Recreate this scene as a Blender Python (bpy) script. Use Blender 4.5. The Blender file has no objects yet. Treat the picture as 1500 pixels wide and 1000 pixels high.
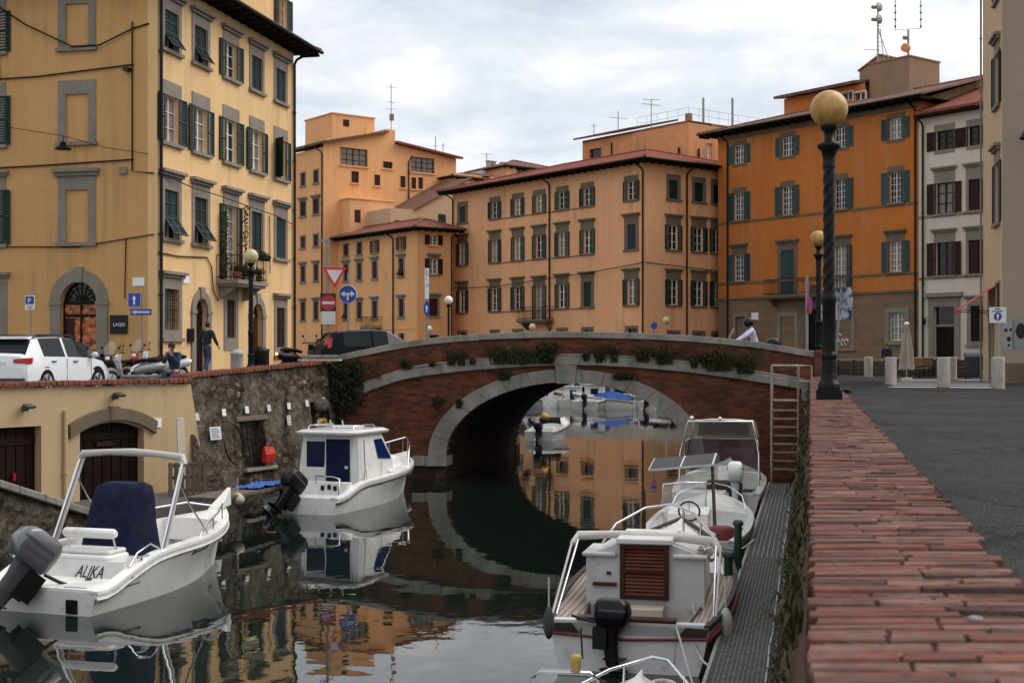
import bpy, bmesh, math, random
from mathutils import Vector, Matrix
R = math.radians
rnd = random.Random(11)
# --- camera model: metres, x right, y away, z up; the street on the right bank is z = 0
F, CX, HY, EZ = 1950.0, 750.0, 522.0, 1.0
WZ = -2.3                       # water level
KX = 0.224                      # the canal runs along (KX, 1)
CANG = -math.atan(KX)
def PX(px, D): return (px - CX) / F * D
def PZ(py, D): return EZ + (HY - py) / F * D
def PP(px, py, D): return Vector((PX(px, D), D, PZ(py, D)))
def Q(off, t, z=0.0): return Vector((off + KX * t, t, z))     # skew coordinates along the right quay
SC = bpy.context.scene
COL = SC.collection

# ------------------------------------------------------------------ mesh builder
class M:
    def __init__(s):
        s.v, s.f, s.m, s.s = [], [], [], []
    def add(s, vs, fs, m=0, sm=False):
        o = len(s.v)
        s.v += [tuple(v) for v in vs]
        for f in fs:
            s.f.append([i + o for i in f]); s.m.append(m); s.s.append(sm)
        return s
    def box(s, x0, x1, y0, y1, z0, z1, m=0, T=None):
        vs = [Vector((x, y, z)) for z in (z0, z1) for x, y in ((x0, y0), (x1, y0), (x1, y1), (x0, y1))]
        if T is not None: vs = [T @ v for v in vs]
        return s.add(vs, [(3, 2, 1, 0), (4, 5, 6, 7), (0, 1, 5, 4), (1, 2, 6, 5), (2, 3, 7, 6), (3, 0, 4, 7)], m)
    def quad(s, a, b, c, d, m=0): return s.add([a, b, c, d], [(0, 1, 2, 3)], m)
    def poly(s, pts, m=0): return s.add(pts, [tuple(range(len(pts)))], m)
    def tube(s, pts, r, n=8, m=0, cap=True, closed=False):
        pts = [Vector(p) for p in pts]; rings = []; k = len(pts)
        for i, p in enumerate(pts):
            if closed: t = pts[(i + 1) % k] - pts[i - 1]
            else: t = pts[min(i + 1, k - 1)] - pts[max(i - 1, 0)]
            t.normalize()
            ref = Vector((0, 0, 1)) if abs(t.z) < 0.9 else Vector((0, 1, 0))
            a = t.cross(ref).normalized(); b = a.cross(t).normalized()
            rr = r[i] if isinstance(r, (list, tuple)) else r
            rings.append([p + a * (rr * math.cos(2 * math.pi * j / n)) + b * (rr * math.sin(2 * math.pi * j / n)) for j in range(n)])
        if closed: rings.append(rings[0])
        return s.loft(rings, m, True, cap and not closed, cap and not closed, True)
    def loft(s, rings, m=0, closed=True, cap0=True, cap1=True, sm=False):
        n = len(rings[0]); vs = [p for r in rings for p in r]; fs = []
        for i in range(len(rings) - 1):
            for j in range(n if closed else n - 1):
                a, b = i * n + j, i * n + (j + 1) % n
                fs.append((a, b, b + n, a + n))
        s.add(vs, fs, m, sm)
        if cap0: s.add(rings[0], [tuple(range(n - 1, -1, -1))], m)
        if cap1: s.add(rings[-1], [tuple(range(n))], m)
        return s
    def lathe(s, prof, n=16, c=(0, 0, 0), m=0, sm=True):
        rings = [[(c[0] + r * math.cos(2 * math.pi * j / n), c[1] + r * math.sin(2 * math.pi * j / n), c[2] + z) for j in range(n)] for r, z in prof]
        return s.loft(rings, m, True, prof[0][0] > 1e-4, prof[-1][0] > 1e-4, sm)
    def sphere(s, c, r, n=16, m=0, sq=(1, 1, 1)):
        k = max(6, n // 2)
        rings = []
        for i in range(k + 1):
            a = math.pi * i / k
            rr = max(math.sin(a), 0.001)
            rings.append([(c[0] + sq[0] * r * rr * math.cos(2 * math.pi * j / n), c[1] + sq[1] * r * rr * math.sin(2 * math.pi * j / n), c[2] - sq[2] * r * math.cos(a)) for j in range(n)])
        return s.loft(rings, m, True, False, False, True)
    def extr(s, poly, y0, y1, m=0, T=None):          # polygon in (x, z), extruded along y
        a = [Vector((x, y0, z)) for x, z in poly]; b = [Vector((x, y1, z)) for x, z in poly]
        if T is not None: a = [T @ v for v in a]; b = [T @ v for v in b]
        return s.loft([a, b], m, True, True, True)
    def xform(s, T):
        s.v = [tuple(T @ Vector(v)) for v in s.v]; return s
    def mesh(s, name, mats, fix=True):
        me = bpy.data.meshes.new(name)
        me.from_pydata(s.v, [], s.f)
        for mt in (mats if isinstance(mats, (list, tuple)) else [mats]): me.materials.append(mt)
        for p, mi, sm in zip(me.polygons, s.m, s.s):
            p.material_index = mi; p.use_smooth = sm
        if fix:
            bm = bmesh.new(); bm.from_mesh(me)
            bmesh.ops.recalc_face_normals(bm, faces=bm.faces)
            bm.to_mesh(me); bm.free()
        me.update()
        return me
def link(name, data, parent=None, loc=(0, 0, 0), rz=0.0, rot=None, bev=0.0, seg=1):
    o = bpy.data.objects.new(name, data)
    COL.objects.link(o)
    if parent is not None: o.parent = parent
    o.location = loc
    o.rotation_euler = rot if rot is not None else (0, 0, rz)
    if bev > 0:
        b = o.modifiers.new('bevel', 'BEVEL'); b.width = bev; b.segments = seg; b.limit_method = 'ANGLE'; b.angle_limit = R(35)
    return o
def part(name, mb, mats, parent=None, loc=(0, 0, 0), rz=0.0, rot=None, bev=0.0, seg=1, fix=True):
    return link(name, mb.mesh(name, mats, fix), parent, loc, rz, rot, bev, seg)
def tag(o, label, cat, group=None):
    o['label'] = label; o['category'] = cat
    if group: o['group'] = group
    return o
def thing(name, label, cat, loc=(0, 0, 0), rz=0.0, group=None, rot=None):
    o = bpy.data.objects.new(name, None); COL.objects.link(o)
    o.empty_display_size = 0.2
    o.location = loc; o.rotation_euler = rot if rot is not None else (0, 0, rz)
    return tag(o, label, cat, group)
def struct(o, kind='structure'):
    o['kind'] = kind; return o
def copy_tree(o, parent=None):
    c = o.copy(); COL.objects.link(c)
    if parent is not None: c.parent = parent
    for ch in list(o.children): copy_tree(ch, c)
    return c
_cache = {}
def shared(key, fn):
    if key not in _cache: _cache[key] = fn()
    return _cache[key]

# ------------------------------------------------------------------ materials
class G:
    def __init__(s, name):
        s.mat = bpy.data.materials.new(name); s.mat.use_nodes = True
        s.nt = s.mat.node_tree; s.b = s.nt.nodes['Principled BSDF']
        s.pos = s.nt.nodes.new('ShaderNodeNewGeometry').outputs['Position']
        s.obj = s.nt.nodes.new('ShaderNodeTexCoord').outputs['Object']
    def n(s, t, **kw):
        x = s.nt.nodes.new(t)
        for k, v in kw.items():
            if hasattr(x, k) and not k[0].isupper(): setattr(x, k, v)
        return x
    def l(s, a, b): s.nt.links.new(a, b)
    def mapv(s, v, scale=(1, 1, 1), rot=(0, 0, 0), loc=(0, 0, 0)):
        m = s.n('ShaderNodeMapping'); s.l(v, m.inputs['Vector'])
        m.inputs['Scale'].default_value = scale; m.inputs['Rotation'].default_value = rot; m.inputs['Location'].default_value = loc
        return m.outputs[0]
    def noise(s, v, sc, det=4, rough=0.55, dist=0.0):
        t = s.n('ShaderNodeTexNoise'); s.l(v, t.inputs['Vector'])
        t.inputs['Scale'].default_value = sc; t.inputs['Detail'].default_value = det
        t.inputs['Roughness'].default_value = rough; t.inputs['Distortion'].default_value = dist
        return t.outputs['Fac']
    def ramp(s, f, p0, p1, c0=(0, 0, 0, 1), c1=(1, 1, 1, 1), stops=None):
        r = s.n('ShaderNodeValToRGB'); s.l(f, r.inputs[0])
        e = r.color_ramp.elements
        e[0].position, e[0].color = p0, c0; e[1].position, e[1].color = p1, c1
        for p, c in (stops or []):
            k = e.new(p); k.color = c
        return r.outputs[0]
    def mix(s, f, a, b, mode='MIX'):
        x = s.n('ShaderNodeMix'); x.data_type = 'RGBA'; x.blend_type = mode
        for sock, v in ((x.inputs[0], f), (x.inputs[6], a), (x.inputs[7], b)):
            if hasattr(v, 'is_output'): s.l(v, sock)
            elif isinstance(v, (int, float)): sock.default_value = v
            else: sock.default_value = (v[0], v[1], v[2], 1)
        return x.outputs[2]
    def math(s, op, a, b=0.0):
        x = s.n('ShaderNodeMath'); x.operation = op
        for i, v in enumerate((a, b)):
            if hasattr(v, 'is_output'): s.l(v, x.inputs[i])
            else: x.inputs[i].default_value = v
        return x.outputs[0]
    def bump(s, h, st=0.3, d=0.02, prev=None):
        b = s.n('ShaderNodeBump'); s.l(h, b.inputs['Height'])
        b.inputs['Strength'].default_value = st; b.inputs['Distance'].default_value = d
        if prev is not None: s.l(prev, b.inputs['Normal'])
        return b.outputs[0]
    def out(s, col, rough=0.8, normal=None, metal=0.0, spec=0.5):
        if hasattr(col, 'is_output'): s.l(col, s.b.inputs['Base Color'])
        else: s.b.inputs['Base Color'].default_value = (col[0], col[1], col[2], 1)
        if hasattr(rough, 'is_output'): s.l(rough, s.b.inputs['Roughness'])
        else: s.b.inputs['Roughness'].default_value = rough
        if normal is not None: s.l(normal, s.b.inputs['Normal'])
        s.b.inputs['Metallic'].default_value = metal
        s.b.inputs['Specular IOR Level'].default_value = spec
        return s.mat
def mul(c, k): return (c[0] * k, c[1] * k, c[2] * k)
def simple(name, c, rough=0.6, var=0.15, sc=3.0, metal=0.0, spec=0.5, bump=0.0, bsc=40.0, dirt=None, coat=0.0):
    g = G(name)
    f = g.noise(g.obj, sc, 5, 0.6)
    col = g.mix(g.ramp(f, 0.3, 0.7), mul(c, 1 - var), mul(c, 1 + var))
    if dirt is not None:
        d = g.ramp(g.noise(g.obj, sc * 1.7, 8, 0.7), 0.56, 0.78)
        col = g.mix(d, col, dirt)
    oi = g.n('ShaderNodeObjectInfo'); rv = g.math('ADD', g.math('MULTIPLY', oi.outputs['Random'], 0.45), 0.78); cv = g.n('ShaderNodeCombineXYZ')
    for k in range(3): g.l(rv, cv.inputs[k])
    col = g.mix(1.0, col, cv.outputs[0], 'MULTIPLY')
    rr = g.ramp(g.noise(g.obj, sc * 2.3, 3), 0.3, 0.7, (rough * 0.85,) * 3 + (1,), (min(1, rough * 1.15),) * 3 + (1,))
    nm = g.bump(g.noise(g.obj, bsc, 4), bump, 0.01) if bump > 0 else None
    m = g.out(col, rr, nm, metal, spec)
    if coat: g.b.inputs['Coat Weight'].default_value = coat; g.b.inputs['Coat Roughness'].default_value = 0.08
    return m
def plaster(name, c, stain=(0.25, 0.2, 0.17), st=0.5, var=0.1, patch=None, patchamt=0.62):
    g = G(name)
    f = g.noise(g.pos, 0.22, 8, 0.62)
    col = g.mix(g.ramp(f, 0.3, 0.72), mul(c, 1 - var * 1.5), mul(c, 1 + var))
    f2 = g.noise(g.pos, 1.7, 6, 0.65)
    col = g.mix(g.ramp(f2, 0.35, 0.75), mul(c, 1 - var * 0.8), col)
    s1 = g.noise(g.mapv(g.pos, (2.2, 2.2, 0.12)), 1.0, 7, 0.68)
    s2 = g.noise(g.pos, 0.35, 3, 0.5)
    sf = g.math('MULTIPLY', g.ramp(s1, 0.48, 0.76), g.ramp(s2, 0.36, 0.62))
    col = g.mix(g.math('MULTIPLY', sf, st), col, stain)
    if patch is not None:
        pf = g.ramp(g.noise(g.pos, 0.55, 9, 0.72, 0.3), patchamt, patchamt + 0.05)
        col = g.mix(pf, col, patch)
    col = g.mix(g.math('MULTIPLY', g.ramp(g.noise(g.pos, 0.9, 9, 0.75, 0.5), 0.6, 0.66), 0.22), col, mul(c, 0.55))
    h = g.noise(g.pos, 9.0, 6, 0.65)
    return g.out(col, 0.92, g.bump(h, 0.25, 0.03), 0, 0.2)
def brickmat(name, axis='xz', c1=(0.24, 0.068, 0.032), c2=(0.07, 0.022, 0.015), mortar=(0.12, 0.07, 0.048), bw=0.26, rh=0.075, dark=0.5, moss=0.0, use='obj'):
    g = G(name)
    src = g.obj if use == 'obj' else g.pos
    sx = g.n('ShaderNodeSeparateXYZ'); g.l(src, sx.inputs[0])
    cb = g.n('ShaderNodeCombineXYZ')
    o = {'x': 0, 'y': 1, 'z': 2}
    g.l(sx.outputs[o[axis[0]]], cb.inputs[0]); g.l(sx.outputs[o[axis[1]]], cb.inputs[1])
    wob = g.n('ShaderNodeTexNoise'); g.l(src, wob.inputs['Vector']); wob.inputs['Scale'].default_value = 1.3
    mx = g.n('ShaderNodeMix'); mx.data_type = 'VECTOR'; mx.inputs[0].default_value = 0.03
    g.l(cb.outputs[0], mx.inputs[4]); g.l(wob.outputs['Color'], mx.inputs[5])
    bt = g.n('ShaderNodeTexBrick'); g.l(mx.outputs[1], bt.inputs['Vector'])
    bt.inputs['Color1'].default_value = (*c1, 1); bt.inputs['Color2'].default_value = (*c2, 1); bt.inputs['Mortar'].default_value = (*mortar, 1)
    bt.inputs['Scale'].default_value = 1.0; bt.inputs['Mortar Size'].default_value = 0.008; bt.inputs['Mortar Smooth'].default_value = 0.3
    bt.inputs['Brick Width'].default_value = bw; bt.inputs['Row Height'].default_value = rh; bt.inputs['Bias'].default_value = -0.1
    col = g.mix(g.ramp(g.noise(src, 0.8, 8, 0.7), 0.35, 0.7), bt.outputs['Color'], mul(c2, 0.55))
    col = g.mix(dark, bt.outputs['Color'], col)
    col = g.mix(g.ramp(g.noise(src, 2.7, 8, 0.75), 0.58, 0.75), col, (0.28, 0.12, 0.07))
    if moss > 0:
        col = g.mix(g.math('MULTIPLY', g.ramp(g.noise(src, 1.1, 7, 0.7), 0.5, 0.68), moss), col, (0.035, 0.04, 0.018))
    h = g.math('ADD', g.math('MULTIPLY', bt.outputs['Fac'], -0.7), g.noise(src, 22, 5, 0.7))
    return g.out(col, 0.9, g.bump(h, 0.55, 0.015), 0, 0.25)
def rubble(name):
    g = G(name)
    ns = g.n('ShaderNodeTexNoise'); g.l(g.pos, ns.inputs['Vector']); ns.inputs['Scale'].default_value = 3.0; ns.inputs['Detail'].default_value = 7
    dv = g.n('ShaderNodeMix'); dv.data_type = 'VECTOR'; dv.inputs[0].default_value = 0.2
    g.l(g.pos, dv.inputs[4]); g.l(ns.outputs['Color'], dv.inputs[5])
    def cells(sc):
        vo = g.n('ShaderNodeTexVoronoi'); vo.feature = 'F1'; g.l(g.mapv(dv.outputs[1], sc), vo.inputs['Vector']); vo.inputs['Scale'].default_value = 1.0
        hs = g.n('ShaderNodeSeparateXYZ'); g.l(vo.outputs['Color'], hs.inputs[0])
        return vo.outputs['Distance'], hs.outputs[0]
    d1, h1 = cells((6.0, 6.0, 9.5)); d2, h2 = cells((13, 13, 17))
    st = g.ramp(h1, 0.0, 1.0, (0.05, 0.036, 0.026, 1), (0.3, 0.235, 0.17, 1), [(0.35, (0.13, 0.09, 0.06, 1)), (0.55, (0.25, 0.19, 0.135, 1)), (0.72, (0.2, 0.065, 0.034, 1)), (0.8, (0.36, 0.3, 0.22, 1))])
    st = g.mix(g.ramp(h2, 0.35, 0.8), g.mix(0.55, st, (0.06, 0.045, 0.035)), st)
    stone = g.mix(g.ramp(d1, 0.38, 0.66), st, (0.045, 0.035, 0.028))
    pf = g.ramp(g.noise(g.pos, 0.75, 9, 0.7, 0.4), 0.40, 0.52)
    pl = g.mix(g.ramp(g.noise(g.pos, 2.3, 9, 0.78), 0.36, 0.64), (0.05, 0.04, 0.032), (0.19, 0.16, 0.125))
    pl = g.mix(g.math('MULTIPLY', g.ramp(h2, 0.7, 0.8), 0.5), pl, (0.24, 0.2, 0.15))
    col = g.mix(pf, stone, pl)
    s1 = g.noise(g.mapv(g.pos, (2.5, 2.5, 0.25)), 1.0, 7, 0.72)
    col = g.mix(g.math('MULTIPLY', g.ramp(s1, 0.5, 0.7), 0.65), col, (0.03, 0.024, 0.02))
    ipf = g.math('SUBTRACT', 1.0, pf)
    hh = g.math('ADD', g.math('MULTIPLY', g.math('ADD', g.math('MULTIPLY', d1, -1.0), g.math('MULTIPLY', d2, -0.4)), g.math('ADD', g.math('MULTIPLY', ipf, 0.9), 0.1)), g.math('ADD', g.math('MULTIPLY', pf, 0.3), g.math('MULTIPLY', g.noise(g.pos, 9, 8, 0.75), 0.8)))
    return g.out(col, 0.95, g.bump(hh, 0.9, 0.09), 0, 0.1)
def wornbrick(c):
    g = G('worn_parapet_brick')
    col = g.mix(g.ramp(g.noise(g.mapv(g.pos, (5, 16, 5)), 2.0, 6, 0.65), 0.32, 0.68), mul(c, 0.72), mul(c, 1.35))
    col = g.mix(g.math('MULTIPLY', g.ramp(g.noise(g.pos, 7, 6, 0.7), 0.44, 0.64), 0.75), col, (0.125, 0.078, 0.066))
    col = g.mix(g.math('MULTIPLY', g.ramp(g.noise(g.mapv(g.pos, (1, 1, 1), loc=(5, 2, 0)), 4.2, 6, 0.7), 0.52, 0.7), 0.7), col, (0.23, 0.155, 0.128))
    col = g.mix(g.math('MULTIPLY', g.ramp(g.noise(g.mapv(g.pos, (1, 1, 1), loc=(1, 8, 0)), 11, 5, 0.7), 0.62, 0.72), 0.8), col, (0.05, 0.04, 0.03))
    col = g.mix(g.math('MULTIPLY', g.ramp(g.noise(g.mapv(g.pos, (1, 1, 1), loc=(9, 8, 3)), 9, 4, 0.6), 0.68, 0.76), 0.4), col, (0.17, 0.09, 0.035))
    h = g.math('ADD', g.noise(g.mapv(g.pos, (2, 6, 2)), 6, 6, 0.75), g.noise(g.pos, 55, 4, 0.7))
    return g.out(col, 0.97, g.bump(h, 0.7, 0.012), 0, 0.06)
def tilemat(name, c=(0.3, 0.105, 0.06), c2=(0.19, 0.085, 0.06)):
    g = G(name)
    w = g.n('ShaderNodeTexWave'); w.wave_type = 'BANDS'; w.bands_direction = 'X'; g.l(g.obj, w.inputs['Vector'])
    w.inputs['Scale'].default_value = 1.35; w.inputs['Distortion'].default_value = 0.4
    w2 = g.n('ShaderNodeTexWave'); w2.wave_type = 'BANDS'; w2.bands_direction = 'Y'; w2.wave_profile = 'SAW'; g.l(g.obj, w2.inputs['Vector'])
    w2.inputs['Scale'].default_value = 0.9
    cell = g.n('ShaderNodeTexNoise'); g.l(g.mapv(g.obj, (4.2, 1.2, 1)), cell.inputs['Vector']); cell.inputs['Scale'].default_value = 1.0; cell.inputs['Detail'].default_value = 3
    col = g.mix(g.ramp(cell.outputs['Fac'], 0.35, 0.65), c, c2)
    col = g.mix(g.ramp(g.noise(g.obj, 0.8, 8, 0.7), 0.55, 0.7), col, (0.13, 0.11, 0.09))
    col = g.mix(g.ramp(w.outputs['Fac'], 0.0, 0.35), mul(c2, 0.45), col)
    h = g.math('ADD', w.outputs['Fac'], g.math('MULTIPLY', w2.outputs['Fac'], 0.35))
    return g.out(col, 0.9, g.bump(h, 0.9, 0.08), 0, 0.2)
def stonemat(name, c, var=0.2, stain=(0.07, 0.06, 0.05), st=0.7, sc=1.0):
    g = G(name)
    col = g.mix(g.ramp(g.noise(g.pos, 1.3 * sc, 8, 0.65), 0.3, 0.7), mul(c, 1 - var), mul(c, 1 + var))
    s1 = g.noise(g.mapv(g.pos, (3 * sc, 3 * sc, 0.7 * sc)), 1.0, 8, 0.7)
    col = g.mix(g.math('MULTIPLY', g.ramp(s1, 0.5, 0.74), st), col, stain)
    return g.out(col, 0.85, g.bump(g.noise(g.pos, 14 * sc, 6, 0.7), 0.35, 0.02), 0, 0.25)
def glass_clear(name, tint=(0.75, 0.78, 0.8), alpha=0.25):
    g = G(name)
    g.out(tint, 0.06, None, 0, 0.6); g.b.inputs['Alpha'].default_value = alpha
    return g.mat
MT = {}
def mats():
    m = MT
    m['yellow'] = plaster('shaded_ochre_plaster', (0.62, 0.355, 0.145), (0.3, 0.19, 0.1), 0.85, 0.09)  # street side: differing paint tone with its shade put into the colour
    m['yellow2'] = plaster('pale_yellow_facade', (0.82, 0.535, 0.265), (0.42, 0.29, 0.17), 0.8, 0.08)  # lighter copy for the sunlit canal side, also the corner strip
    m['salmon'] = plaster('salmon_plaster', (0.83, 0.43, 0.22), (0.4, 0.24, 0.15), 0.9, 0.11)
    m['tower'] = plaster('weathered_salmon_plaster', (0.70, 0.33, 0.15), (0.2, 0.14, 0.11), 1.0, 0.14, (0.3, 0.24, 0.2), 0.64)
    m['orange'] = plaster('deep_orange_plaster', (0.57, 0.185, 0.04), (0.44, 0.25, 0.14), 1.0, 0.16)
    m['apricot'] = plaster('apricot_plaster', (0.86, 0.45, 0.2), (0.46, 0.27, 0.14), 0.8, 0.11)
    m['apricot2'] = plaster('pale_apricot_plaster', (0.84, 0.45, 0.225), (0.45, 0.26, 0.16), 0.4, 0.08, (0.42, 0.3, 0.24), 0.71)
    m['cream'] = plaster('cream_plaster', (0.62, 0.44, 0.27), (0.36, 0.27, 0.2), 0.6, 0.1)
    m['white_wall'] = plaster('off_white_plaster', (0.68, 0.60, 0.50), (0.35, 0.3, 0.25), 0.5, 0.07)
    m['beige'] = plaster('shaded_beige_plaster', (0.36, 0.28, 0.205), (0.25, 0.25, 0.19), 0.4, 0.08)  # corner house front, greyed and darkened to carry its shadow
    m['garage'] = plaster('pale_yellow_plaster', (0.54, 0.385, 0.22), (0.26, 0.19, 0.12), 0.7, 0.08)
    m['brown_wall'] = plaster('bare_brown_wall', (0.36, 0.22, 0.14), (0.15, 0.11, 0.09), 0.8, 0.18, (0.25, 0.19, 0.15), 0.55)
    m['serena'] = stonemat('grey_sandstone', (0.25, 0.215, 0.18), 0.12, (0.14, 0.12, 0.1), 0.5)
    m['serena_dk'] = stonemat('dark_sandstone', (0.16, 0.125, 0.085), 0.15, (0.08, 0.065, 0.05), 0.5)
    m['travertine'] = stonemat('pale_weathered_stone', (0.255, 0.23, 0.198), 0.3, (0.055, 0.085, 0.07), 0.75)
    m['concrete'] = stonemat('weathered_concrete', (0.42, 0.37, 0.33), 0.12, (0.13, 0.1, 0.07), 0.6, 2.0)
    m['paving'] = stonemat('grey_paving', (0.1, 0.094, 0.09), 0.2, (0.05, 0.065, 0.06), 0.6)
    m['rust'] = brickmat('banded_sandstone', 'xz', (0.27, 0.18, 0.11), (0.21, 0.14, 0.09), (0.07, 0.05, 0.035), 2.4, 0.42, 0.45)
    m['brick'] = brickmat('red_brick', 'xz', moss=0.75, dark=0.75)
    m['brick_vault'] = brickmat('shaded_vault_brick', 'yz', (0.05, 0.019, 0.013), (0.03, 0.012, 0.009), (0.03, 0.022, 0.018), moss=0.5)  # brick colour blackened to carry the deep shade under the arch
    m['brick_quay'] = brickmat('mossy_quay_brick', 'yz', (0.15, 0.065, 0.04), (0.09, 0.05, 0.03), (0.09, 0.075, 0.055), moss=0.9)
    m['brick_cap'] = brickmat('brick_coping', 'xz', (0.28, 0.085, 0.05), (0.17, 0.06, 0.04), (0.1, 0.08, 0.06), 0.13, 0.26)
    m['rubble'] = rubble('rubble_masonry')
    m['tile'] = tilemat('terracotta_tiles', (0.38, 0.14, 0.085), (0.25, 0.11, 0.075))
    m['tile_red'] = tilemat('red_terracotta_tiles', (0.37, 0.095, 0.055), (0.26, 0.075, 0.048))
    m['tile_old'] = tilemat('old_terracotta_tiles', (0.3, 0.15, 0.1), (0.18, 0.1, 0.08))
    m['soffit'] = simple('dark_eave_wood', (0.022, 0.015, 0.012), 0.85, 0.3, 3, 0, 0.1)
    m['green'] = simple('dark_green_shutter_paint', (0.007, 0.022, 0.018), 0.6, 0.3, 5, 0, 0.25)
    m['teal'] = simple('teal_shutter_paint', (0.026, 0.065, 0.068), 0.6, 0.2, 5, 0, 0.3)
    m['teal_dk'] = simple('dark_teal_shutter_paint', (0.012, 0.03, 0.032), 0.6, 0.2, 5, 0, 0.25)
    m['brown'] = simple('brown_shutter_paint', (0.032, 0.012, 0.007), 0.65, 0.25, 5, 0, 0.2)
    m['plum'] = simple('plum_shutter_paint', (0.045, 0.016, 0.016), 0.65, 0.25, 5, 0, 0.2)
    m['sash'] = simple('white_sash_paint', (0.68, 0.66, 0.6), 0.5, 0.1)
    m['pane'] = simple('dark_window_glass', (0.012, 0.011, 0.011), 0.08, 0.4, 1.2, 0, 0.35)
    m['curtain_pane'] = simple('curtained_window_glass', (0.2, 0.17, 0.14), 0.15, 0.35, 2.5)
    m['iron'] = simple('black_iron', (0.005, 0.005, 0.006), 0.45, 0.25, 12, 0.0, 0.22, 0.15, 60)
    m['pipe'] = simple('dark_drain_pipe', (0.014, 0.011, 0.01), 0.55, 0.2, 3, 0, 0.25)
    m['greypipe'] = simple('grey_metal_post', (0.26, 0.27, 0.28), 0.45, 0.12, 8, 0.3)
    m['door'] = simple('dark_brown_door_wood', (0.013, 0.0045, 0.0035), 0.6, 0.3, 4, 0, 0.15)
    m['wood'] = simple('varnished_wood', (0.055, 0.011, 0.005), 0.35, 0.3, 6, 0, 0.3)
    m['steel'] = simple('stainless_steel', (0.62, 0.62, 0.62), 0.22, 0.08, 8, 1.0)
    m['galv'] = simple('galvanised_steel', (0.27, 0.265, 0.26), 0.6, 0.3, 10, 0.2)
    m['alu'] = simple('aluminium', (0.55, 0.56, 0.57), 0.4, 0.1, 9, 0.6)
    m['gel'] = simple('white_gelcoat', (0.74, 0.73, 0.70), 0.28, 0.05, 2.5, 0, 0.5, 0, 40, (0.48, 0.43, 0.35), 0.3)
    m['gel_old'] = simple('aged_white_paint', (0.64, 0.64, 0.63), 0.45, 0.08, 2.5, 0, 0.5, 0.05, 40, (0.36, 0.33, 0.28))
    m['antifoul'] = simple('dark_bottom_paint', (0.02, 0.018, 0.02), 0.7, 0.3, 4)
    m['rustline'] = simple('stained_waterline', (0.36, 0.24, 0.13), 0.6, 0.25, 6)
    m['navy'] = simple('navy_canvas', (0.003, 0.006, 0.034), 0.85, 0.25, 3, 0, 0.3, 0.3, 12)
    m['bluetint'] = simple('blue_tinted_glass', (0.006, 0.016, 0.07), 0.1, 0.2, 2, 0, 0.3)
    m['bluecanvas'] = simple('blue_tarpaulin', (0.015, 0.1, 0.38), 0.6, 0.2, 2, 0, 0.4, 0.3, 8)
    m['black'] = simple('black_plastic', (0.006, 0.006, 0.007), 0.32, 0.2, 6, 0, 0.3)
    m['rubber'] = simple('black_rubber', (0.006, 0.006, 0.006), 0.8, 0.2, 6, 0, 0.2)
    m['silver'] = simple('silver_motor_paint', (0.15, 0.157, 0.17), 0.3, 0.06, 4, 0.5, 0.5, 0, 40, None, 0.4)
    m['greyplastic'] = simple('grey_plastic', (0.07, 0.07, 0.075), 0.5, 0.15, 6, 0, 0.35)
    m['whitecanvas'] = simple('white_canvas', (0.62, 0.59, 0.55), 0.85, 0.1, 3, 0, 0.3, 0.3, 14, (0.36, 0.33, 0.3))
    m['cream_cloth'] = simple('cream_canvas', (0.5, 0.43, 0.34), 0.85, 0.1, 3, 0, 0.3, 0.35, 10)
    m['red'] = simple('red_paint', (0.45, 0.025, 0.02), 0.45, 0.1)
    m['signred'] = simple('sign_red', (0.5, 0.02, 0.025), 0.4, 0.05)
    m['signblue'] = simple('sign_blue', (0.012, 0.05, 0.32), 0.4, 0.05)
    m['paper'] = simple('grey_poster_paper', (0.3, 0.29, 0.28), 0.8, 0.15, 4, 0, 0.2, 0, 40, (0.2, 0.19, 0.18))
    m['signwhite'] = simple('sign_white', (0.72, 0.72, 0.72), 0.45, 0.05)
    m['rope'] = simple('pale_rope', (0.5, 0.46, 0.4), 0.9, 0.2, 20)
    m['carwhite'] = simple('white_car_paint', (0.72, 0.73, 0.76), 0.25, 0.03, 1, 0, 0.5, 0, 40, None, 1.0)
    m['carblack'] = simple('black_car_paint', (0.002, 0.0025, 0.005), 0.3, 0.1, 1, 0, 0.12, 0, 40, None, 0.04)
    m['carglass'] = simple('car_window_glass', (0.008, 0.012, 0.012), 0.06, 0.3, 2, 0, 0.22)
    m['taillamp'] = simple('red_tail_lamp', (0.35, 0.01, 0.012), 0.2, 0.1)
    m['skin'] = simple('skin', (0.45, 0.25, 0.17), 0.55, 0.08, 12)
    m['hair'] = simple('dark_hair', (0.02, 0.013, 0.01), 0.7, 0.3, 40)
    m['denim'] = simple('blue_denim', (0.03, 0.045, 0.09), 0.9, 0.25, 14)
    m['darkcloth'] = simple('black_cloth', (0.014, 0.014, 0.017), 0.9, 0.2, 10)
    m['bluecloth'] = simple('dark_blue_cloth', (0.02, 0.04, 0.07), 0.9, 0.25, 10)
    m['whitecloth'] = simple('pale_lilac_shirt', (0.55, 0.54, 0.68), 0.85, 0.08, 6)
    m['asphalt'] = None
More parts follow.
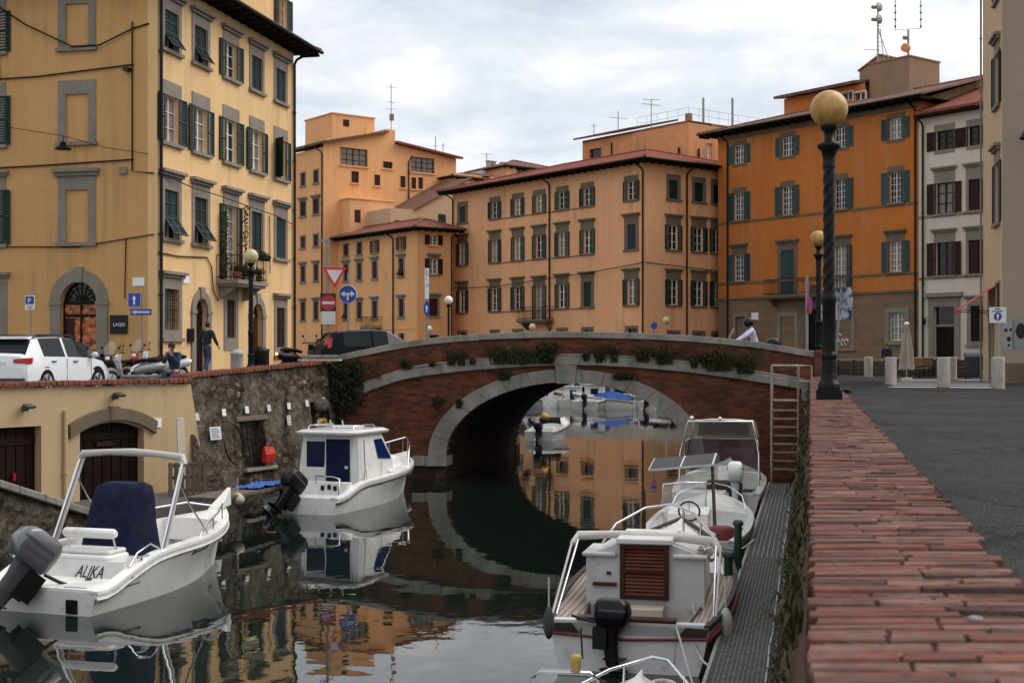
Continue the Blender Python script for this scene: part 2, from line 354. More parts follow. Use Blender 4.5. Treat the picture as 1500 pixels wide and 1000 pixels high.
def asphalt():
    g = G('worn_asphalt')
    f = g.noise(g.pos, 0.5, 8, 0.6)
    col = g.mix(g.ramp(f, 0.36, 0.64), (0.013, 0.0127, 0.013), (0.04, 0.039, 0.039))
    vp = g.n('ShaderNodeTexVoronoi'); g.l(g.mapv(g.pos, (0.22, 0.09, 1)), vp.inputs['Vector']); vp.inputs['Scale'].default_value = 1.0; vs = g.n('ShaderNodeSeparateXYZ'); g.l(vp.outputs['Color'], vs.inputs[0])
    col = g.mix(g.ramp(vs.outputs[1], 0.7, 0.72), col, (0.015, 0.0145, 0.015))
    ck = g.n('ShaderNodeTexVoronoi'); ck.feature = 'DISTANCE_TO_EDGE'; wv = g.n('ShaderNodeMix'); wv.data_type = 'VECTOR'; wv.inputs[0].default_value = 0.25; nz = g.n('ShaderNodeTexNoise'); g.l(g.pos, nz.inputs['Vector']); nz.inputs['Scale'].default_value = 1.4; nz.inputs['Detail'].default_value = 6; g.l(g.pos, wv.inputs[4]); g.l(nz.outputs['Color'], wv.inputs[5]); g.l(wv.outputs[1], ck.inputs['Vector']); ck.inputs['Scale'].default_value = 0.45
    col = g.mix(g.ramp(ck.outputs['Distance'], 0.004, 0.014), (0.008, 0.008, 0.008), col)
    fine = g.n('ShaderNodeTexVoronoi'); g.l(g.pos, fine.inputs['Vector']); fine.inputs['Scale'].default_value = 70
    sep = g.n('ShaderNodeSeparateXYZ'); g.l(fine.outputs['Color'], sep.inputs[0])
    col = g.mix(g.ramp(sep.outputs[0], 0.55, 1.0), col, (0.075, 0.072, 0.07))
    col = g.mix(g.ramp(g.noise(g.mapv(g.pos, (1.2, 0.35, 1)), 1.2, 8, 0.7), 0.6, 0.7), col, (0.06, 0.057, 0.055))
    col = g.mix(g.ramp(g.noise(g.mapv(g.pos, (1.0, 0.25, 1), loc=(3, 9, 0)), 0.9, 8, 0.7), 0.58, 0.66), col, (0.014, 0.0135, 0.014))
    h = g.math('ADD', g.noise(g.pos, 60, 4, 0.7), fine.outputs['Distance'])
    return g.out(col, 0.85, g.bump(h, 0.9, 0.014), 0, 0.15)
def watermat():
    g = G('canal_water')
    a = g.noise(g.mapv(g.pos, (1.0, 1.0, 1.0)), 0.9, 2, 0.5, 0.3)
    b = g.noise(g.mapv(g.pos, (1.4, 1.0, 1.0), loc=(7, 3, 0)), 3.2, 3, 0.5)
    calm = g.ramp(g.noise(g.pos, 0.22, 3, 0.5), 0.38, 0.62)
    h = g.math('ADD', a, g.math('MULTIPLY', b, g.math('ADD', g.math('MULTIPLY', calm, 0.22), 0.06)))
    nm = g.bump(h, WAVE, 0.05)
    m = g.out((0.006, 0.0105, 0.008), 0.015, nm, 0, 0.5)
    g.b.inputs['IOR'].default_value = 1.45
    return m
WAVE = 0.09
mats()
MT['asphalt'] = asphalt()
MT['water'] = watermat()
m_ = MT

# ------------------------------------------------------------------ camera, sky, sun
cam = bpy.data.cameras.new('camera'); co = bpy.data.objects.new('camera', cam); COL.objects.link(co)
co.location = (0, 0, EZ); co.rotation_euler = (R(90), 0, 0)
cam.sensor_width = 36.0; cam.lens = F / 1500 * 36.0; cam.shift_y = (HY - 500) / 1500.0
cam.clip_start = 0.1; cam.clip_end = 3000
cam.dof.use_dof = True; cam.dof.focus_distance = 30.0; cam.dof.aperture_fstop = 7.1
SC.camera = co
SUN_EL, SUN_AZ = 48.0, 72.0        # azimuth measured from +y towards +x
def world():
    w = bpy.data.worlds.new('World'); SC.world = w; w.use_nodes = True
    nt = w.node_tree; bg = nt.nodes['Background']
    sky = nt.nodes.new('ShaderNodeTexSky'); sky.sky_type = 'NISHITA'; sky.sun_disc = False
    sky.sun_elevation = R(SUN_EL); sky.sun_rotation = R(SUN_AZ)
    tc = nt.nodes.new('ShaderNodeTexCoord')
    sep = nt.nodes.new('ShaderNodeSeparateXYZ'); nt.links.new(tc.outputs['Generated'], sep.inputs[0])
    def mth(op, a, b):
        n = nt.nodes.new('ShaderNodeMath'); n.operation = op
        for i, v in enumerate((a, b)):
            if hasattr(v, 'is_output'): nt.links.new(v, n.inputs[i])
            else: n.inputs[i].default_value = v
        return n.outputs[0]
    zz = mth('ADD', mth('MAXIMUM', sep.outputs[2], 0.0), 0.22)
    cb = nt.nodes.new('ShaderNodeCombineXYZ')
    nt.links.new(mth('DIVIDE', sep.outputs[0], zz), cb.inputs[0]); nt.links.new(mth('DIVIDE', sep.outputs[1], zz), cb.inputs[1])
    def noise(sc, det, loc, rough=0.55):
        mp = nt.nodes.new('ShaderNodeMapping'); nt.links.new(cb.outputs[0], mp.inputs[0]); mp.inputs['Location'].default_value = loc
        n = nt.nodes.new('ShaderNodeTexNoise'); nt.links.new(mp.outputs[0], n.inputs['Vector'])
        n.inputs['Scale'].default_value = sc; n.inputs['Detail'].default_value = det; n.inputs['Roughness'].default_value = rough
        n.inputs['Distortion'].default_value = 0.25
        return n.outputs['Fac']
    f = mth('ADD', mth('MULTIPLY', noise(2.3, 9, (1.3, 0.4, 0), 0.6), 0.72), mth('MULTIPLY', noise(0.8, 3, (4.0, 2.1, 0)), 0.28))
    r = nt.nodes.new('ShaderNodeValToRGB'); nt.links.new(f, r.inputs[0])
    e = r.color_ramp.elements
    e[0].position = 0.36; e[0].color = (4.9, 5.5, 6.4, 1)
    e[1].position = 0.66; e[1].color = (10.8, 10.1, 9.3, 1)
    k = e.new(0.5); k.color = (7.2, 7.5, 7.95, 1)
    mx = nt.nodes.new('ShaderNodeMix'); mx.data_type = 'RGBA'; mx.inputs[0].default_value = 0.92
    nt.links.new(sky.outputs[0], mx.inputs[6]); nt.links.new(r.outputs[0], mx.inputs[7])
    nt.links.new(mx.outputs[2], bg.inputs['Color']); bg.inputs['Strength'].default_value = 0.1
world()
sl = bpy.data.lights.new('sun', 'SUN'); so = bpy.data.objects.new('sun', sl); COL.objects.link(so)
sl.energy = 1.9; sl.angle = R(50); sl.color = (1.0, 0.95, 0.88)
d = Vector((math.sin(R(SUN_AZ)) * math.cos(R(SUN_EL)), math.cos(R(SUN_AZ)) * math.cos(R(SUN_EL)), math.sin(R(SUN_EL))))
so.rotation_euler = (-d).to_track_quat('-Z', 'Y').to_euler(); so.location = d * 80
SC.view_settings.view_transform = 'Standard'; SC.view_settings.look = 'None'
SC.view_settings.exposure = 0.32; SC.view_settings.gamma = 1.0
SC.cycles.max_bounces = 8; SC.cycles.transparent_max_bounces = 12
SC.cycles.caustics_reflective = False; SC.cycles.caustics_refractive = False
try: SC.cycles.use_denoising = True
except Exception: pass
# ------------------------------------------------------------------ ground, road, water
def slabpoly(name, pts, z, mat, kind='structure', thick=0.0):
    mb = M()
    if thick: mb.loft([[(x, y, z - thick) for x, y in pts], [(x, y, z) for x, y in pts]])
    else: mb.poly([(x, y, z) for x, y in pts])
    o = part(name, mb, mat); o['kind'] = kind
    return o
PW = 0.53                          # width of the brick parapet on the right quay
slabpoly('water', [(-400, -60), (400, -60), (400, 500), (-400, 500)], WZ, m_['water'])
BANKR = [(PW - KX * 40, -40), (PW + KX * 45, 45), (PW + KX * 84, 84)]
slabpoly('road', [BANKR[0], (300, -40), (300, 82), (24, 82), BANKR[2], BANKR[1]], 0.0, m_['asphalt'], thick=3.2)
slabpoly('piazza', [(BANKR[2][0], 84.02), (24, 82.02), (300, 82.02), (600, 900), (-600, 900), (-400, 96), (-2.2, 96), (2.5, 93)], 0.0, m_['paving'], thick=3.2)
# the left street climbs towards the bridge
def lstreet():
    mb = M(); rows = []
    def wall_x(y):                                    # back of the quay wall at depth y
        if y <= 26: return PX(0, 26) - 0.3 + (y - 26) * 0.25 - 0.35
        if y <= 36: return -10.3 + (y - 26) / 10 * (10.3 - 5.1) - 0.3
        if y <= 46: return -4.75 + (y - 36) * KX
        return -2.5
    def zz(x, y):
        t = max(0.0, min(1.0, (x + 12.9) / 2.8)); k = max(0.0, min(1.0, (x + 8.2) / 2.0))
        fy = max(0.08, min(1.0, (y - 37) / 7)); fy = fy + (1 - fy) * k
        base = -0.02 + 0.45 * t * fy
        if y > 52: base *= max(0.25, 1 - (y - 52) / 40)
        return base
    ys = [-30, 0, 15, 22, 26, 28, 30, 32, 34, 36, 38, 40, 42, 44, 46, 48, 52, 58, 66, 80, 95.9]
    for y in ys:
        xe = wall_x(y)
        rows.append([(x, y, zz(x, y)) for x in [-400, -60, -30, -22, -18] + [-16 + (xe + 16) * i / 10 for i in range(1, 11)]])
    mb.loft(rows, 0, False, False, False, True)
    o = part('street', mb, m_['paving'], fix=False); o['kind'] = 'structure'
    return zz
lz = lstreet()
# canal bank faces behind the bridge (visible through the arch)
mb = M()
mb.quad((-3.0, 44.5, -3), (-2.2, 96, -3), (-2.2, 96, 0.3), (-3.0, 44.5, 0.3))
w = part('embankment_wall', mb, m_['rubble'])
tag(w, 'low stone embankment wall on the far side of the arch, left bank of the canal', 'wall')
mb = M()
mb.loft([[(-2.2, 96, -3), (2.5, 93, -3), (BANKR[2][0] + .01, 83.98, -3)], [(-2.2, 96, 0.02), (2.5, 93, 0.02), (BANKR[2][0] + .01, 83.98, 0.02)]], 0, False, False, False)
w = part('embankment_wall', mb, m_['concrete'])
tag(w, 'far embankment wall at the end of the canal behind the moored boats', 'wall')

# ------------------------------------------------------------------ facades and windows
class Facade:
    """A vertical wall: s runs to the viewer's right along u, n points into the building."""
    def __init__(s, root, ox, oy, ux, uy, L, z0, z1):
        k = math.hypot(ux, uy); s.u = Vector((ux / k, uy / k, 0)); s.n = Vector((-uy / k, ux / k, 0))
        s.o = Vector((ox, oy, 0)); s.root = root; s.L = L; s.z0 = z0; s.z1 = z1
        s.rz = math.atan2(uy, ux); s.holes = []; s.arches = []
    def at(s, px):
        k = (px - CX) / F
        t = (k * s.o.y - s.o.x) / (s.u.x - k * s.u.y)
        return t, s.o.y + s.u.y * t
    def z(s, px, py): return PZ(py, s.at(px)[1])
    def loc(s, a, z, d=0.0):
        p = s.o + s.u * a + s.n * d; p.z = z
        return p - s.root.location
    def part(s, name, mb, mat, a=0.0, z=0.0, d=0.0, **k):
        return part(name, mb, mat, s.root, s.loc(a, z, d), s.rz, **k)
    def wall(s, mats, split=None, depth=0.28, top=None, back=0.0):
        """grid with the openings left out; arches are filled to the curve; top(s) may slope"""
        xs = sorted({0.0, s.L} | {v for h in s.holes for v in (h[0], h[1])})
        zs = sorted({s.z0, s.z1} | {v for h in s.holes for v in (h[2], h[3])} | ({split} if split else set()))
        mb = M()
        for i in range(len(xs) - 1):
            for j in range(len(zs) - 1):
                cx, cz = (xs[i] + xs[i + 1]) / 2, (zs[j] + zs[j + 1]) / 2
                if any(h[0] < cx < h[1] and h[2] < cz < h[3] for h in s.holes): continue
                mb.quad((xs[i], 0, zs[j]), (xs[i + 1], 0, zs[j]), (xs[i + 1], 0, zs[j + 1]), (xs[i], 0, zs[j + 1]), 1 if (split and cz < split) else 0)
        for h in s.holes:
            a, b, c, e = h
            mi = 1 if (split and (c + e) / 2 < split) else 0
            for q in (((a, 0, c), (a, depth, c), (a, depth, e), (a, 0, e)), ((b, 0, e), (b, depth, e), (b, depth, c), (b, 0, c)),
                      ((a, 0, e), (a, depth, e), (b, depth, e), (b, 0, e)), ((b, 0, c), (b, depth, c), (a, depth, c), (a, 0, c))):
                mb.quad(*q, mi)
        for (cx, r, zs_, ztop) in s.arches:
            n = 12
            for q in range(n):
                a0, a1 = math.pi * q / n, math.pi * (q + 1) / n
                x0, z0, x1, z1 = cx - r * math.cos(a0), zs_ + r * math.sin(a0), cx - r * math.cos(a1), zs_ + r * math.sin(a1)
                mb.quad((x0, 0.01, z0), (x1, 0.01, z1), (x1, 0.01, ztop), (x0, 0.01, ztop))
                mb.quad((x0, 0.01, z0), (x1, 0.01, z1), (x1, depth, z1), (x0, depth, z0))
        if back:
            mb.quad((0, back, s.z0), (0, 0, s.z0), (0, 0, s.z1), (0, back, s.z1))
            mb.quad((s.L, 0, s.z0), (s.L, back, s.z0), (s.L, back, s.z1), (s.L, 0, s.z1))
            mb.quad((s.L, back, s.z0), (0, back, s.z0), (0, back, s.z1), (s.L, back, s.z1))
            mb.quad((0, 0, s.z1), (s.L, 0, s.z1), (s.L, back, s.z1), (0, back, s.z1))
        return s.part('wall', mb, mats, fix=False)

def shutter_mesh(w, h, mat, lou=True, key=''):
    def mk():
        mb = M(); t = 0.035; fr = min(0.07, w * 0.18)
        mb.box(0, fr, 0, t, 0, h); mb.box(w - fr, w, 0, t, 0, h)
        mb.box(fr, w - fr, 0, t, 0, fr); mb.box(fr, w - fr, 0, t, h - fr, h); mb.box(fr, w - fr, 0, t, h * .5 - fr / 2, h * .5 + fr / 2)
        n = max(5, int(h / 0.11))
        for half in (0, 1):
            z0 = fr if half == 0 else h * .5 + fr / 2; z1 = h * .5 - fr / 2 if half == 0 else h - fr
            for i in range(n // 2):
                za = z0 + (z1 - z0) * i / (n // 2); zb = z0 + (z1 - z0) * (i + 0.8) / (n // 2)
                mb.quad((fr, 0.004, za), (w - fr, 0.004, za), (w - fr, t - .006, zb), (fr, t - .006, zb))
        mb.quad((fr, t - .004, fr), (w - fr, t - .004, fr), (w - fr, t - .004, h - fr), (fr, t - .004, h - fr))
        return mb.mesh('shutter', mat, False)
    return shared(('sh', round(w, 2), round(h, 2), mat.name), mk)
def sash_mesh(w, h, mat, nx, ny):
    def mk():
        mb = M(); f = 0.055
        for x in (0, w / 2 - f * .75, w - f * 1.0):
            ww = f * 1.5 if abs(x - (w / 2 - f * .75)) < .01 else f
            mb.box(x, x + ww, 0, 0.05, 0, h)
        mb.box(f, w - f, .002, 0.048, 0, f); mb.box(f, w - f, .002, 0.048, h - f, h)
        for i in range(1, ny):
            z = h * i / ny; mb.box(f, w - f, .005, 0.045, z - .016, z + .016)
        for i in range(nx):
            for side in (0, 1):
                pass
        if nx >= 4:
            for x in (w * .27, w * .73): mb.box(x - .016, x + .016, .006, 0.044, f, h - f)
        return mb.mesh('sash', mat)
    return shared(('sa', round(w, 2), round(h, 2), mat.name, nx, ny), mk)
def surround_mesh(w, h, b, bt, bb, mat, d=0.035):
    def mk():
        mb = M()
        mb.box(-b, 0, -d, 0.0, -bb, h + bt); mb.box(w, w + b, -d, 0.0, -bb, h + bt)
        mb.box(0, w, -d, 0.0, h, h + bt)
        if bb > 0: mb.box(0, w, -d, 0.0, -bb, 0)
        return mb.mesh('surround', mat)
    return shared(('su', round(w, 2), round(h, 2), b, bt, bb, mat.name), mk)
def ledge_mesh(x0, x1, z0, z1, d, mat, step=True):
    def mk():
        mb = M()
        if step:
            zm = z0 + (z1 - z0) * .5
            mb.box(x0 + .06, x1 - .06, -d * .55, 0.0, z0, zm); mb.box(x0, x1, -d, 0.0, zm, z1)
        else: mb.box(x0, x1, -d, 0.0, z0, z1)
        return mb.mesh('ledge', mat)
    return shared(('le', round(x0, 2), round(x1, 2), round(z0, 2), round(z1, 2), d, mat.name), mk)
def window(f, s, z0, w, h, shutters='open', shut='green', sash='sash', pane='pane', sur=(0.16, 0.4, 0.0), stone='serena', cornice=None, sill=True, nx=2, ny=3, sw=None, frame=True):
    """one window of facade f, centred at s, opening w x h standing on z0"""
    f.holes.append((s - w / 2, s + w / 2, z0, z0 + h))
    o = link('window', surround_mesh(w, h, sur[0], sur[1], sur[2], m_[stone]), f.root, f.loc(s - w / 2, z0), f.rz)
    if pane == 'pane' and rnd.random() < .3: pane = 'curtain_pane'
    def sub(name, me, loc=(0, 0, 0), rot=(0, 0, 0)):
        return link(name, me, o, loc, rot=rot)
    if sill: sub('sill', ledge_mesh(-sur[0] - .06, w + sur[0] + .06, -.13 - sur[2], -sur[2], 0.13, m_[stone], False))
    if cornice: sub('cornice', ledge_mesh(-sur[0] - .14, w + sur[0] + .14, h + cornice, h + cornice + .22, 0.24, m_[stone]))
    pm = shared(('pa', round(w, 2), round(h, 2), pane), lambda: M().quad((0, 0, 0), (w, 0, 0), (w, 0, h), (0, 0, h)).mesh('pane', m_[pane], False))
    sub('pane', pm, (0, 0.19, 0))
    if frame: sub('sash', sash_mesh(w, h, m_[sash], nx, ny), (0, 0.13, 0))
    lw = sw or w / 2
    if shutters:
        sm = shutter_mesh(lw, h, m_[shut])
        if shutters == 'open':
            a = R(rnd.uniform(0, 7)); b = R(rnd.uniform(0, 7))
            sub('shutter', sm, (-lw * math.cos(a), -.045 - lw * math.sin(a), 0), (0, 0, a)); sub('shutter', sm, (w, -.045, 0), (0, 0, -b))
        elif shutters == 'ajar':
            a = R(55); sub('shutter', sm, (-lw * math.cos(a), -.04 - lw * math.sin(a), 0), (0, 0, a)); sub('shutter', sm, (w, -.045, 0), (0, 0, 0))
        elif shutters == 'closed':
            sm = shutter_mesh(w / 2 - .003, h, m_[shut]); sub('shutter', sm, (0, .03, 0)); sub('shutter', sm, (w / 2 + .003, .03, 0))
        elif shutters == 'flap':          # closed leaves whose lower halves are pushed out
            hh = h * .45
            top = shutter_mesh(w / 2 - .003, h - hh, m_[shut]); low = shutter_mesh(w / 2 - .003, hh, m_[shut])
            for x in (0, w / 2 + .003):
                sub('shutter', top, (x, .03, hh))
                sub('flap', low, (x, .03 - math.sin(R(35)) * hh, hh - math.cos(R(35)) * hh), (R(-35), 0, 0))
    return o
def blind(f, s, z0, w, h, b, stone, fill, bt=0.3, cornice=None):
    o = link('blind_window', surround_mesh(w, h, b, bt, 0.0, m_[stone]), f.root, f.loc(s - w / 2, z0), f.rz)
    f.holes.append((s - w / 2, s + w / 2, z0, z0 + h))
    link('infill', M().quad((0, 0, 0), (w, 0, 0), (w, 0, h), (0, 0, h)).mesh('infill', m_[fill], False), o, (0, .06, 0))
    link('sill', ledge_mesh(-b - .05, w + b + .05, -.14, 0, .14, m_[stone], False), o)
    if cornice: link('cornice', ledge_mesh(-b - .16, w + b + .16, h + bt, h + bt + .26, .26, m_[stone]), o)
    return o
def arch_ring(mb, cx, r0, r1, zs, zb, d0, d1, n=14, m=0):
    """stone arch with legs from zb to zs, radii r0..r1"""
    pi, po = [], []
    pi.append((cx - r0, zb)); po.append((cx - r1, zb))
    for q in range(n + 1):
        a = math.pi * q / n
        pi.append((cx - r0 * math.cos(a), zs + r0 * math.sin(a))); po.append((cx - r1 * math.cos(a), zs + r1 * math.sin(a)))
    pi.append((cx + r0, zb)); po.append((cx + r1, zb))
    rings = [[(a[0], d0, a[1]), (b[0], d0, b[1]), (b[0], d1, b[1]), (a[0], d1, a[1])] for a, b in zip(pi, po)]
    return mb.loft(rings, m)
def arch_door(f, s, w, zb, zs, rout, stone='serena', leaf='door', lit=None, name='door', fan=True, key=True):
    r = w / 2
    f.holes.append((s - r, s + r, zb, zs + r)); f.arches.append((s, r, zs, zs + r))
    mb = M(); arch_ring(mb, 0, r, rout, zs, zb, -.07, .0)
    if key: mb.extr([(-.14, zs + r - .03), (.14, zs + r - .03), (.19, zs + rout + .1), (-.19, zs + rout + .1)], -.12, -.01)
    for x in (-1, 1): mb.box(min(x * r, x * rout) - .04, max(x * r, x * rout) + .04, -.1, -.01, zs - .12, zs + .02)
    o = f.part(name, mb, m_[stone], s, 0)
    lf = M().box(-r, r, .18, .22, zb, zs)
    n = max(2, int(w / .3))
    for i in range(1, n): lf.box(-r + w * i / n - .012, -r + w * i / n + .012, .165, .2, zb, zs)
    for z in (zb + .3, (zb + zs) / 2, zs - .1): lf.box(-r, r, .17, .2, z, z + .09)
    part('leaf', lf, m_[leaf] if not lit else lit, o)
    if fan:
        fm = M(); fm.poly([(r * math.cos(math.pi * q / 12), .2, zs + r * math.sin(math.pi * q / 12)) for q in range(13)])
        part('fanlight', fm, m_['pane'], o)
        g2 = M()
        for q in range(1, 8): g2.tube([(0, .17, zs), (r * math.cos(math.pi * q / 8), .17, zs + r * math.sin(math.pi * q / 8))], .018, 5)
        for rr in (.35, .7): g2.tube([(rr * r * math.cos(math.pi * q / 12), .17, zs + rr * r * math.sin(math.pi * q / 12)) for q in range(13)], .016, 5)
        g2.box(-r, r, .15, .21, zs - .05, zs + .05)
        part('fan_grille', g2, m_['iron'], o)
    return o
def hip_roof(root, o, u, L, W, ze, ov=0.9, slope=0.3, mat='tile', lhip=True, rhip=True, th=0.12, soffit=True, gutter=True):
    u = Vector((u[0], u[1], 0)).normalized(); n = Vector((-u.y, u.x, 0)); rz = math.atan2(u.y, u.x)
    base = Vector((o[0], o[1], ze)) - root.location
    x0, x1, y0, y1 = -ov, L + ov, -ov, W + ov
    half = (y1 - y0) / 2; hz = half * slope; ym = (y0 + y1) / 2
    rl = x0 + half if lhip else x0; rr = x1 - half if rhip else x1
    if rl > rr: rl = rr = (rl + rr) / 2
    mb = M(); t = Vector((0, 0, th))
    def pl(mb, pts): mb.loft([[Vector(p) for p in pts], [Vector(p) + t for p in pts]])
    pl(mb, [(x0, y0, 0), (x1, y0, 0), (rr, ym, hz), (rl, ym, hz)])
    pl(mb, [(x1, y1, 0), (x0, y1, 0), (rl, ym, hz), (rr, ym, hz)])
    part('roof', mb, m_[mat], root, base, rz)
    for side, on in ((0, lhip), (1, rhip)):
        if not on: continue
        e = M(); q = Matrix.Rotation(R(-90 if side == 0 else 90), 4, 'Z')
        pts = [(x0, y1, 0), (x0, y0, 0), (rl, ym, hz)] if side == 0 else [(x1, y0, 0), (x1, y1, 0), (rr, ym, hz)]
        pl(e, pts); qi = q.inverted(); e.xform(qi)
        part('roof', e, m_[mat], root, base, rz + R(-90 if side == 0 else 90))
    cap = M()
    if lhip:
        cap.tube([(x0, y0, th), (rl, ym, hz + th)], .11, 6)
    if rhip: cap.tube([(x1, y0, th), (rr, ym, hz + th)], .11, 6); cap.tube([(x1, y1, th), (rr, ym, hz + th)], .11, 6)
    cap.tube([(rl, ym, hz + th), (rr, ym, hz + th)], .11, 6)
    part('ridge_tiles', cap, m_[mat], root, base, rz)
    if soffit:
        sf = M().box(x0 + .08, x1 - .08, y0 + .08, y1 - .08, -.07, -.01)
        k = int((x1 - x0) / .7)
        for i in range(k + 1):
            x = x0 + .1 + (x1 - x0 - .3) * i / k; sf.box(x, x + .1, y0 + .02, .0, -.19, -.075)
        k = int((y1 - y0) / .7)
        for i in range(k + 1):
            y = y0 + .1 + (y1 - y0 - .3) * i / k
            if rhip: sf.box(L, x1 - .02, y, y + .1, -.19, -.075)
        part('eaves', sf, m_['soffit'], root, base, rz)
    if gutter:
        g2 = M().tube([(x0, y0 - .07, .02), (x1, y0 - .07, .02)], .065, 6)
        if rhip: g2.tube([(x1 + .07, y0, .02), (x1 + .07, y1, .02)], .085, 6)
        part('gutter', g2, m_['pipe'], root, base, rz)
def drainpipe(f, s, z0, z1, r=.06, neck=0.8, mat='pipe', d=-.1):
    mb = M()
    pts = [(0, d, z0), (0, d, z1 - .5)]
    if neck: pts += [(0, d - .1, z1 - .3), (0, -neck, z1 + .0)]
    mb.tube(pts, r, 8)
    for i in range(int((z1 - z0) / 2.2)): mb.tube([(0, d, z0 + 1 + i * 2.2), (0, d, z0 + 1.06 + i * 2.2)], r * 1.35, 8)
    f.part('drainpipe', mb, m_[mat], s, 0)
def cable(f, pts, r=.018, mat='pipe'):
    """pts (s, z, out)"""
    mb = M(); mb.tube([(s, -o, z) for s, z, o in pts], r, 5)
    f.part('cable', mb, m_[mat])
def balcony(f, s0, s1, zf, hr, out=0.9, n=None, slab='serena_dk', bars='iron', name='balcony'):
    mb = M().box(s0, s1, -out, 0, zf - .16, zf); mb.box(s0 + .08, s1 - .08, -out + .08, 0, zf - .26, zf - .162)
    for x in (s0 + .25, s1 - .43):
        mb.extr([(0, 0), (0, 0)], 0, 0) if False else None
        mb.loft([[(x, -.02, zf - .75), (x, -.14, zf - .75), (x, -out + .18, zf - .262), (x, -.02, zf - .262)], [(x + .18, -.02, zf - .75), (x + .18, -.14, zf - .75), (x + .18, -out + .18, zf - .262), (x + .18, -.02, zf - .262)]])
    o = f.part(name, mb, m_[slab])
    r = M(); e = .04
    path = [(s0 + e, -.02), (s0 + e, -out + e), (s1 - e, -out + e), (s1 - e, -.02)]
    for z in (zf + hr, zf + .1): r.tube([(x, y, z) for x, y in path], .022, 6)
    for (a, b) in zip(path[:-1], path[1:]):
        d = math.hypot(b[0] - a[0], b[1] - a[1]); k = max(2, int(d / .13))
        for i in range(k + 1):
            x, y = a[0] + (b[0] - a[0]) * i / k, a[1] + (b[1] - a[1]) * i / k
            r.tube([(x, y, zf), (x, y, zf + hr)], .011, 4)
    part('railing', r, m_[bars], o)
    return o
def closewalls(root, pts, z0, z1, mat, name='wall'):
    mb = M()
    for a, b in zip(pts[:-1], pts[1:]): mb.quad((*a, z0), (*b, z0), (*b, z1), (*a, z1))
    mb.v = [tuple(Vector(v) - root.location) for v in mb.v]
    return part(name, mb, m_[mat], root, fix=False)

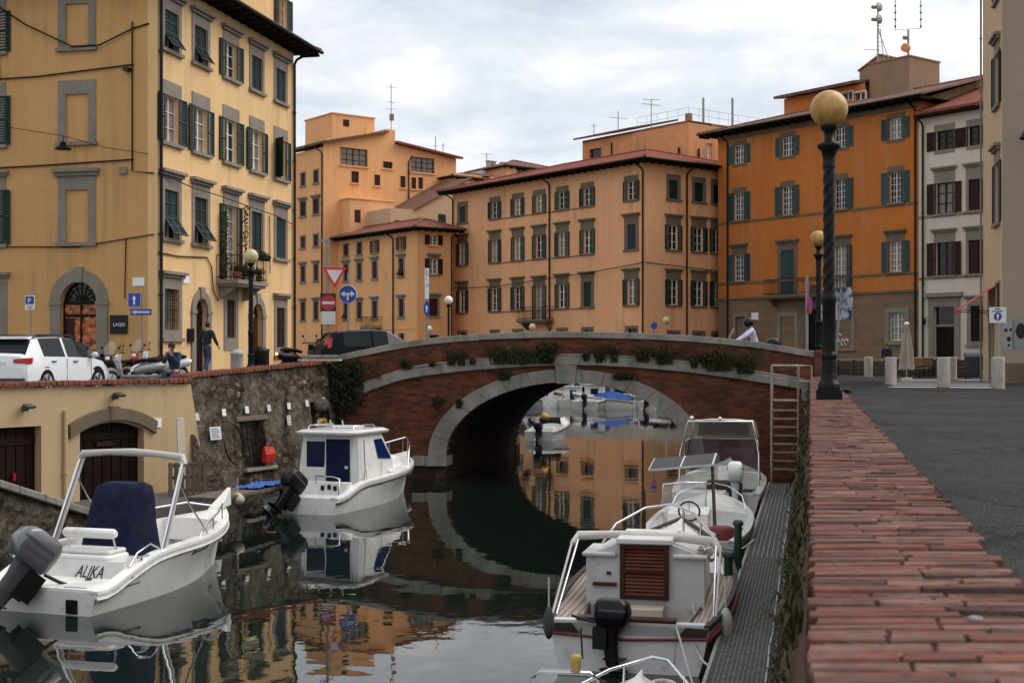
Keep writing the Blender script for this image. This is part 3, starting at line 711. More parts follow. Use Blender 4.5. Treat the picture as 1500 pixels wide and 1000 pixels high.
# ------------------------------------------------------------------ 1 yellow building, left bank
def left_building():
    A = (PX(230, 48), 48.0)
    root = thing('corner_building', 'tall yellow corner building with green shutters and grey stone window frames', 'building', (A[0], A[1], 0))
    uR = Vector((0.2333, 1, 0)).normalized(); uL = Vector((uR.y, -uR.x, 0))
    fr = Facade(root, A[0], A[1], uR.x, uR.y, 12.72, -0.5, 14.75)
    LL = 22.0
    fl = Facade(root, A[0] - uL.x * LL, A[1] - uL.y * LL, uL.x, uL.y, LL, -0.5, 14.75)
    cols = [fr.at(p)[0] for p in (251, 294, 338, 376, 411)]
    st = {4: ['flap', 'flap', 'open', 'closed', 'closed'], 3: ['open', 'open', 'open', 'open', 'ajar'], 2: ['flap', 'flap', None, 'closed', 'closed']}
    for r, (z0, h, cor, bt) in {4: (12.25, 1.43, .42, .42), 3: (8.85, 1.72, None, .52), 2: (5.33, 1.78, .5, .5)}.items():
        for c, s in enumerate(cols):
            if r == 2 and c == 2: continue
            k = st[r][c]
            cur = 'curtain_pane' if (r == 3 and c in (0, 1, 3)) else 'pane'
            window(fr, s, z0, 1.08, h, k, 'green' if (c + r) % 2 or k == 'open' else 'teal_dk', 'sash', cur, (.22, bt, .0), 'serena', cor, True, 2, 3, .56 if k in ('open', 'ajar') else None)
    # ground floor
    window(fr, cols[0], 1.98, 1.1, 1.5, None, pane='pane', sur=(.24, .38, .3), cornice=.42, frame=False)
    def grille(s, z0, w, h):
        mb = M()
        for i in range(7): mb.tube([(-w / 2 + w * i / 6, .05, z0), (-w / 2 + w * i / 6, .05, z0 + h)], .016, 5)
        for i in range(5): mb.tube([(-w / 2, .05, z0 + h * i / 4), (w / 2, .05, z0 + h * i / 4)], .014, 5)
        fr.part('grille', mb, m_['iron'], s)
    grille(cols[0], 1.98, 1.1, 1.5)
    window(fr, cols[2], 1.75, .8, 1.55, 'closed', 'brown', sur=(.26, .5, .5), sill=False, frame=False)
    window(fr, cols[4], 1.4, .95, 1.75, 'closed', 'brown', sur=(.24, .38, .35), cornice=.4, frame=False)
    grille(cols[4], 1.4, .95, 1.75)
    arch_door(fr, cols[1], 1.0, 0.0, 2.75, .82, 'serena', 'door')
    arch_door(fr, cols[3], 1.0, 0.0, 2.75, .82, 'serena', 'wood')
    # french door and balcony
    window(fr, cols[2], 4.05, 1.05, 3.05, 'open', 'green', 'sash', 'pane', (.2, .5, 0), 'serena', .5, False, 2, 5)
    balcony(fr, cols[2] - 1.35, cols[2] + 1.55, 4.05, .95, .95, slab='serena')
    # house number, plaque and post box beside the door
    fr.part('letter_box', M().box(-.17, .17, -.14, 0, 1.55, 2.05), m_['black'], cols[1] - .98, 0.0)
    fr.part('wall_plaque', M().box(-.22, .22, -.03, 0, 3.75, 4.05), m_['signwhite'], cols[0] + 1.15, 0)
    drainpipe(fr, .12, 0, 14.7, .065); drainpipe(fr, 12.6, 0, 14.7, .065)
    cable(fr, [(-.0, 4.75, .05), (1.5, 4.72, .05), (3.9, 4.85, .05), (4.3, 4.5, .05), (4.45, 3.6, .05), (4.9, 3.2, .05)], .025)
    cable(fr, [(0, 7.62, .06), (2.3, 7.35, .26), (4.8, 7.3, .28), (7.5, 7.18, .3), (10, 7.1, .3), (12.7, 6.9, .12)], .022)
    cable(fr, [(9.9, 7.1, .06), (9.95, 4.6, .06)], .02)
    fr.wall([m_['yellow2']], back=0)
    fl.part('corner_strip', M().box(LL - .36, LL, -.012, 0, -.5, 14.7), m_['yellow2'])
    # left facade
    cb = fl.at(113)[0]; cb2 = fl.at(-19)[0]; cb3 = cb2 - (cb - cb2)
    for s in (cb, cb3):
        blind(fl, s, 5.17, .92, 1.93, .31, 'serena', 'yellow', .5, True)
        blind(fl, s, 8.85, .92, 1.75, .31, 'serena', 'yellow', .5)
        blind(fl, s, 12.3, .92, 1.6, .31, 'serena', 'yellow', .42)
    for z0, h in ((5.17, 2.0), (8.85, 1.8), (12.3, 1.5)):
        window(fl, cb2, z0, 1.0, h, 'open', 'green', sur=(.3, .5, 0), cornice=.5 if z0 < 6 else None)
    window(fl, cb2, 1.2, 1.1, 2.3, None, sur=(.3, .3, .2), cornice=.4, frame=False)
    g = M()
    for i in range(8): g.tube([(-.5 + i / 7, .05, 1.2), (-.5 + i / 7, .05, 3.5)], .016, 5)
    for i in range(7): g.tube([(-.55, .05, 1.3 + i * .35), (.55, .05, 1.3 + i * .35)], .014, 5)
    fl.part('grille', g, m_['iron'], cb2)
    # lit shop door
    lit = shopglow()
    o = arch_door(fl, fl.at(116)[0], 1.46, 0.0, 3.0, 1.17, 'serena', 'door', lit)
    ds = M()
    for x in (-.7, -.02, .66): ds.box(x, x + .05, .1, .15, 0, 2.95)
    for z in (.02, 2.45, 2.9): ds.box(-.7, .71, .095, .155, z, z + .09)
    part('door_frame', ds, m_['door'], o)
    part('entry_curtain', M().box(-.71, -.28, .16, .17, .1, 2.4), m_['plum'], o)
    sx = fl.at(175)[0]
    sg = fl.part('shop_sign', M().box(-.34, .34, -.09, 0, 1.83, 2.5), m_['black'], sx, 0, bev=.01)
    text('LAQO', .17, m_['signwhite'], sg, (-.2, -.1, 2.1), (R(90), 0, 0))
    fl.part('street_name_plate', M().box(-.23, .23, -.03, 0, 3.55, 3.85), m_['signwhite'], fl.at(203)[0], 0)
    cable(fl, [(LL - 9, 11.25, .06), (LL - 4.8, 11.3, .06), (LL - .9, 11.55, .06)], .03)
    cable(fl, [(LL - 9, 7.95, .06), (LL - 4.6, 8.02, .06), (LL - .9, 8.12, .06)], .03)
    cable(fl, [(LL - 7.4, 14.6, .06), (LL - 5.2, 13.2, .12), (LL - 3.3, 12.3, .2), (LL - 2.2, 12.3, .15), (LL - .95, 12.85, .06), (LL - .3, 13.0, .05)], .03)
    cable(fl, [(LL - .95, 13.1, .06), (LL - .95, 7.7, .06), (LL - .1, 7.6, .06)], .03)
    cable(fl, [(LL - 8, 5.1, .06), (LL - 3.2, 5.0, .06), (LL - .1, 5.4, .06)], .022)
    cable(fl, [(LL - 1.2, 5.3, .06), (LL - 1.25, 3.1, .06)], .022)
    cable(fl, [(LL - 6.4, 14.7, .06), (LL - 6.5, 12.5, .08), (LL - 6.35, 11.3, .08)], .03)
    fl.part('wall_box', M().box(-.14, .14, -.12, 0, 7.62, 7.85), m_['serena'], fl.at(182)[0])
    fl.part('security_camera', M().box(-.1, .1, -.3, 0, 11.3, 11.42), m_['black'], LL - 1.1)
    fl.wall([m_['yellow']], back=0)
    # back walls, roof, attic
    n = Vector((-uR.y, uR.x, 0))
    p1 = Vector((A[0], A[1], 0)); p2 = p1 + uR * 12.72; p3 = p2 - uL * LL; p4 = p1 - uL * LL
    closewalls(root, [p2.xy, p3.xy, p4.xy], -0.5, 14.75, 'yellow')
    hip_roof(root, (A[0] - uL.x * LL, A[1] - uL.y * LL), uL, LL, 12.72, 14.9, .95, .3)
    o = p1 + uR * 6.2 - uL * .5
    fa = Facade(root, o.x, o.y, uR.x, uR.y, 6.4, 14.9, 18.2)
    window(fa, fa.at(414)[0], 15.95, 1.0, 1.35, 'open', 'green', sur=(.12, .12, 0), sill=False)
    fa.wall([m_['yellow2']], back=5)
    hip_roof(root, (o.x, o.y), uR, 6.4, 5, 18.2, .5, .25)
    # little street lamp hung on the left facade
    sp = fl.at(109)[0]
    mb = M().tube([(0, -.75, 8.95), (0, -.75, 8.72)], .02, 6); mb.lathe([(.02, .2), (.09, .18), (.14, .02), (.3, -.06), (.3, -.09), (.12, -.1)], 12, (0, -.75, 8.55))
    mb.tube([(-5.5, -.75, 10.2), (-2.5, -.75, 9.4), (0, -.75, 8.95), (1.6, -.6, 8.5), (3.0, -.05, 8.3)], .012, 5)
    fl.part('hanging_lamp', mb, m_['iron'], sp)
    return root, fr, fl
def shopglow():
    g = G('warm_shop_interior')
    f = g.noise(g.mapv(g.obj, (3.0, 1, 4.0)), 1.6, 4, 0.6)
    col = g.ramp(f, 0.4, 0.75, (0.05, 0.008, 0.003, 1), (0.9, 0.25, 0.04, 1))
    m = g.out((0.05, 0.02, 0.01), 0.3)
    g.l(col, g.b.inputs['Emission Color']); g.b.inputs['Emission Strength'].default_value = 0.35
    return m
def text(s, size, mat, parent, loc, rot, ext=.004, shear=0.0, align='LEFT', name='lettering', sx=1.0):
    c = bpy.data.curves.new(name, 'FONT'); c.body = s; c.size = size; c.extrude = ext; c.shear = shear; c.align_x = align
    t = bpy.data.objects.new('t', c); COL.objects.link(t); bpy.context.view_layer.update()
    me = bpy.data.meshes.new_from_object(t.evaluated_get(bpy.context.evaluated_depsgraph_get())); bpy.data.objects.remove(t); me.name = name
    me.materials.clear(); me.materials.append(mat)
    o = link(name, me, parent, loc, rot=rot); o.scale = (sx, 1, 1)
    return o
LB, LBR, LBL = left_building()

# ------------------------------------------------------------------ 2 salmon building across the canal end
def central_building():
    O = (PX(663, 110), 110.0); C = (PX(945, 92), 92.0)
    root = thing('apartment_building', 'long salmon apartment building with dark shutters and red hipped roof behind the bridge', 'building', (C[0], C[1], 0))
    u = Vector((C[0] - O[0], C[1] - O[1], 0)); L = u.length; u.normalize()
    f = Facade(root, O[0], O[1], u.x, u.y, L, -.2, 14.5)
    cols = [f.at(p)[0] for p in (677.5, 725, 758.5, 790, 823.6, 860.5, 925)]
    for c, s in enumerate(cols):
        k = 'closed' if c == 0 else 'open'
        window(f, s, 11.95, .85, 1.3, k, 'teal_dk' if c == 0 else 'green', sur=(.3, .4, 0), stone='serena_dk', ny=3, sw=.42)
        window(f, s, 8.48, .85, 1.75, 'closed' if c == 6 else 'open', 'teal_dk' if c == 6 else 'green', sur=(.3, .5, 0), stone='serena_dk', cornice=.55, ny=3, sw=.42)
        if c == 3: continue
        window(f, s, 4.62, .85, 1.78, 'closed' if c == 5 else 'open', 'teal_dk' if c == 5 else 'green', sur=(.3, .5, 0), stone='serena_dk', cornice=.55, ny=3, sw=.42)
    window(f, cols[3], 3.82, .85, 2.55, 'open', 'green', sur=(.3, .5, 0), stone='serena_dk', cornice=.55, ny=5, sill=False, sw=.42)
    balcony(f, cols[3] - 1.7, cols[3] + 1.7, 3.8, .95, .9)
    for s in cols[:3] + cols[4:]:
        window(f, s, 2.2, .95, .75, None, sur=(.2, .2, 0), stone='serena_dk', frame=False)
    window(f, cols[3], .1, 1.3, 2.5, 'closed', 'brown', sur=(.25, .3, 0), stone='serena_dk', frame=False, sill=False)
    for z in (11.8, 8.33, 4.47): f.part('string_course', M().box(cols[1] - .75, cols[5] + .75, -.05, 0, z, z + .07), m_['serena_dk'])
    drainpipe(f, .15, 0, 14.3); drainpipe(f, f.at(806)[0], 0, 14.3); drainpipe(f, L - .15, 0, 14.3)
    cable(f, [(0, 6.65, .05), (6, 6.5, .3), (12, 6.8, .3), (18, 7.1, .3), (L, 7.5, .1)], .03)
    f.part('base_course', M().box(0, L, -.03, 0, -.2, 3.15).box(0, L, -.05, 0, 3.15, 3.2), m_['apricot2']) if False else None
    f.wall([m_['salmon']])
    r = Vector((.793, .61, 0))
    g = Facade(root, C[0], C[1], r.x, r.y, 13.0, -.2, 14.5)
    for c, px in enumerate((986.5, 1023.5, 1051)):
        s = g.at(px)[0]
        window(g, s, 12.05, .9, 1.35, 'closed', 'green', sur=(.25, .4, 0), stone='serena_dk', frame=False)
        window(g, s, 8.5, .85, 1.72, 'open', 'green', sur=(.3, .5, 0), stone='serena_dk', cornice=.55, sw=.42)
        window(g, s, 4.62, .85, 1.78, 'open', 'green', sur=(.3, .5, 0), stone='serena_dk', cornice=.55, sw=.42)
        window(g, s, 1.9, .95, .75, None, sur=(.2, .2, 0), stone='serena_dk', frame=False)
    drainpipe(g, g.at(1005)[0], 0, 14.3)
    cable(g, [(0, 7.5, .05), (4, 7.3, .2), (9, 7.1, .1)], .03)
    g.wall([m_['salmon']])
    W = 13.0
    p0 = Vector((O[0], O[1], 0)); n = Vector((-u.y, u.x, 0))
    closewalls(root, [(p0 + u * L + n * W).xy, (p0 + n * W).xy, p0.xy], -.2, 14.5, 'salmon')
    hip_roof(root, O, u, L, W, 14.55, .95, .27, 'tile_red')
central_building()

def block(name, label, px0, D0, u, L, W, z0, z1, wall='salmon', roof=None, ov=.35, slope=.25, lh=True, rh=True, cat='building', wins=(), top=None, o=None):
    """a plain volume with one detailed front and a roof"""
    if o is None: o = (PX(px0, D0), D0)
    root = thing(name, label, cat, (o[0], o[1], z0))
    uu = Vector((u[0], u[1], 0)).normalized()
    f = Facade(root, o[0], o[1], uu.x, uu.y, L, z0, z1)
    for wv in wins:
        px, y0, y1, w = wv[:4]; kw = wv[4] if len(wv) > 4 else {}
        s, D = f.at(px); a, b = PZ(y1, D), PZ(y0, D)
        d = dict(shutters=None, frame=False, sur=(.1, .1, 0), sill=True, stone='serena'); d.update(kw)
        window(f, s, a, w, b - a, **d)
    f.wall([m_[wall]], back=W)
    if roof: hip_roof(root, o, uu, L, W, z1 + .02, ov, slope, roof, lh, rh, th=.1, gutter=False)
    return root, f
UR = (.793, .61); UL = (.61, -.793)
# ------------------------------------------------------------------ 3 apricot buildings left of centre
def apricot():
    C = Vector((PX(474, 115), 115.0, 0))
    root = thing('apartment_building', 'tallest apricot building with a roof tower and wide studio windows, left of centre', 'building', C)
    ul = Vector((UL[0], UL[1], 0)).normalized(); ur = Vector((UR[0], UR[1], 0)).normalized()
    f = Facade(root, C.x - ul.x * 9, C.y - ul.y * 9, ul.x, ul.y, 9, -.2, 19.1)
    for px in (444, 463):
        s = f.at(px)[0]
        for z0, h, c, w, k in ((16.1, 1.1, 'plum', .75, 0), (13.4, 1.3, 'brown', 1.0, 1), (10.6, 1.0, 'plum', .8, 0), (7.6, 1.4, 'plum', .75, 1), (4.2, 1.6, 'plum', .75, 1)):
            window(f, s, z0, w, h, 'closed', c, sur=(.12, .14, 0), cornice=.14 if k else None, frame=False)
    drainpipe(f, 8.85, 0, 19.0); f.wall([m_['apricot']])
    g = Facade(root, C.x, C.y, ur.x, ur.y, 14.0, -.2, 19.3)
    def w(px, y0, y1, wd, **k):
        s, D = g.at(px); a, b = PZ(y1, D), PZ(y0, D)
        d = dict(shutters='closed', shut='plum', sur=(.05, .05, 0), frame=False, stone='apricot'); d.update(k)
        window(g, s, a, wd, b - a, **d)
    w(518.5, 217.5, 243, 2.75, shutters=None, frame=True, sash='brown', nx=4, ny=3, pane='curtain_pane')
    w(520, 251, 268, .75); w(552.5, 256, 272, .6); w(568, 237, 247, 1.0, shutters=None, frame=True, sash='brown')
    w(619, 231, 253, 2.6, shutters=None, frame=True, sash='brown', nx=4, ny=3, pane='curtain_pane')
    w(590, 258, 275, .55); w(606, 260, 277, .5); w(616, 260, 277, .5)
    drainpipe(g, g.at(598)[0], 10, 19)
    g.wall([m_['apricot']])
    p = lambda a, d: C + ur * a + Vector((-ur.y, ur.x, 0)) * d
    closewalls(root, [p(14, 0).xy, p(14, 10).xy, p(0, 10).xy], -.2, 19.0, 'apricot')
    mb = M()                                            # sloping roof rising to the tower block
    n = 10.0
    mb.loft([[(-.5, -.5, 19.0), (6.35, -.5, 20.6), (6.35, n, 20.6), (-.5, n, 19.0)], [(-.5, -.5, 19.2), (6.35, -.5, 20.8), (6.35, n, 20.8), (-.5, n, 19.2)]])
    part('roof', mb, m_['tile_old'], root, (0, 0, .3), math.atan2(ur.y, ur.x))
    mb = M().extr([(0, 19.0), (7.3, 19.0), (7.3, 21.0), (6.35, 21.0), (6.35, 20.7), (0, 19.1)], .0, .3)
    mb.box(6.35, 7.3, .31, 9, 19.0, 21.0)
    part('gable_wall', mb, m_['apricot'], root, (0, 0, .3), math.atan2(ur.y, ur.x))
    mb = M().box(2.6, 7.0, 3.0, 8, 19.5, 22.4); mb.box(2.5, 7.1, 2.9, 8.1, 22.4, 22.5)
    mb.box(3.7, 4.3, 2.96, 3.0, 21.4, 22.0, 1)
    part('roof_tower', mb, [m_['apricot'], m_['brown']], root, (0, 0, .3), math.atan2(ur.y, ur.x))
    mb = M().loft([[(7.32, -.6, 19.75), (14.4, -.6, 18.95), (14.4, 9, 20.4), (7.32, 9, 21)], [(7.32, -.6, 19.95), (14.4, -.6, 19.15), (14.4, 9, 20.6), (7.32, 9, 21.2)]])
    part('roof', mb, m_['tile_red'], root, (0, 0, .3), math.atan2(ur.y, ur.x))
    mb = M().extr([(7.32, 19.0), (13.9, 19.0), (13.9, 19.02), (7.32, 19.74)], .0, .3)
    part('gable_wall', mb, m_['apricot'], root, (0, 0, .3), math.atan2(ur.y, ur.x))
    mb = M().box(1.7, 6.2, -1.5, 0, 8, 14.6); mb.box(1.6, 6.3, -1.6, 0, 14.6, 14.72); mb.box(6.2, 7.6, -.9, 0, 8, 14.1); mb.box(6.15, 7.7, -1.0, 0, 14.1, 14.2)
    mb.box(2.2, 2.8, -1.53, -1.5, 12.6, 13.7, 1)
    part('stair_bay', mb, [m_['apricot2'], m_['plum']], root, (0, 0, 0), math.atan2(ur.y, ur.x), bev=.03)
    mb = M()
    for x in (1.0, 1.5): mb.box(x, x + .3, 1, 1.3, 19.4, 20.1)
    part('chimney', mb, m_['white_wall'], root, (0, 0, 0), math.atan2(ur.y, ur.x))
    # lower house in front
    C2 = Vector((PX(611, 106), 106.0, 0))
    root = thing('apartment_building', 'lower apricot house with brown shutters and a shallow tiled roof left of the salmon building', 'building', C2)
    L = 13.6
    f = Facade(root, C2.x - ul.x * L, C2.y - ul.y * L, ul.x, ul.y, L, -.2, 11.1)
    for i, px in enumerate((488, 507, 526.5, 549, 588)):
        s = f.at(px)[0]; open_ = i in (3, 4)
        window(f, s, 9.65, .7, 1.0, 'open' if open_ else ('closed' if i else None), 'brown', sur=(.16, .12, 0), frame=not open_ and i < 2, sw=.36)
        window(f, s, 7.5, .68, 1.42, 'flap' if i == 4 else 'closed', 'plum', sur=(.16, .16, 0), cornice=.18, frame=False, stone='travertine')
        window(f, s, 4.2, .68, 1.42, 'flap' if i == 1 else 'closed', 'plum', sur=(.16, .16, 0), cornice=.18, frame=False, stone='travertine')
        if i == 4: window(f, s, 2.3, .7, .55, None, sur=(.08, .08, 0), frame=False)
    s = f.at(549)[0]; balcony(f, s - 1.3, s + 1.1, 3.4, .9, .7, bars='brown')
    drainpipe(f, f.at(577)[0], 0, 11)
    f.part('string_course', M().box(0, L, -.04, 0, 3.2, 3.3), m_['apricot2'])
    f.wall([m_['apricot']])
    g = Facade(root, C2.x, C2.y, ur.x, ur.y, 3.5, -.2, 11.1)
    s = g.at(635)[0]
    window(g, s, 9.95, .85, .8, 'open', 'brown', sur=(.05, .05, 0), stone='apricot')
    window(g, s, 7.6, .85, 1.25, 'open', 'brown', sur=(.1, .2, 0), cornice=.2, stone='travertine', pane='curtain_pane')
    window(g, s, 4.25, .85, 1.4, 'closed', 'plum', sur=(.16, .16, 0), cornice=.2, frame=False, stone='travertine')
    window(g, s, 2.1, .9, .6, None, sur=(.08, .08, 0), frame=False)
    drainpipe(g, 3.3, 0, 11)
    g.wall([m_['apricot']])
    p = lambda a, d: C2 + ur * a - ul * d
    closewalls(root, [p(3.5, 0).xy, p(3.5, L).xy, p(0, L).xy], -.2, 11.1, 'apricot')
    hip_roof(root, (C2.x - ul.x * L, C2.y - ul.y * L), ul, L, 3.5, 11.2, .75, .36, 'tile')
    # pale gable above it and small houses behind
    o = Vector((PX(572, 113), 113.0, 0))
    root = thing('house', 'pale gabled house wall with a small green window above the lower apricot roof', 'house', o)
    mb = M().extr([(0, 0), (8.2, 0), (8.2, 16.6), (2.6, 13.6), (0, 13.6)], 0, 6)
    part('wall', mb, m_['cream'], root, rz=math.atan2(ur.y, ur.x))
    part('window', M().box(4.9, 5.7, -.02, .1, 12.3, 13.4), m_['green'], root, rz=math.atan2(ur.y, ur.x))
    part('window', M().box(.4, .95, -.02, .1, 11.6, 12.6), m_['brown'], root, rz=math.atan2(ur.y, ur.x))
    mb = M().loft([[(2.4, -.25, 13.55), (8.3, -.25, 16.7), (8.3, 6, 16.7), (2.4, 6, 13.55)], [(2.4, -.25, 13.7), (8.3, -.25, 16.85), (8.3, 6, 16.85), (2.4, 6, 13.7)]])
    part('roof', mb, m_['tile_old'], root, rz=math.atan2(ur.y, ur.x))
    block('house', 'small salmon house with a tiled roof behind the left end of the red hipped roof', 664, 121, UR, 10, 8, 5, 17.3, 'salmon', 'tile_old', .5, .22, wins=((712, 258, 268, .8),))
    block('house', 'topmost little salmon house peeking above the red hipped roof', 742, 126, UR, 6.5, 6, 8, 19.0, 'salmon', 'tile_old', .4, .3, wins=((765, 246, 254, 1.2),))
    c, f = block('roof_terrace', 'grey cluttered roof terrace wall with chimney pots beyond the red hipped roof', 706, 128, UR, 5, 5, 8, 18.9, 'white_wall', None, cat='roof terrace')
    mb = M()
    for x in (1.5, 2.1, 3.2, 3.7): mb.box(x, x + .35, 1, 1.35, 10.9, 12.0); mb.box(x - .06, x + .41, .94, 1.41, 12.0, 12.1)
    part('chimney', mb, m_['concrete'], c, rz=f.rz)
apricot()
# ------------------------------------------------------------------ 4 weathered block behind the salmon roof
def towerblock():
    C = Vector((PX(1009, 102), 102.0, 0)); ul = Vector((UL[0], UL[1], 0)).normalized(); ur = Vector((UR[0], UR[1], 0)).normalized()
    root = thing('apartment_block', 'weathered salmon rooftop block with a railed terrace above the red hipped roof', 'building', C)
    L = 12.5; o = C - ul * L
    f = Facade(root, o.x, o.y, ul.x, ul.y, L, 6, 19.1)
    window(f, f.at(872)[0], PZ(234, 110), 1.5, 1.0, None, frame=False, sur=(.05, .05, 0), stone='tower')
    drainpipe(f, f.at(897)[0], 12, 19, neck=0); drainpipe(f, L - 1.0, 12, 17.6, .08, neck=0)
    f.wall([m_['tower']])
    g = Facade(root, C.x, C.y, ur.x, ur.y, 8, 6, 19.1)
    drainpipe(g, 1.0, 10, 17.5, .08, neck=0)
    s, D = g.at(1039); window(g, s, PZ(234, D), .6, 1.25, None, frame=True, pane='sash', sur=(.06, .06, 0), stone='tower', ny=2)
    g.wall([m_['tower']])
    p = lambda a, d: C + ur * a - ul * d
    closewalls(root, [p(8, 0).xy, p(8, L).xy, p(0, L).xy], 6, 19.1, 'tower')
    rz = math.atan2(ul.y, ul.x); lo = o - C
    mb = M().box(0, L, 0, 8, 18.9, 19.09); part('terrace_floor', mb, m_['paving'], root, (lo.x, lo.y, 0), rz)
    mb = M().loft([[(-.5, -.6, 18.6), (6.3, -.6, 18.6), (6.3, 5, 19.9), (-.5, 5, 19.9)], [(-.5, -.6, 18.75), (6.3, -.6, 18.75), (6.3, 5, 20.05), (-.5, 5, 20.05)]])
    mb.xform(Matrix.Translation((0, 0, .55)))
    part('roof', mb, m_['tile_old'], root, (lo.x, lo.y, 0), rz)
    mb = M()
    pts = [(6.6, .1), (L - .1, .1), (L - .1, 7.8)]
    for z in (19.6, 20.1): mb.tube([(x, y, z) for x, y in pts], .014, 5)
    for a, b in zip(pts[:-1], pts[1:]):
        k = int(math.hypot(b[0] - a[0], b[1] - a[1]) / 1.1)
        for i in range(k + 1): mb.tube([(a[0] + (b[0] - a[0]) * i / k, a[1] + (b[1] - a[1]) * i / k, 19.0), (a[0] + (b[0] - a[0]) * i / k, a[1] + (b[1] - a[1]) * i / k, 20.1)], .012, 5)
    part('railing', mb, m_['galv'], root, (lo.x, lo.y, 0), rz)
    for x, y, h in ((L - .8, 2.4, 21.2), (L - .9, 5.8, 21.6)): part('flue_pipe', M().tube([(x, y, 19), (x, y, h)], .09, 8), m_['greypipe'], root, (lo.x, lo.y, 0), rz)
    part('chimney', M().box(L - 1.4, L - 1.0, 1.0, 1.4, 19, 19.9), m_['brown_wall'], root, (lo.x, lo.y, 0), rz)
towerblock()
# ------------------------------------------------------------------ 5 orange building, right
def orange():
    O = Vector((PX(1052, 95.5), 95.5, 0)); E = Vector((PX(1345, 82), 82.0, 0))
    u = (E - O); L = u.length; u.normalize(); n = Vector((-u.y, u.x, 0)); rz = math.atan2(u.y, u.x)
    root = thing('palazzo', 'deep orange palazzo with teal shutters and a banded stone ground floor', 'building', O)
    f = Facade(root, O.x, O.y, u.x, u.y, L, -.2, 16.75)
    cols = [f.at(p)[0] for p in (1083, 1153.5, 1231, 1312)]
    for c, s in enumerate(cols):
        window(f, s, 14.6, .98, 1.3, 'open', 'teal', sur=(.2, .32, .22), stone='serena_dk', nx=4, ny=3, sill=False, sw=.55)
        window(f, s, 10.6, .98, 1.95, 'open', 'teal', sur=(.14, .35, 0), stone='serena_dk', nx=4, ny=5, sw=.55)
        if c == 1: window(f, s, 5.2, 1.15, 3.0, 'closed', 'teal', sur=(.3, .5, 0), stone='serena_dk', cornice=.5, frame=False, sill=False)
        elif c == 2: window(f, s, 5.2, 1.1, 3.0, 'open', 'teal_dk', sur=(.3, .5, 0), stone='serena_dk', cornice=.5, nx=4, ny=7, sill=False, sw=.4)
        else: window(f, s, 6.3, .98, 1.9, 'open', 'teal', sur=(.2, .5, 0), stone='serena_dk', cornice=.5, nx=4, ny=5, sw=.55)
    window(f, cols[0] + .1, 1.6, .95, 2.2, None, sur=(.25, .3, .1), stone='serena', frame=False)
    blind(f, cols[1], 1.4, 1.25, 2.3, .3, 'serena', 'rust', .3)
    window(f, cols[3] + .1, 2.0, 1.2, 1.75, None, sur=(.3, .3, .15), stone='serena', nx=4, ny=4)
    # gateway
    sg = f.at(1196)[0]; z1 = 4.15
    f.holes.append((sg - .95, sg + .95, -.2, z1))
    o = f.part('gateway', M().box(-1.3, -.95, -.08, 0, -.2, z1 + .4).box(.95, 1.3, -.08, 0, -.2, z1 + .4).box(-.95, .95, -.08, 0, z1, z1 + .4), m_['serena_dk'], sg)
    gm = M()
    for i in range(13): gm.tube([(-.93 + 1.86 * i / 12, .1, -.2), (-.93 + 1.86 * i / 12, .1, z1)], .022, 5)
    for z in (.2, 1.4, 2.9, 4.0): gm.box(-.95, .95, .09, .12, z, z + .06)
    part('iron_gate', gm, m_['iron'], o); part('door', M().box(-.95, .95, .2, .26, -.2, z1), m_['door'], o)
    blind(f, cols[2] + .2, 1.5, 1.3, 2.2, .3, 'serena', 'rust', .3)
    gr = M()                                            # white graffiti letters
    for (x, z, w_, h) in ((-.5, 1.75, .28, .4), (-.1, 1.72, .22, .42), (.2, 1.75, .3, .38), (-.4, 2.25, .34, .22)):
        gr.lathe([(h * .32, 0), (h * .5, 0)], 10, (x, 0, 0)) if False else gr.tube([(x + w_ * .5 * math.cos(a), .045, z + h * .5 + h * .5 * math.sin(a)) for a in [i * math.pi / 4 for i in range(7)]], .05, 5)
    f.part('graffiti', gr, m_['signwhite'], cols[2] + .25)
    b = balcony(f, cols[1] - 1.35, cols[2] + .85, 5.15, 1.05, .95, slab='serena_dk')
    for e, za, zb in ((.05, 10.4, 10.55), (.05, 6.08, 6.24), (.09, 4.98, 5.14)): f.part('string_course', M().box(0, L, -e, 0, za, zb), m_['serena_dk'])
    f.part('frieze', M().box(0, L, -.06, 0, 16.35, 16.7), m_['serena_dk'])
    drainpipe(f, f.at(1067)[0], 0, 16.6); drainpipe(f, L - .15, 0, 16.6, mat='pipe')
    for px, y in ((1106, 463),): f.part('street_name_plate', M().box(-.32, .32, -.03, 0, 0, .5), m_['signwhite'], f.at(px)[0], f.z(px, y) - .25)
    f.wall([m_['orange'], m_['rust']], split=5.05)
    W = 14.0
    p0 = O.copy()
    closewalls(root, [(p0 + u * L).xy, (p0 + u * L + n * W).xy, (p0 + n * W).xy, p0.xy], -.2, 16.8, 'orange')
    hip_roof(root, (O.x, O.y), u, L, W, 16.85, 1.05, .27, 'tile_old', True, False)
    mb = M().extr([(0, 16.8), (W, 16.8), (W / 2, 16.8 + (W / 2 + .9) * .27)], -.1, .2)
    e = E - O; part('gable_wall', mb, m_['brown_wall'], root, (e.x, e.y, 0), math.atan2(n.y, n.x))
    # roof-top storey
    def lp(a, d): return O + u * a + n * d
    o = lp(.9, 6.0)
    g = Facade(root, o.x, o.y, u.x, u.y, 6.6, 17.5, 20.0)
    for px in (1241, 1259):
        s, D = g.at(px)
        window(g, s, PZ(147, D), 1.0, .55, None, frame=True, sur=(.08, .08, 0), sill=False, stone='sash', ny=1)
    g.wall([m_['orange']], back=5)
    lo = o - O
    mb = M().loft([[(-.5, -.6, 20.0), (6.9, -.6, 20.0), (6.9, 5.2, 20.9), (-.5, 5.2, 20.9)], [(-.5, -.6, 20.2), (6.9, -.6, 20.2), (6.9, 5.2, 21.1), (-.5, 5.2, 21.1)]])
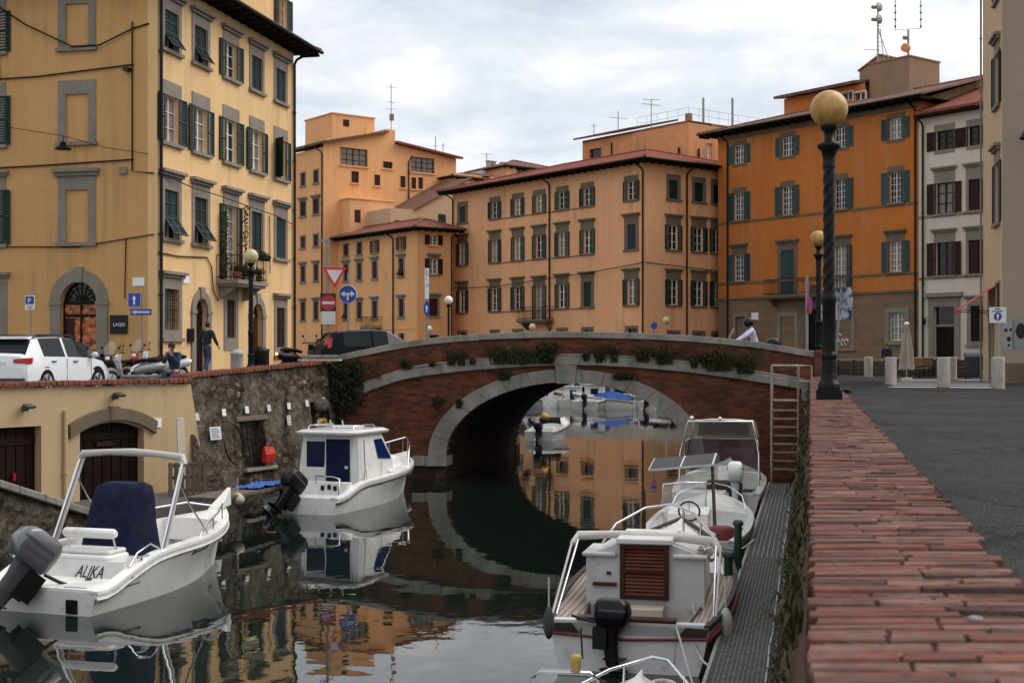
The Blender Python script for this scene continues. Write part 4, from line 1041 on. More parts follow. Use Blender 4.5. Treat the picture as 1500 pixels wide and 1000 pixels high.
    part('roof', mb, m_['tile_old'], root, (lo.x, lo.y, 0), rz)
    t = lp(8.3, 6.4) - O
    mb = M().box(0, 3.3, 0, 3.4, 18, 21.3); mb.box(-.06, 3.36, -.06, 3.46, 21.3, 21.4)
    part('roof_block', mb, m_['brown_wall'], root, (t.x, t.y, 0), rz)
    t2 = lp(6.5, 7.6) - O
    mb = M().extr([(0, 18), (1.7, 18), (1.7, 22.1), (0, 21.3)], 0, 2.2); mb.loft([[(-.1, -.1, 21.3), (1.8, -.1, 22.15), (1.8, 2.3, 22.15), (-.1, 2.3, 21.3)], [(-.1, -.1, 21.4), (1.8, -.1, 22.25), (1.8, 2.3, 22.25), (-.1, 2.3, 21.4)]])
    part('stair_head', mb, m_['brown_wall'], root, (t2.x, t2.y, 0), rz)
    return root, f, (t + O), (t2 + O)
OB, OBF, ROOFA, ROOFB = orange()
# ------------------------------------------------------------------ 6 off-white building and the near beige building on the right edge
def white_building():
    O = Vector((PX(1345.5, 82), 82.0, 0)); u = Vector((.603, -.798, 0)).normalized(); L = 6.5
    root = thing('town_house', 'off-white town house with brown shutters and a bright red tiled roof', 'house', O)
    f = Facade(root, O.x, O.y, u.x, u.y, L, -.2, 15.7)
    for c, px in enumerate((1383.5, 1431)):
        s = f.at(px)[0]
        window(f, s, 13.5, 1.15, 1.15, 'open', 'brown', 'brown', sur=(.14, .4, .22), stone='serena', sill=False, sw=.62)
        window(f, s, 9.65, 1.15, 1.85, 'open' if c == 0 else 'closed', 'brown', 'brown', 'curtain_pane' if c == 0 else 'pane', sur=(.16, .75, 0), stone='serena', cornice=.75, sw=.62)
        window(f, s, 5.9, 1.15, 2.0, 'open' if c == 0 else 'closed', 'brown', 'wood', sur=(.16, .6, 0), stone='serena', cornice=.6, sw=.62)
        if c == 0:
            f.holes.append((s - .72, s + .72, -.2, 4.0))
            o = f.part('door', M().box(-1.1, -.72, -.08, 0, -.2, 4.6).box(.72, 1.1, -.08, 0, -.2, 4.6).box(-.72, .72, -.08, 0, 4.0, 4.6).box(-1.3, 1.3, -.3, 0, 4.6, 4.85), m_['serena'], s)
            d = M().box(-.72, .72, .2, .25, -.2, 2.8)
            for x in (-.62, .1):
                for z in (.1, 1.5): d.box(x, x + .52, .17, .2, z, z + 1.1)
            part('leaf', d, m_['door'], o); part('transom', M().box(-.72, .72, .19, .22, 2.95, 4.0), m_['pane'], o); part('rail', M().box(-.72, .72, .1, .25, 2.8, 2.95), m_['serena'], o)
        else: window(f, s, 1.9, .85, 2.1, 'closed', 'door', sur=(.24, .3, .2), stone='serena', cornice=.4, frame=False)
    for za in (9.45, 5.7): f.part('string_course', M().box(0, L, -.05, 0, za, za + .15), m_['serena'])
    drainpipe(f, f.at(1353)[0], 0, 15.6, mat='pipe'); drainpipe(f, L - .2, 0, 15.6, .05, 0)
    f.wall([m_['white_wall']], back=10)
    n = Vector((-u.y, u.x, 0)); rz = math.atan2(u.y, u.x)
    mb = M().loft([[(.05, -.7, 15.75), (L + .3, -.7, 15.75), (L + .3, 6, 18.1), (.05, 6, 18.1)], [(.05, -.7, 15.9), (L + .3, -.7, 15.9), (L + .3, 6, 18.25), (.05, 6, 18.25)]])
    part('roof', mb, m_['tile_red'], root, (0, 0, 0), rz)
    part('eaves', M().box(.06, L + .2, -.62, 0, 15.6, 15.73), m_['soffit'], root, (0, 0, 0), rz)
    mb = M()
    for x in (4.9, 5.5): mb.box(x, x + .35, 3.5, 3.85, 17, 19.2)
    part('chimney', mb, m_['white_wall'], root, (0, 0, 0), rz)
    f.part('wall_lantern', M().lathe([(.05, .2), (.12, .15), (.09, -.1), (.02, -.15)], 8, (0, -.3, 3.1)).tube([(0, 0, 3.4), (0, -.3, 3.3)], .02, 5), m_['iron'], f.at(1358)[0])
white_building()
def near_right():
    C = Vector((PX(1468, 50), 50.0, 0)); a = Vector((KX, 1, 0)).normalized(); b = Vector((a.y, -a.x, 0))
    root = thing('corner_house', 'near beige corner house at the right edge with dark green shutters', 'house', C)
    Ld = 5.7; o = C + a * Ld
    f = Facade(root, o.x, o.y, -a.x, -a.y, Ld, -.2, 17)
    for px, ys in ((1461, ((79, 155), (239, 327), (-70, 0))),):
        s, D = f.at(px)
        for y0, y1 in ys:
            window(f, s, PZ(y1, D), 1.1, (y1 - y0) * D / F, 'open', 'green', sur=(.2, .45, 0), stone='serena', cornice=.45, sw=.55)
    s, D = f.at(1453); f.holes.append((s - .5, s + .5, -.2, 2.5))
    d = f.part('door', M().box(-.7, -.5, -.05, 0, -.2, 2.7).box(.5, .7, -.05, 0, -.2, 2.7).box(-.5, .5, -.05, 0, 2.5, 2.7), m_['serena'], s)
    part('leaf', M().box(-.5, .5, .15, .2, -.2, 2.5), m_['door'], d)
    s2 = f.at(1459)[0]
    window(f, s2 + .6, 2.6, 1.0, 1.2, 'closed', 'door', sur=(.1, .1, 0), frame=False)
    drainpipe(f, .15, 0, 16.9, .04, 0, 'serena')
    f.wall([m_['cream']])
    aw = M()                                            # red awning over the shop door
    aw.loft([[(-1.3, -.02, 3.75), (1.3, -.02, 3.75)], [(-1.3, -1.3, 2.85), (1.3, -1.3, 2.85)], [(-1.3, -1.3, 2.7), (1.3, -1.3, 2.7)]], 0, False, False, False)
    f.part('awning', aw, m_['red'], s)
    aw = M()
    for x in (-1.25, 1.25): aw.tube([(x, 0, 2.75), (x, -1.28, 2.83)], .02, 6)
    f.part('awning_arm', aw, m_['iron'], s)
    g = Facade(root, C.x, C.y, b.x, b.y, 14, -.2, 17)
    window(g, 6, 8.6, 1.2, 2.0, 'open', 'green', sur=(.2, .45, 0), stone='serena', cornice=.45)
    window(g, 6, 5.0, 1.2, 2.0, 'open', 'green', sur=(.2, .45, 0), stone='serena', cornice=.45)
    g.part('base_course', M().box(0, 14, -.04, 0, -.2, .75), m_['serena_dk'])
    lt = M().tube([(0, 0, 9.3), (0, -.35, 9.35), (0, -.7, 9.25)], .02, 6); lt.lathe([(.02, .16), (.07, .1), (.2, -.04), (.2, -.08), (.08, -.12)], 10, (0, -.7, 9.1))
    g.part('wall_lamp', lt, m_['iron'], g.at(1497)[0])
    g.wall([m_['beige']])
    p = lambda x, y: C + b * x + a * y
    closewalls(root, [p(14, 0).xy, p(14, Ld).xy, p(0, Ld).xy], -.2, 17, 'beige')
    hip_roof(root, (C.x, C.y), b, 14, Ld, 17.1, .8, .3, 'tile')
    for i, (px, lab, ys) in enumerate(((1477, 'torn black and white poster on the beige house wall, next to the corner', (470, 512)), (1496, 'black and white portrait poster on the beige house wall at the frame edge', (466, 510)))):
        s, D = g.at(px); z0, z1 = PZ(ys[1], D), PZ(ys[0], D)
        q = g.loc(s, z0) + root.location
        t = thing('poster', lab, 'poster', q, g.rz, 'posters on the beige wall')
        part('sheet', M().box(-.2 - .12 * i, .2 + .05 * i, -.012, -.004, 0, z1 - z0), m_['paper'], t)
        mb = M()
        if i == 0:
            for x, z, w_, h in ((-.15, .66, .13, .14), (.03, .68, .1, .13), (-.06, .3, .16, .2), (-.03, .12, .1, .1)): mb.poly([(x + w_ * (.5 + .5 * math.cos(k)), -.014, z + h * (.5 + .5 * math.sin(k))) for k in [j * .7 for j in range(9)]])
        else: mb.poly([(-.2 + .36 * (.5 + .5 * math.cos(k)), -.014, .35 + .6 * (.5 + .5 * math.sin(k))) for k in [j * .5 for j in range(12)]])
        part('print', mb, m_['black'], t)
near_right()
# ------------------------------------------------------------------ bridge
def crom(tab, x):
    """smooth curve through (x, z) points"""
    if x <= tab[0][0]: return tab[0][1] + (x - tab[0][0]) * (tab[1][1] - tab[0][1]) / (tab[1][0] - tab[0][0])
    if x >= tab[-1][0]: return tab[-1][1] + (x - tab[-1][0]) * (tab[-1][1] - tab[-2][1]) / (tab[-1][0] - tab[-2][0])
    for i in range(len(tab) - 1):
        if tab[i][0] <= x <= tab[i + 1][0]: break
    def sl(j):
        a, b = tab[max(0, j - 1)], tab[min(len(tab) - 1, j + 1)]
        return (b[1] - a[1]) / (b[0] - a[0])
    h = tab[i + 1][0] - tab[i][0]; t = (x - tab[i][0]) / h
    return (2 * t**3 - 3 * t**2 + 1) * tab[i][1] + (t**3 - 2 * t**2 + t) * h * sl(i) + (-2 * t**3 + 3 * t**2) * tab[i + 1][1] + (t**3 - t**2) * h * sl(i + 1)
BD, BW = 36.0, 8.9
COPE = [(-4.9, 0.98), (-3.2, 1.35), (-1.14, 1.59), (2.03, 1.665), (5.7, 1.5), (8.2, 1.14)]
STR = [(-4.9, -0.1), (-3.79, .317), (-2.68, .66), (-.52, .90), (2.03, 1.0), (4.54, .83), (7.0, .49), (8.2, .28)]
XA = PX(830, BD); ZSP = PZ(667, BD)
AI, BI, AO, BO = 3.25, PZ(560, BD) - ZSP, 3.73, PZ(540.5, BD) - ZSP
def cope(x): return crom(COPE, x)
def strc(x): return crom(STR, x)
def skew(x, y, z): return (x + KX * y, BD + y, z)
def bridge():
    root = thing('arch_bridge', 'red brick arch bridge with pale stone coping and arch ring over the canal', 'bridge', (XA, BD, WZ))
    def bp(name, mb, mat, **k):
        mb.v = [(v[0] - XA, v[1] - BD, v[2] - WZ) for v in mb.v]
        return part(name, mb, mat, root, **k)
    X0, X1 = -5.3, 8.25
    def xs():
        v = {X0, X1}
        v |= {X0 + (X1 - X0) * i / 40 for i in range(41)}
        v |= {XA - AO * math.cos(math.pi * q / 32) for q in range(33)}
        return sorted(v)
    ro = (AI + AO) / 2; rz_ = (BI + BO) / 2
    def low(x):
        d = (x - XA) / ro
        return ZSP + rz_ * math.sqrt(max(0, 1 - d * d)) if abs(d) < 1 else None
    for side, nm in ((0, 'spandrel_wall'), (BW, 'spandrel_wall')):
        mb = M(); V = xs() + [XA - ro, XA + ro]; V = sorted(set(V))
        for a, b in zip(V[:-1], V[1:]):
            mid = (a + b) / 2
            za, zb = ((low(a) or ZSP), (low(b) or ZSP)) if low(mid) is not None else (-3.2, -3.2)
            mb.quad(skew(a, side, za), skew(b, side, zb), skew(b, side, cope(b) - .12), skew(a, side, cope(a) - .12))
            y2 = .42 if side == 0 else side - .42
            mb.quad(skew(a, y2, cope(a) - 1.2), skew(b, y2, cope(b) - 1.2), skew(b, y2, cope(b) - .12), skew(a, y2, cope(a) - .12))
        bp(nm, mb, m_['brick'], fix=False)
    # vault
    mb = M(); rings = []
    for q in range(33):
        a = math.pi * q / 32
        x, z = XA - AI * math.cos(a), ZSP + BI * math.sin(a)
        rings.append([skew(x, y, z) for y in (.02, 3, 6, BW - .02)])
    for sgn in (0, 1):
        r = rings[0] if sgn == 0 else rings[-1]
        mb.loft([r, [(p[0], p[1], -3.2) for p in r]], 0, False, False, False)
    mb.loft(rings, 0, False, False, False, True)
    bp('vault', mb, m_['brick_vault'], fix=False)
    # arch ring in separate voussoirs
    for side in (0, BW):
        dl = .075
        for h0 in (0, 1):
            mb = M(); n = 7
            for k in range(n):
                a0 = (math.pi / 2 - dl) * k / n + .002; a1 = (math.pi / 2 - dl) * (k + 1) / n - .002
                if h0: a0, a1 = math.pi - a0, math.pi - a1
                rr = []; e = rnd.uniform(-.008, .008)
                for q in range(5):
                    a = a0 + (a1 - a0) * q / 4
                    xi, zi = XA - AI * math.cos(a), ZSP + BI * math.sin(a); xo, zo = XA - AO * math.cos(a), ZSP + BO * math.sin(a)
                    y0, y1 = (-.07 + e, .35) if side == 0 else (BW - .35, BW + .07)
                    rr.append([skew(xi, y0, zi), skew(xo, y0, zo), skew(xo, y1, zo), skew(xi, y1, zi)])
                mb.loft(rr)
            bp('arch_ring', mb, m_['travertine'], bev=.007)
        mb = M(); y0, y1 = (-.13, .3) if side == 0 else (BW - .3, BW + .13)
        zb_, zt_ = ZSP + BI - .03, ZSP + BO + .1
        mb.loft([[skew(XA - .25, y0, zb_), skew(XA + .25, y0, zb_), skew(XA + .25, y1, zb_), skew(XA - .25, y1, zb_)], [skew(XA - .29, y0, zt_), skew(XA + .29, y0, zt_), skew(XA + .29, y1, zt_), skew(XA - .29, y1, zt_)]])
        bp('keystone', mb, m_['travertine'], bev=.012)
    def strip(fn, za, zb, y0, y1, joints, gap=.003, x0=X0, x1=X1):
        mb = M(); V = [x0]
        while V[-1] < x1 - .5: V.append(V[-1] + joints * rnd.uniform(.85, 1.15))
        V.append(x1)
        for a, b in zip(V[:-1], V[1:]):
            rr = []; dz = rnd.uniform(-.008, .008); dy = rnd.uniform(-.008, .008)
            for q in range(4):
                x = a + gap + (b - a - 2 * gap) * q / 3; t = fn(x) + dz
                rr.append([skew(x, y0 + dy, t + za), skew(x, y1, t + za), skew(x, y1, t + zb), skew(x, y0 + dy, t + zb)])
            mb.loft(rr)
        return mb
    for side in (0, 1):
        a, b = (-.07, .48) if side == 0 else (BW - .48, BW + .07)
        bp('coping', strip(cope, -.17, 0, a, b, 1.15), m_['travertine'], bev=.01)
        a, b = (-.13, .1) if side == 0 else (BW - .1, BW + .13)
        bp('string_course', strip(strc, -.24, 0, a, b, 1.3), m_['travertine'], bev=.02)
        if side == 0: bp('ledge', strip(strc, .004, .07, -.06, .1, .8), m_['travertine'], bev=.015)
    for sx in (-1, 1):                                  # spring blocks at the foot of the arch
        for side in (0, BW):
            mb = M(); xa, xb = (XA + sx * (AI - .03), XA + sx * (AO + .42)); xa, xb = min(xa, xb), max(xa, xb)
            y0, y1 = (-.16, .5) if side == 0 else (BW - .5, BW + .16)
            def blk(p, q, z0, z1): mb.loft([[skew(p, y0, z0), skew(q, y0, z0), skew(q, y1, z0), skew(p, y1, z0)], [skew(p, y0, z1), skew(q, y0, z1), skew(q, y1, z1), skew(p, y1, z1)]])
            mid = (xa + xb) / 2 + sx * .1
            blk(xa, mid - .006, ZSP - .26, ZSP); blk(mid + .006, xb, ZSP - .27, ZSP - .004)
            bp('spring_stone', mb, m_['travertine'], bev=.02)
            mb = M(); blk(xa + .05, xb - .02, -3.2, ZSP - .275)
            mb.v = [(v[0], v[1] + (.05 if side == 0 else -.05), v[2]) for v in mb.v]
            bp('footing', mb, m_['brick_vault'])
    mb = M(); V = [X0 + (X1 + 1 - X0) * i / 24 for i in range(25)]
    mb.loft([[skew(x, .4, cope(x) - .93), skew(x, BW - .4, cope(x) - .93)] for x in V], 0, False, False, False)
    bp('deck', mb, m_['asphalt'], fix=False)
    # end posts of the parapet
    mb = M()
    x = -5.15
    for z0, z1, e in ((.6, .78, 0), (.79, .93, .05), (.94, 1.04, .1)): mb.box(x - .42 - e, x + .28 + e, BD - .1 - e, BD + .5 + e, z0, z1)
    bp('end_pedestal', mb, m_['travertine'], bev=.02)
    mb = M().box(8.15, 8.5, BD - .1, BD + .5, .3, 1.17)
    bp('end_post', mb, m_['brick'], bev=.02)
    return root
BR = bridge()

# ------------------------------------------------------------------ plants
def leafmat(name, a, b):
    g = G(name); r = g.n('ShaderNodeObjectInfo')
    col = g.mix(g.ramp(g.noise(g.obj, 9, 2), .3, .7), a, b)
    return g.out(col, .7, None, 0, .3)
m_['leaf'] = leafmat('dark_green_leaves', (.013, .024, .007), (.035, .05, .014))
m_['leaf2'] = leafmat('olive_leaves', (.03, .032, .012), (.06, .052, .02))
m_['dry'] = leafmat('dry_grass', (.085, .06, .028), (.045, .04, .017))
m_['ivy'] = leafmat('dark_ivy', (.014, .018, .008), (.04, .045, .016))
def blades(mb, n, c, spread, hgt, w, droop=.5, m=(0,), up=1.0, rr=rnd):
    for i in range(n):
        a = rr.uniform(0, 6.283); r0 = rr.random() ** .5
        b = Vector(c) + Vector((spread[0] * r0 * math.cos(a), spread[1] * r0 * math.sin(a), rr.uniform(0, spread[2])))
        a2 = rr.uniform(0, 6.283); h = hgt * rr.uniform(.45, 1.1); lean = rr.uniform(.15, .9)
        dr = Vector((math.cos(a2), math.sin(a2), 0)); sd = Vector((-dr.y, dr.x, 0)) * (w * rr.uniform(.6, 1.3) / 2)
        p1 = b + dr * (h * lean * .4) + Vector((0, 0, h * .6 * up)); p2 = b + dr * (h * lean) + Vector((0, 0, h * (1 - droop * lean) * up))
        mb.add([b - sd * .5, b + sd * .5, p1 + sd, p1 - sd, p2], [(0, 1, 2, 3), (3, 2, 4)], rr.choice(m))
def leaves(mb, n, c, rad, size, m=(0,), rr=rnd):
    for i in range(n):
        while True:
            q = Vector((rr.uniform(-1, 1), rr.uniform(-1, 1), rr.uniform(-1, 1)))
            if q.length < 1: break
        p = Vector(c) + Vector((q.x * rad[0], q.y * rad[1], q.z * rad[2]))
        a = Vector((rr.gauss(0, 1), rr.gauss(0, 1), rr.gauss(0, 1))).normalized(); b = a.orthogonal().normalized()
        b = Matrix.Rotation(rr.uniform(0, 6.28), 3, a) @ b; k = size * rr.uniform(.6, 1.4)
        d = a.cross(b)
        mb.add([p - b * k, p + d * k * .5, p + b * k, p - d * k * .5], [(0, 1, 2, 3)], rr.choice(m))
def tuft(px, py, wpx, hpx, label, D=35.85, kind=0, n=110):
    p = PP(px, py, D); k = D / F
    t = thing('plant', label, 'plant', p, 0, 'plants rooted in the bridge front')
    r2 = random.Random(int(px * 7 + py)); w, h = wpx * k * 1.3, hpx * k * 1.75
    mb = M()
    for j in range(max(2, int(wpx / 9))):
        x = r2.uniform(-w / 2, w / 2) * .8
        blades(mb, int(n / 3), (x, 0, -.02), (w * .16, .05, .03), h * r2.uniform(.7, 1.15), .028, .55, (0, 1, 2) if kind == 0 else (1, 1, 0), rr=r2)
        leaves(mb, int(n / 2.2), (x, -.03, h * .33), (w * .22, .13, h * .34), .038, (0, 1, 0), r2)
    part('foliage', mb, [m_['leaf'], m_['leaf2'], m_['dry']], t, fix=False)
    st = M()
    for j in range(4): st.tube([(0, .05, -.03), (r2.uniform(-w, w) * .2, -.02, h * .3), (r2.uniform(-w, w) * .35, -.06, h * .75)], .006, 4)
    part('stem', st, m_['dry'], t)
TUFTS = [(594, 540, 20, 14, 'small green weed on the bridge ledge, first one right of the dark ivy'), (633, 536, 10, 7, 'tiny weed on the bridge ledge above the left haunch of the arch'),
  (666, 535, 26, 20, 'bushy weed on the bridge ledge, well left of the keystone, between two small weeds'), (690, 533, 12, 7, 'low sprig of weed beside the bushy weed on the bridge ledge'), (751, 533, 50, 22, 'widest dark weed clump on the bridge ledge, left of the keystone'),
  (804, 532, 36, 26, 'tall dark weed clump on the bridge ledge just left of the keystone'), (857, 528, 16, 12, 'bright small weed on the bridge ledge just right of the keystone'), (888, 530, 30, 22, 'brownish weed clump on the bridge ledge above the right half of the arch'),
  (940, 530, 26, 20, 'leafy weed on the bridge ledge above the far moored blue boat'), (974, 533, 34, 20, 'spreading weed on the bridge ledge over the right haunch of the arch'), (1020, 538, 26, 18, 'small weed clump on the bridge ledge over the arch foot by the boat canopy'),
  (1056, 543, 40, 26, 'tall weed clump on the bridge ledge below the scooter rider'), (1090, 547, 34, 22, 'rusty coloured weed clump on the bridge ledge close to the ladder'), (745, 556, 26, 14, 'weed hanging in the brickwork on top of the left arch ring'),
  (640, 598, 12, 14, 'lone weed in the red brickwork left of the arch ring'), (672, 597, 14, 12, 'weed growing out of the left arch ring stones'), (920, 556, 30, 9, 'low weed on top of the right arch ring')]
for i, (px, py, w, h, lab) in enumerate(TUFTS): tuft(px, py, w, h, lab, 35.83 if py < 552 else 35.9, i % 2)
def ivy():
    t = thing('ivy', 'dark ivy curtain hanging over the left end of the bridge', 'ivy', (PX(520, 35.8), 35.75, PZ(640, 35.8)))
    mb = M(); rr = random.Random(5)
    for i in range(26):
        px = 488 + 72 * rr.random() ** 1.6; y0 = 532 + rr.uniform(0, 14); y1 = y0 + rr.uniform(15, 95) * max(.15, (1 - (px - 488) / 85))
        x = PX(px, 35.8) - t.location.x
        for j in range(int((y1 - y0) / 5) + 1):
            z = PZ(y0 + (y1 - y0) * j / max(1, int((y1 - y0) / 5)), 35.8) - t.location.z
            leaves(mb, 26, (x + rr.uniform(-.06, .06), .0, z), (.13, .14, .1), .04, (0, 0, 0, 1), rr)
        blades(mb, 8, (x, .05, PZ(y0, 35.8) - t.location.z), (.08, .06, .02), .3, .03, .6, (0, 1), 1, rr)
    part('foliage', mb, [m_['ivy'], m_['leaf']], t, fix=False)
    st = M()
    for i in range(5): st.tube([(-.55 + i * .17, .06, 1.9), (-.5 + i * .16, .02, 1.2), (-.55 + i * .13, .05, .5 + .1 * i)], .015, 5)
    part('stem', st, m_['dry'], t)
ivy()

# ------------------------------------------------------------------ left quay: rubble wall, yellow store fronts, landing
from mathutils import noise as mnoise
def rubble_face(mb, L, H, nx, nz, holes=(), amp=.05, seed=0, depth=.55, top=lambda s: 0.0):
    """bumpy stone face: x 0..L, z -H..top, holes (x0, x1, z0, z1) pushed in; second material inside holes"""
    def disp(x, z):
        return amp * (mnoise.noise((x * 2.1 + seed, z * 3.0, .3)) + .6 * mnoise.noise((x * 5.3, z * 6.1 + seed, 1.7)))
    gx = sorted({L * i / nx for i in range(nx + 1)} | {v for h in holes for v in (h[0], h[1])})
    gz = sorted({-H + H * j / nz for j in range(nz + 1)} | {v for h in holes for v in (h[2], h[3])})
    P = lambda x, z: (x, disp(x, z), z + top(x) * (1 + z / H))
    for a, b in zip(gx[:-1], gx[1:]):
        for c, d in zip(gz[:-1], gz[1:]):
            if any(h[0] - 1e-6 < (a + b) / 2 < h[1] and h[2] < (c + d) / 2 < h[3] for h in holes): continue
            mb.add([P(a, c), P(b, c), P(b, d), P(a, d)], [(0, 1, 2, 3)], 0, True)
    for h in holes:
        q = [P(h[0], h[2]), P(h[1], h[2]), P(h[1], h[3]), P(h[0], h[3])]
        k = [(p[0], p[1] + depth, p[2]) for p in q]
        for i in range(4): mb.quad(q[i], q[(i + 1) % 4], k[(i + 1) % 4], k[i], 0)
        mb.poly(k, 1)
S0 = Vector((PX(270, 30), 30.0, .5)); S1 = Vector((PX(492, 36.1), 36.1, .83))
def stone_wall():
    u = (S1 - S0); L = math.hypot(u.x, u.y); rz = math.atan2(u.y, u.x)
    root = thing('quay_wall', 'weathered rubble stone quay wall between the yellow store front and the bridge', 'wall', (S0.x, S0.y, S0.z), rz)
    f = Facade(root, S0.x, S0.y, u.x, u.y, L, -3, 1)
    tilt = R(-8)
    top = lambda s: .33 * s / L
    def sl(px, py):
        s, D = f.at(px); return s, PZ(py, D + .1) - S0.z
    a = sl(342, 618); b = sl(378, 682); c = sl(449, 600); d = sl(474, 632)
    holes = [(a[0], b[0], b[1], a[1]), (c[0], d[0], d[1], c[1])]
    mb = M(); rubble_face(mb, L + .3, 3.2, 60, 34, holes, .05, 3, .5, top)
    part('masonry', mb, [m_['rubble'], m_['antifoul']], root, rot=(tilt, 0, 0), fix=False)  # near-black second colour paints the dark inside the openings
    cp = M(); n = 46
    for i in range(n):
        s = (L + .2) * i / n; e = (L + .2) / n
        zt = top(s) + rnd.uniform(-.01, .012)
        cp.box(s + .006, s + e - .006, -.07 + rnd.uniform(-.012, .012), .38, zt, zt + .1)
    part('coping', cp, m_['brick_cap'], root, bev=.012)
    bk = M(); bk.loft([[(0, .1, -3), (0, .1, .0), (0, .4, .0), (0, .4, -3)], [(L, .1, -3), (L, .1, .33), (L, .4, .33), (L, .4, -3)]])
    part('backing', bk, m_['rubble'], root)
    gr = M()
    x0, x1, z0, z1 = holes[0]
    for i in range(6): gr.tube([(x0 + (x1 - x0) * (i + .5) / 6, .1, z0), (x0 + (x1 - x0) * (i + .5) / 6, .1, z1)], .012, 5)
    for i in range(4): gr.tube([(x0, .1, z0 + (z1 - z0) * (i + .5) / 4), (x1, .1, z0 + (z1 - z0) * (i + .5) / 4)], .01, 5)
    part('grille', gr, m_['iron'], root, rot=(tilt, 0, 0))
    sill = M().box(x0 - .05, x1 + .25, -.12, .3, z0 - .1, z0)
    part('sill', sill, m_['travertine'], root, rot=(tilt, 0, 0), bev=.02)
    lt = M().box(x0 - .12, x1 + .15, -.05, .1, z1, z1 + .12)
    part('lintel', lt, m_['serena_dk'], root, rot=(tilt, 0, 0), bev=.02)
    bpm = M().sphere((0, 0, 0), 1, 12, 0, (.32, .2, .2))
    c0 = ((holes[1][0] + holes[1][1]) / 2, -.08, holes[1][3] + .08)
    part('boulder', bpm, m_['rubble'], root, Matrix.Rotation(tilt, 3, 'X') @ Vector(c0))
    def on(px, py, out=.06):
        s, z = sl(px, py); p = Matrix.Rotation(tilt, 3, 'X') @ Vector((s, -out, z)); q = Matrix.Rotation(rz, 3, 'Z') @ p
        return root.location + q
    rot = (tilt, 0, rz)
    for i, (px, py) in enumerate(((279, 611), (319, 604.5), (353, 600.5), (385.5, 598), (415, 595), (442, 591), (466.5, 587))):
        mb = M().box(-.075, .075, -.008, .008, -.085, .085)
        w = part('number_plate', mb, m_['signwhite'], None, on(px, py), rot=rot, bev=.004)
        tag(w, 'small blank white tag in the long row across the rubble stone wall', 'plate', 'white tags on the rubble wall')
    def notice(px, py, w, h, lab, lines):
        t = thing('notice', lab, 'notice', on(px, py, .08), rot=rot)
        part('sheet', M().box(-w / 2, w / 2, -.008, .008, -h / 2, h / 2), m_['signwhite'], t)
        mb = M()
        for k in range(lines): mb.box(-w * .38, w * (.2 + .15 * (k % 3) / 2), -.0105, -.0085, h * (.34 - .68 * k / max(1, lines - 1)) - .008, h * (.34 - .68 * k / max(1, lines - 1)) + .008)
        part('print', mb, m_['greyplastic'], t)
    notice(302, 635, .42, .3, 'wide white notice with grey lines of print on the rubble wall', 6)
    notice(411.5, 616, .16, .24, 'narrow white number notice on the rubble wall right of the barred opening', 3)
    # red bag
    p = on(371, 666, .16)
    t = thing('bag', 'bright red bag hanging in front of the barred wall opening', 'bag', p, rz)
    mb = M().loft([[(-.2, -.07, -.2), (.2, -.07, -.17), (.2, .05, -.17), (-.2, .05, -.2)], [(-.21, -.1, 0), (.21, -.1, .02), (.21, .06, .02), (-.21, .06, 0)], [(-.18, -.03, .2), (.19, -.03, .17), (.19, .02, .17), (-.18, .02, .2)]])
    part('body', mb, m_['red'], t, bev=.03, seg=2)
    part('handle', M().tube([(-.1, -.02, .19), (-.09, -.03, .27), (.0, -.03, .3), (.09, -.03, .26), (.1, -.02, .18)], .014, 6), m_['red'], t)
    # yellow lifebuoy half hidden at the second opening
    p = on(452, 632, .2)
    t = thing('lifebuoy', 'yellow horseshoe lifebuoy hung beside the stone opening by the cabin boat', 'lifebuoy', p, rz)
    part('ring', M().tube([(.2 * math.sin(a), 0, .3 * math.cos(a)) for a in [R(20 + 320 * i / 18) for i in range(19)]], .07, 8), simple('yellow_float', (.5, .27, .03), .6), t)
    part('strap', M().tube([(-.2, -.01, .1), (0, -.08, .0), (.2, -.01, .1)], .015, 5), m_['rope'], t)
    # loop of hose hung on the wall
    pts = [on(326 + 10 * math.cos(a) * 1.3, 650 + 30 * math.sin(a), .09) for a in [R(-70 + 250 * i / 16) for i in range(17)]]
    mb = M().tube(pts, .018, 6)
    w = part('hose', mb, m_['black']); tag(w, 'black hose sagging on the rubble wall left of the barred opening', 'hose')
stone_wall()
Y0 = Vector((PX(0, 26), 26.0, .47)); Y1 = Vector((PX(272, 30), 30.0, .5))
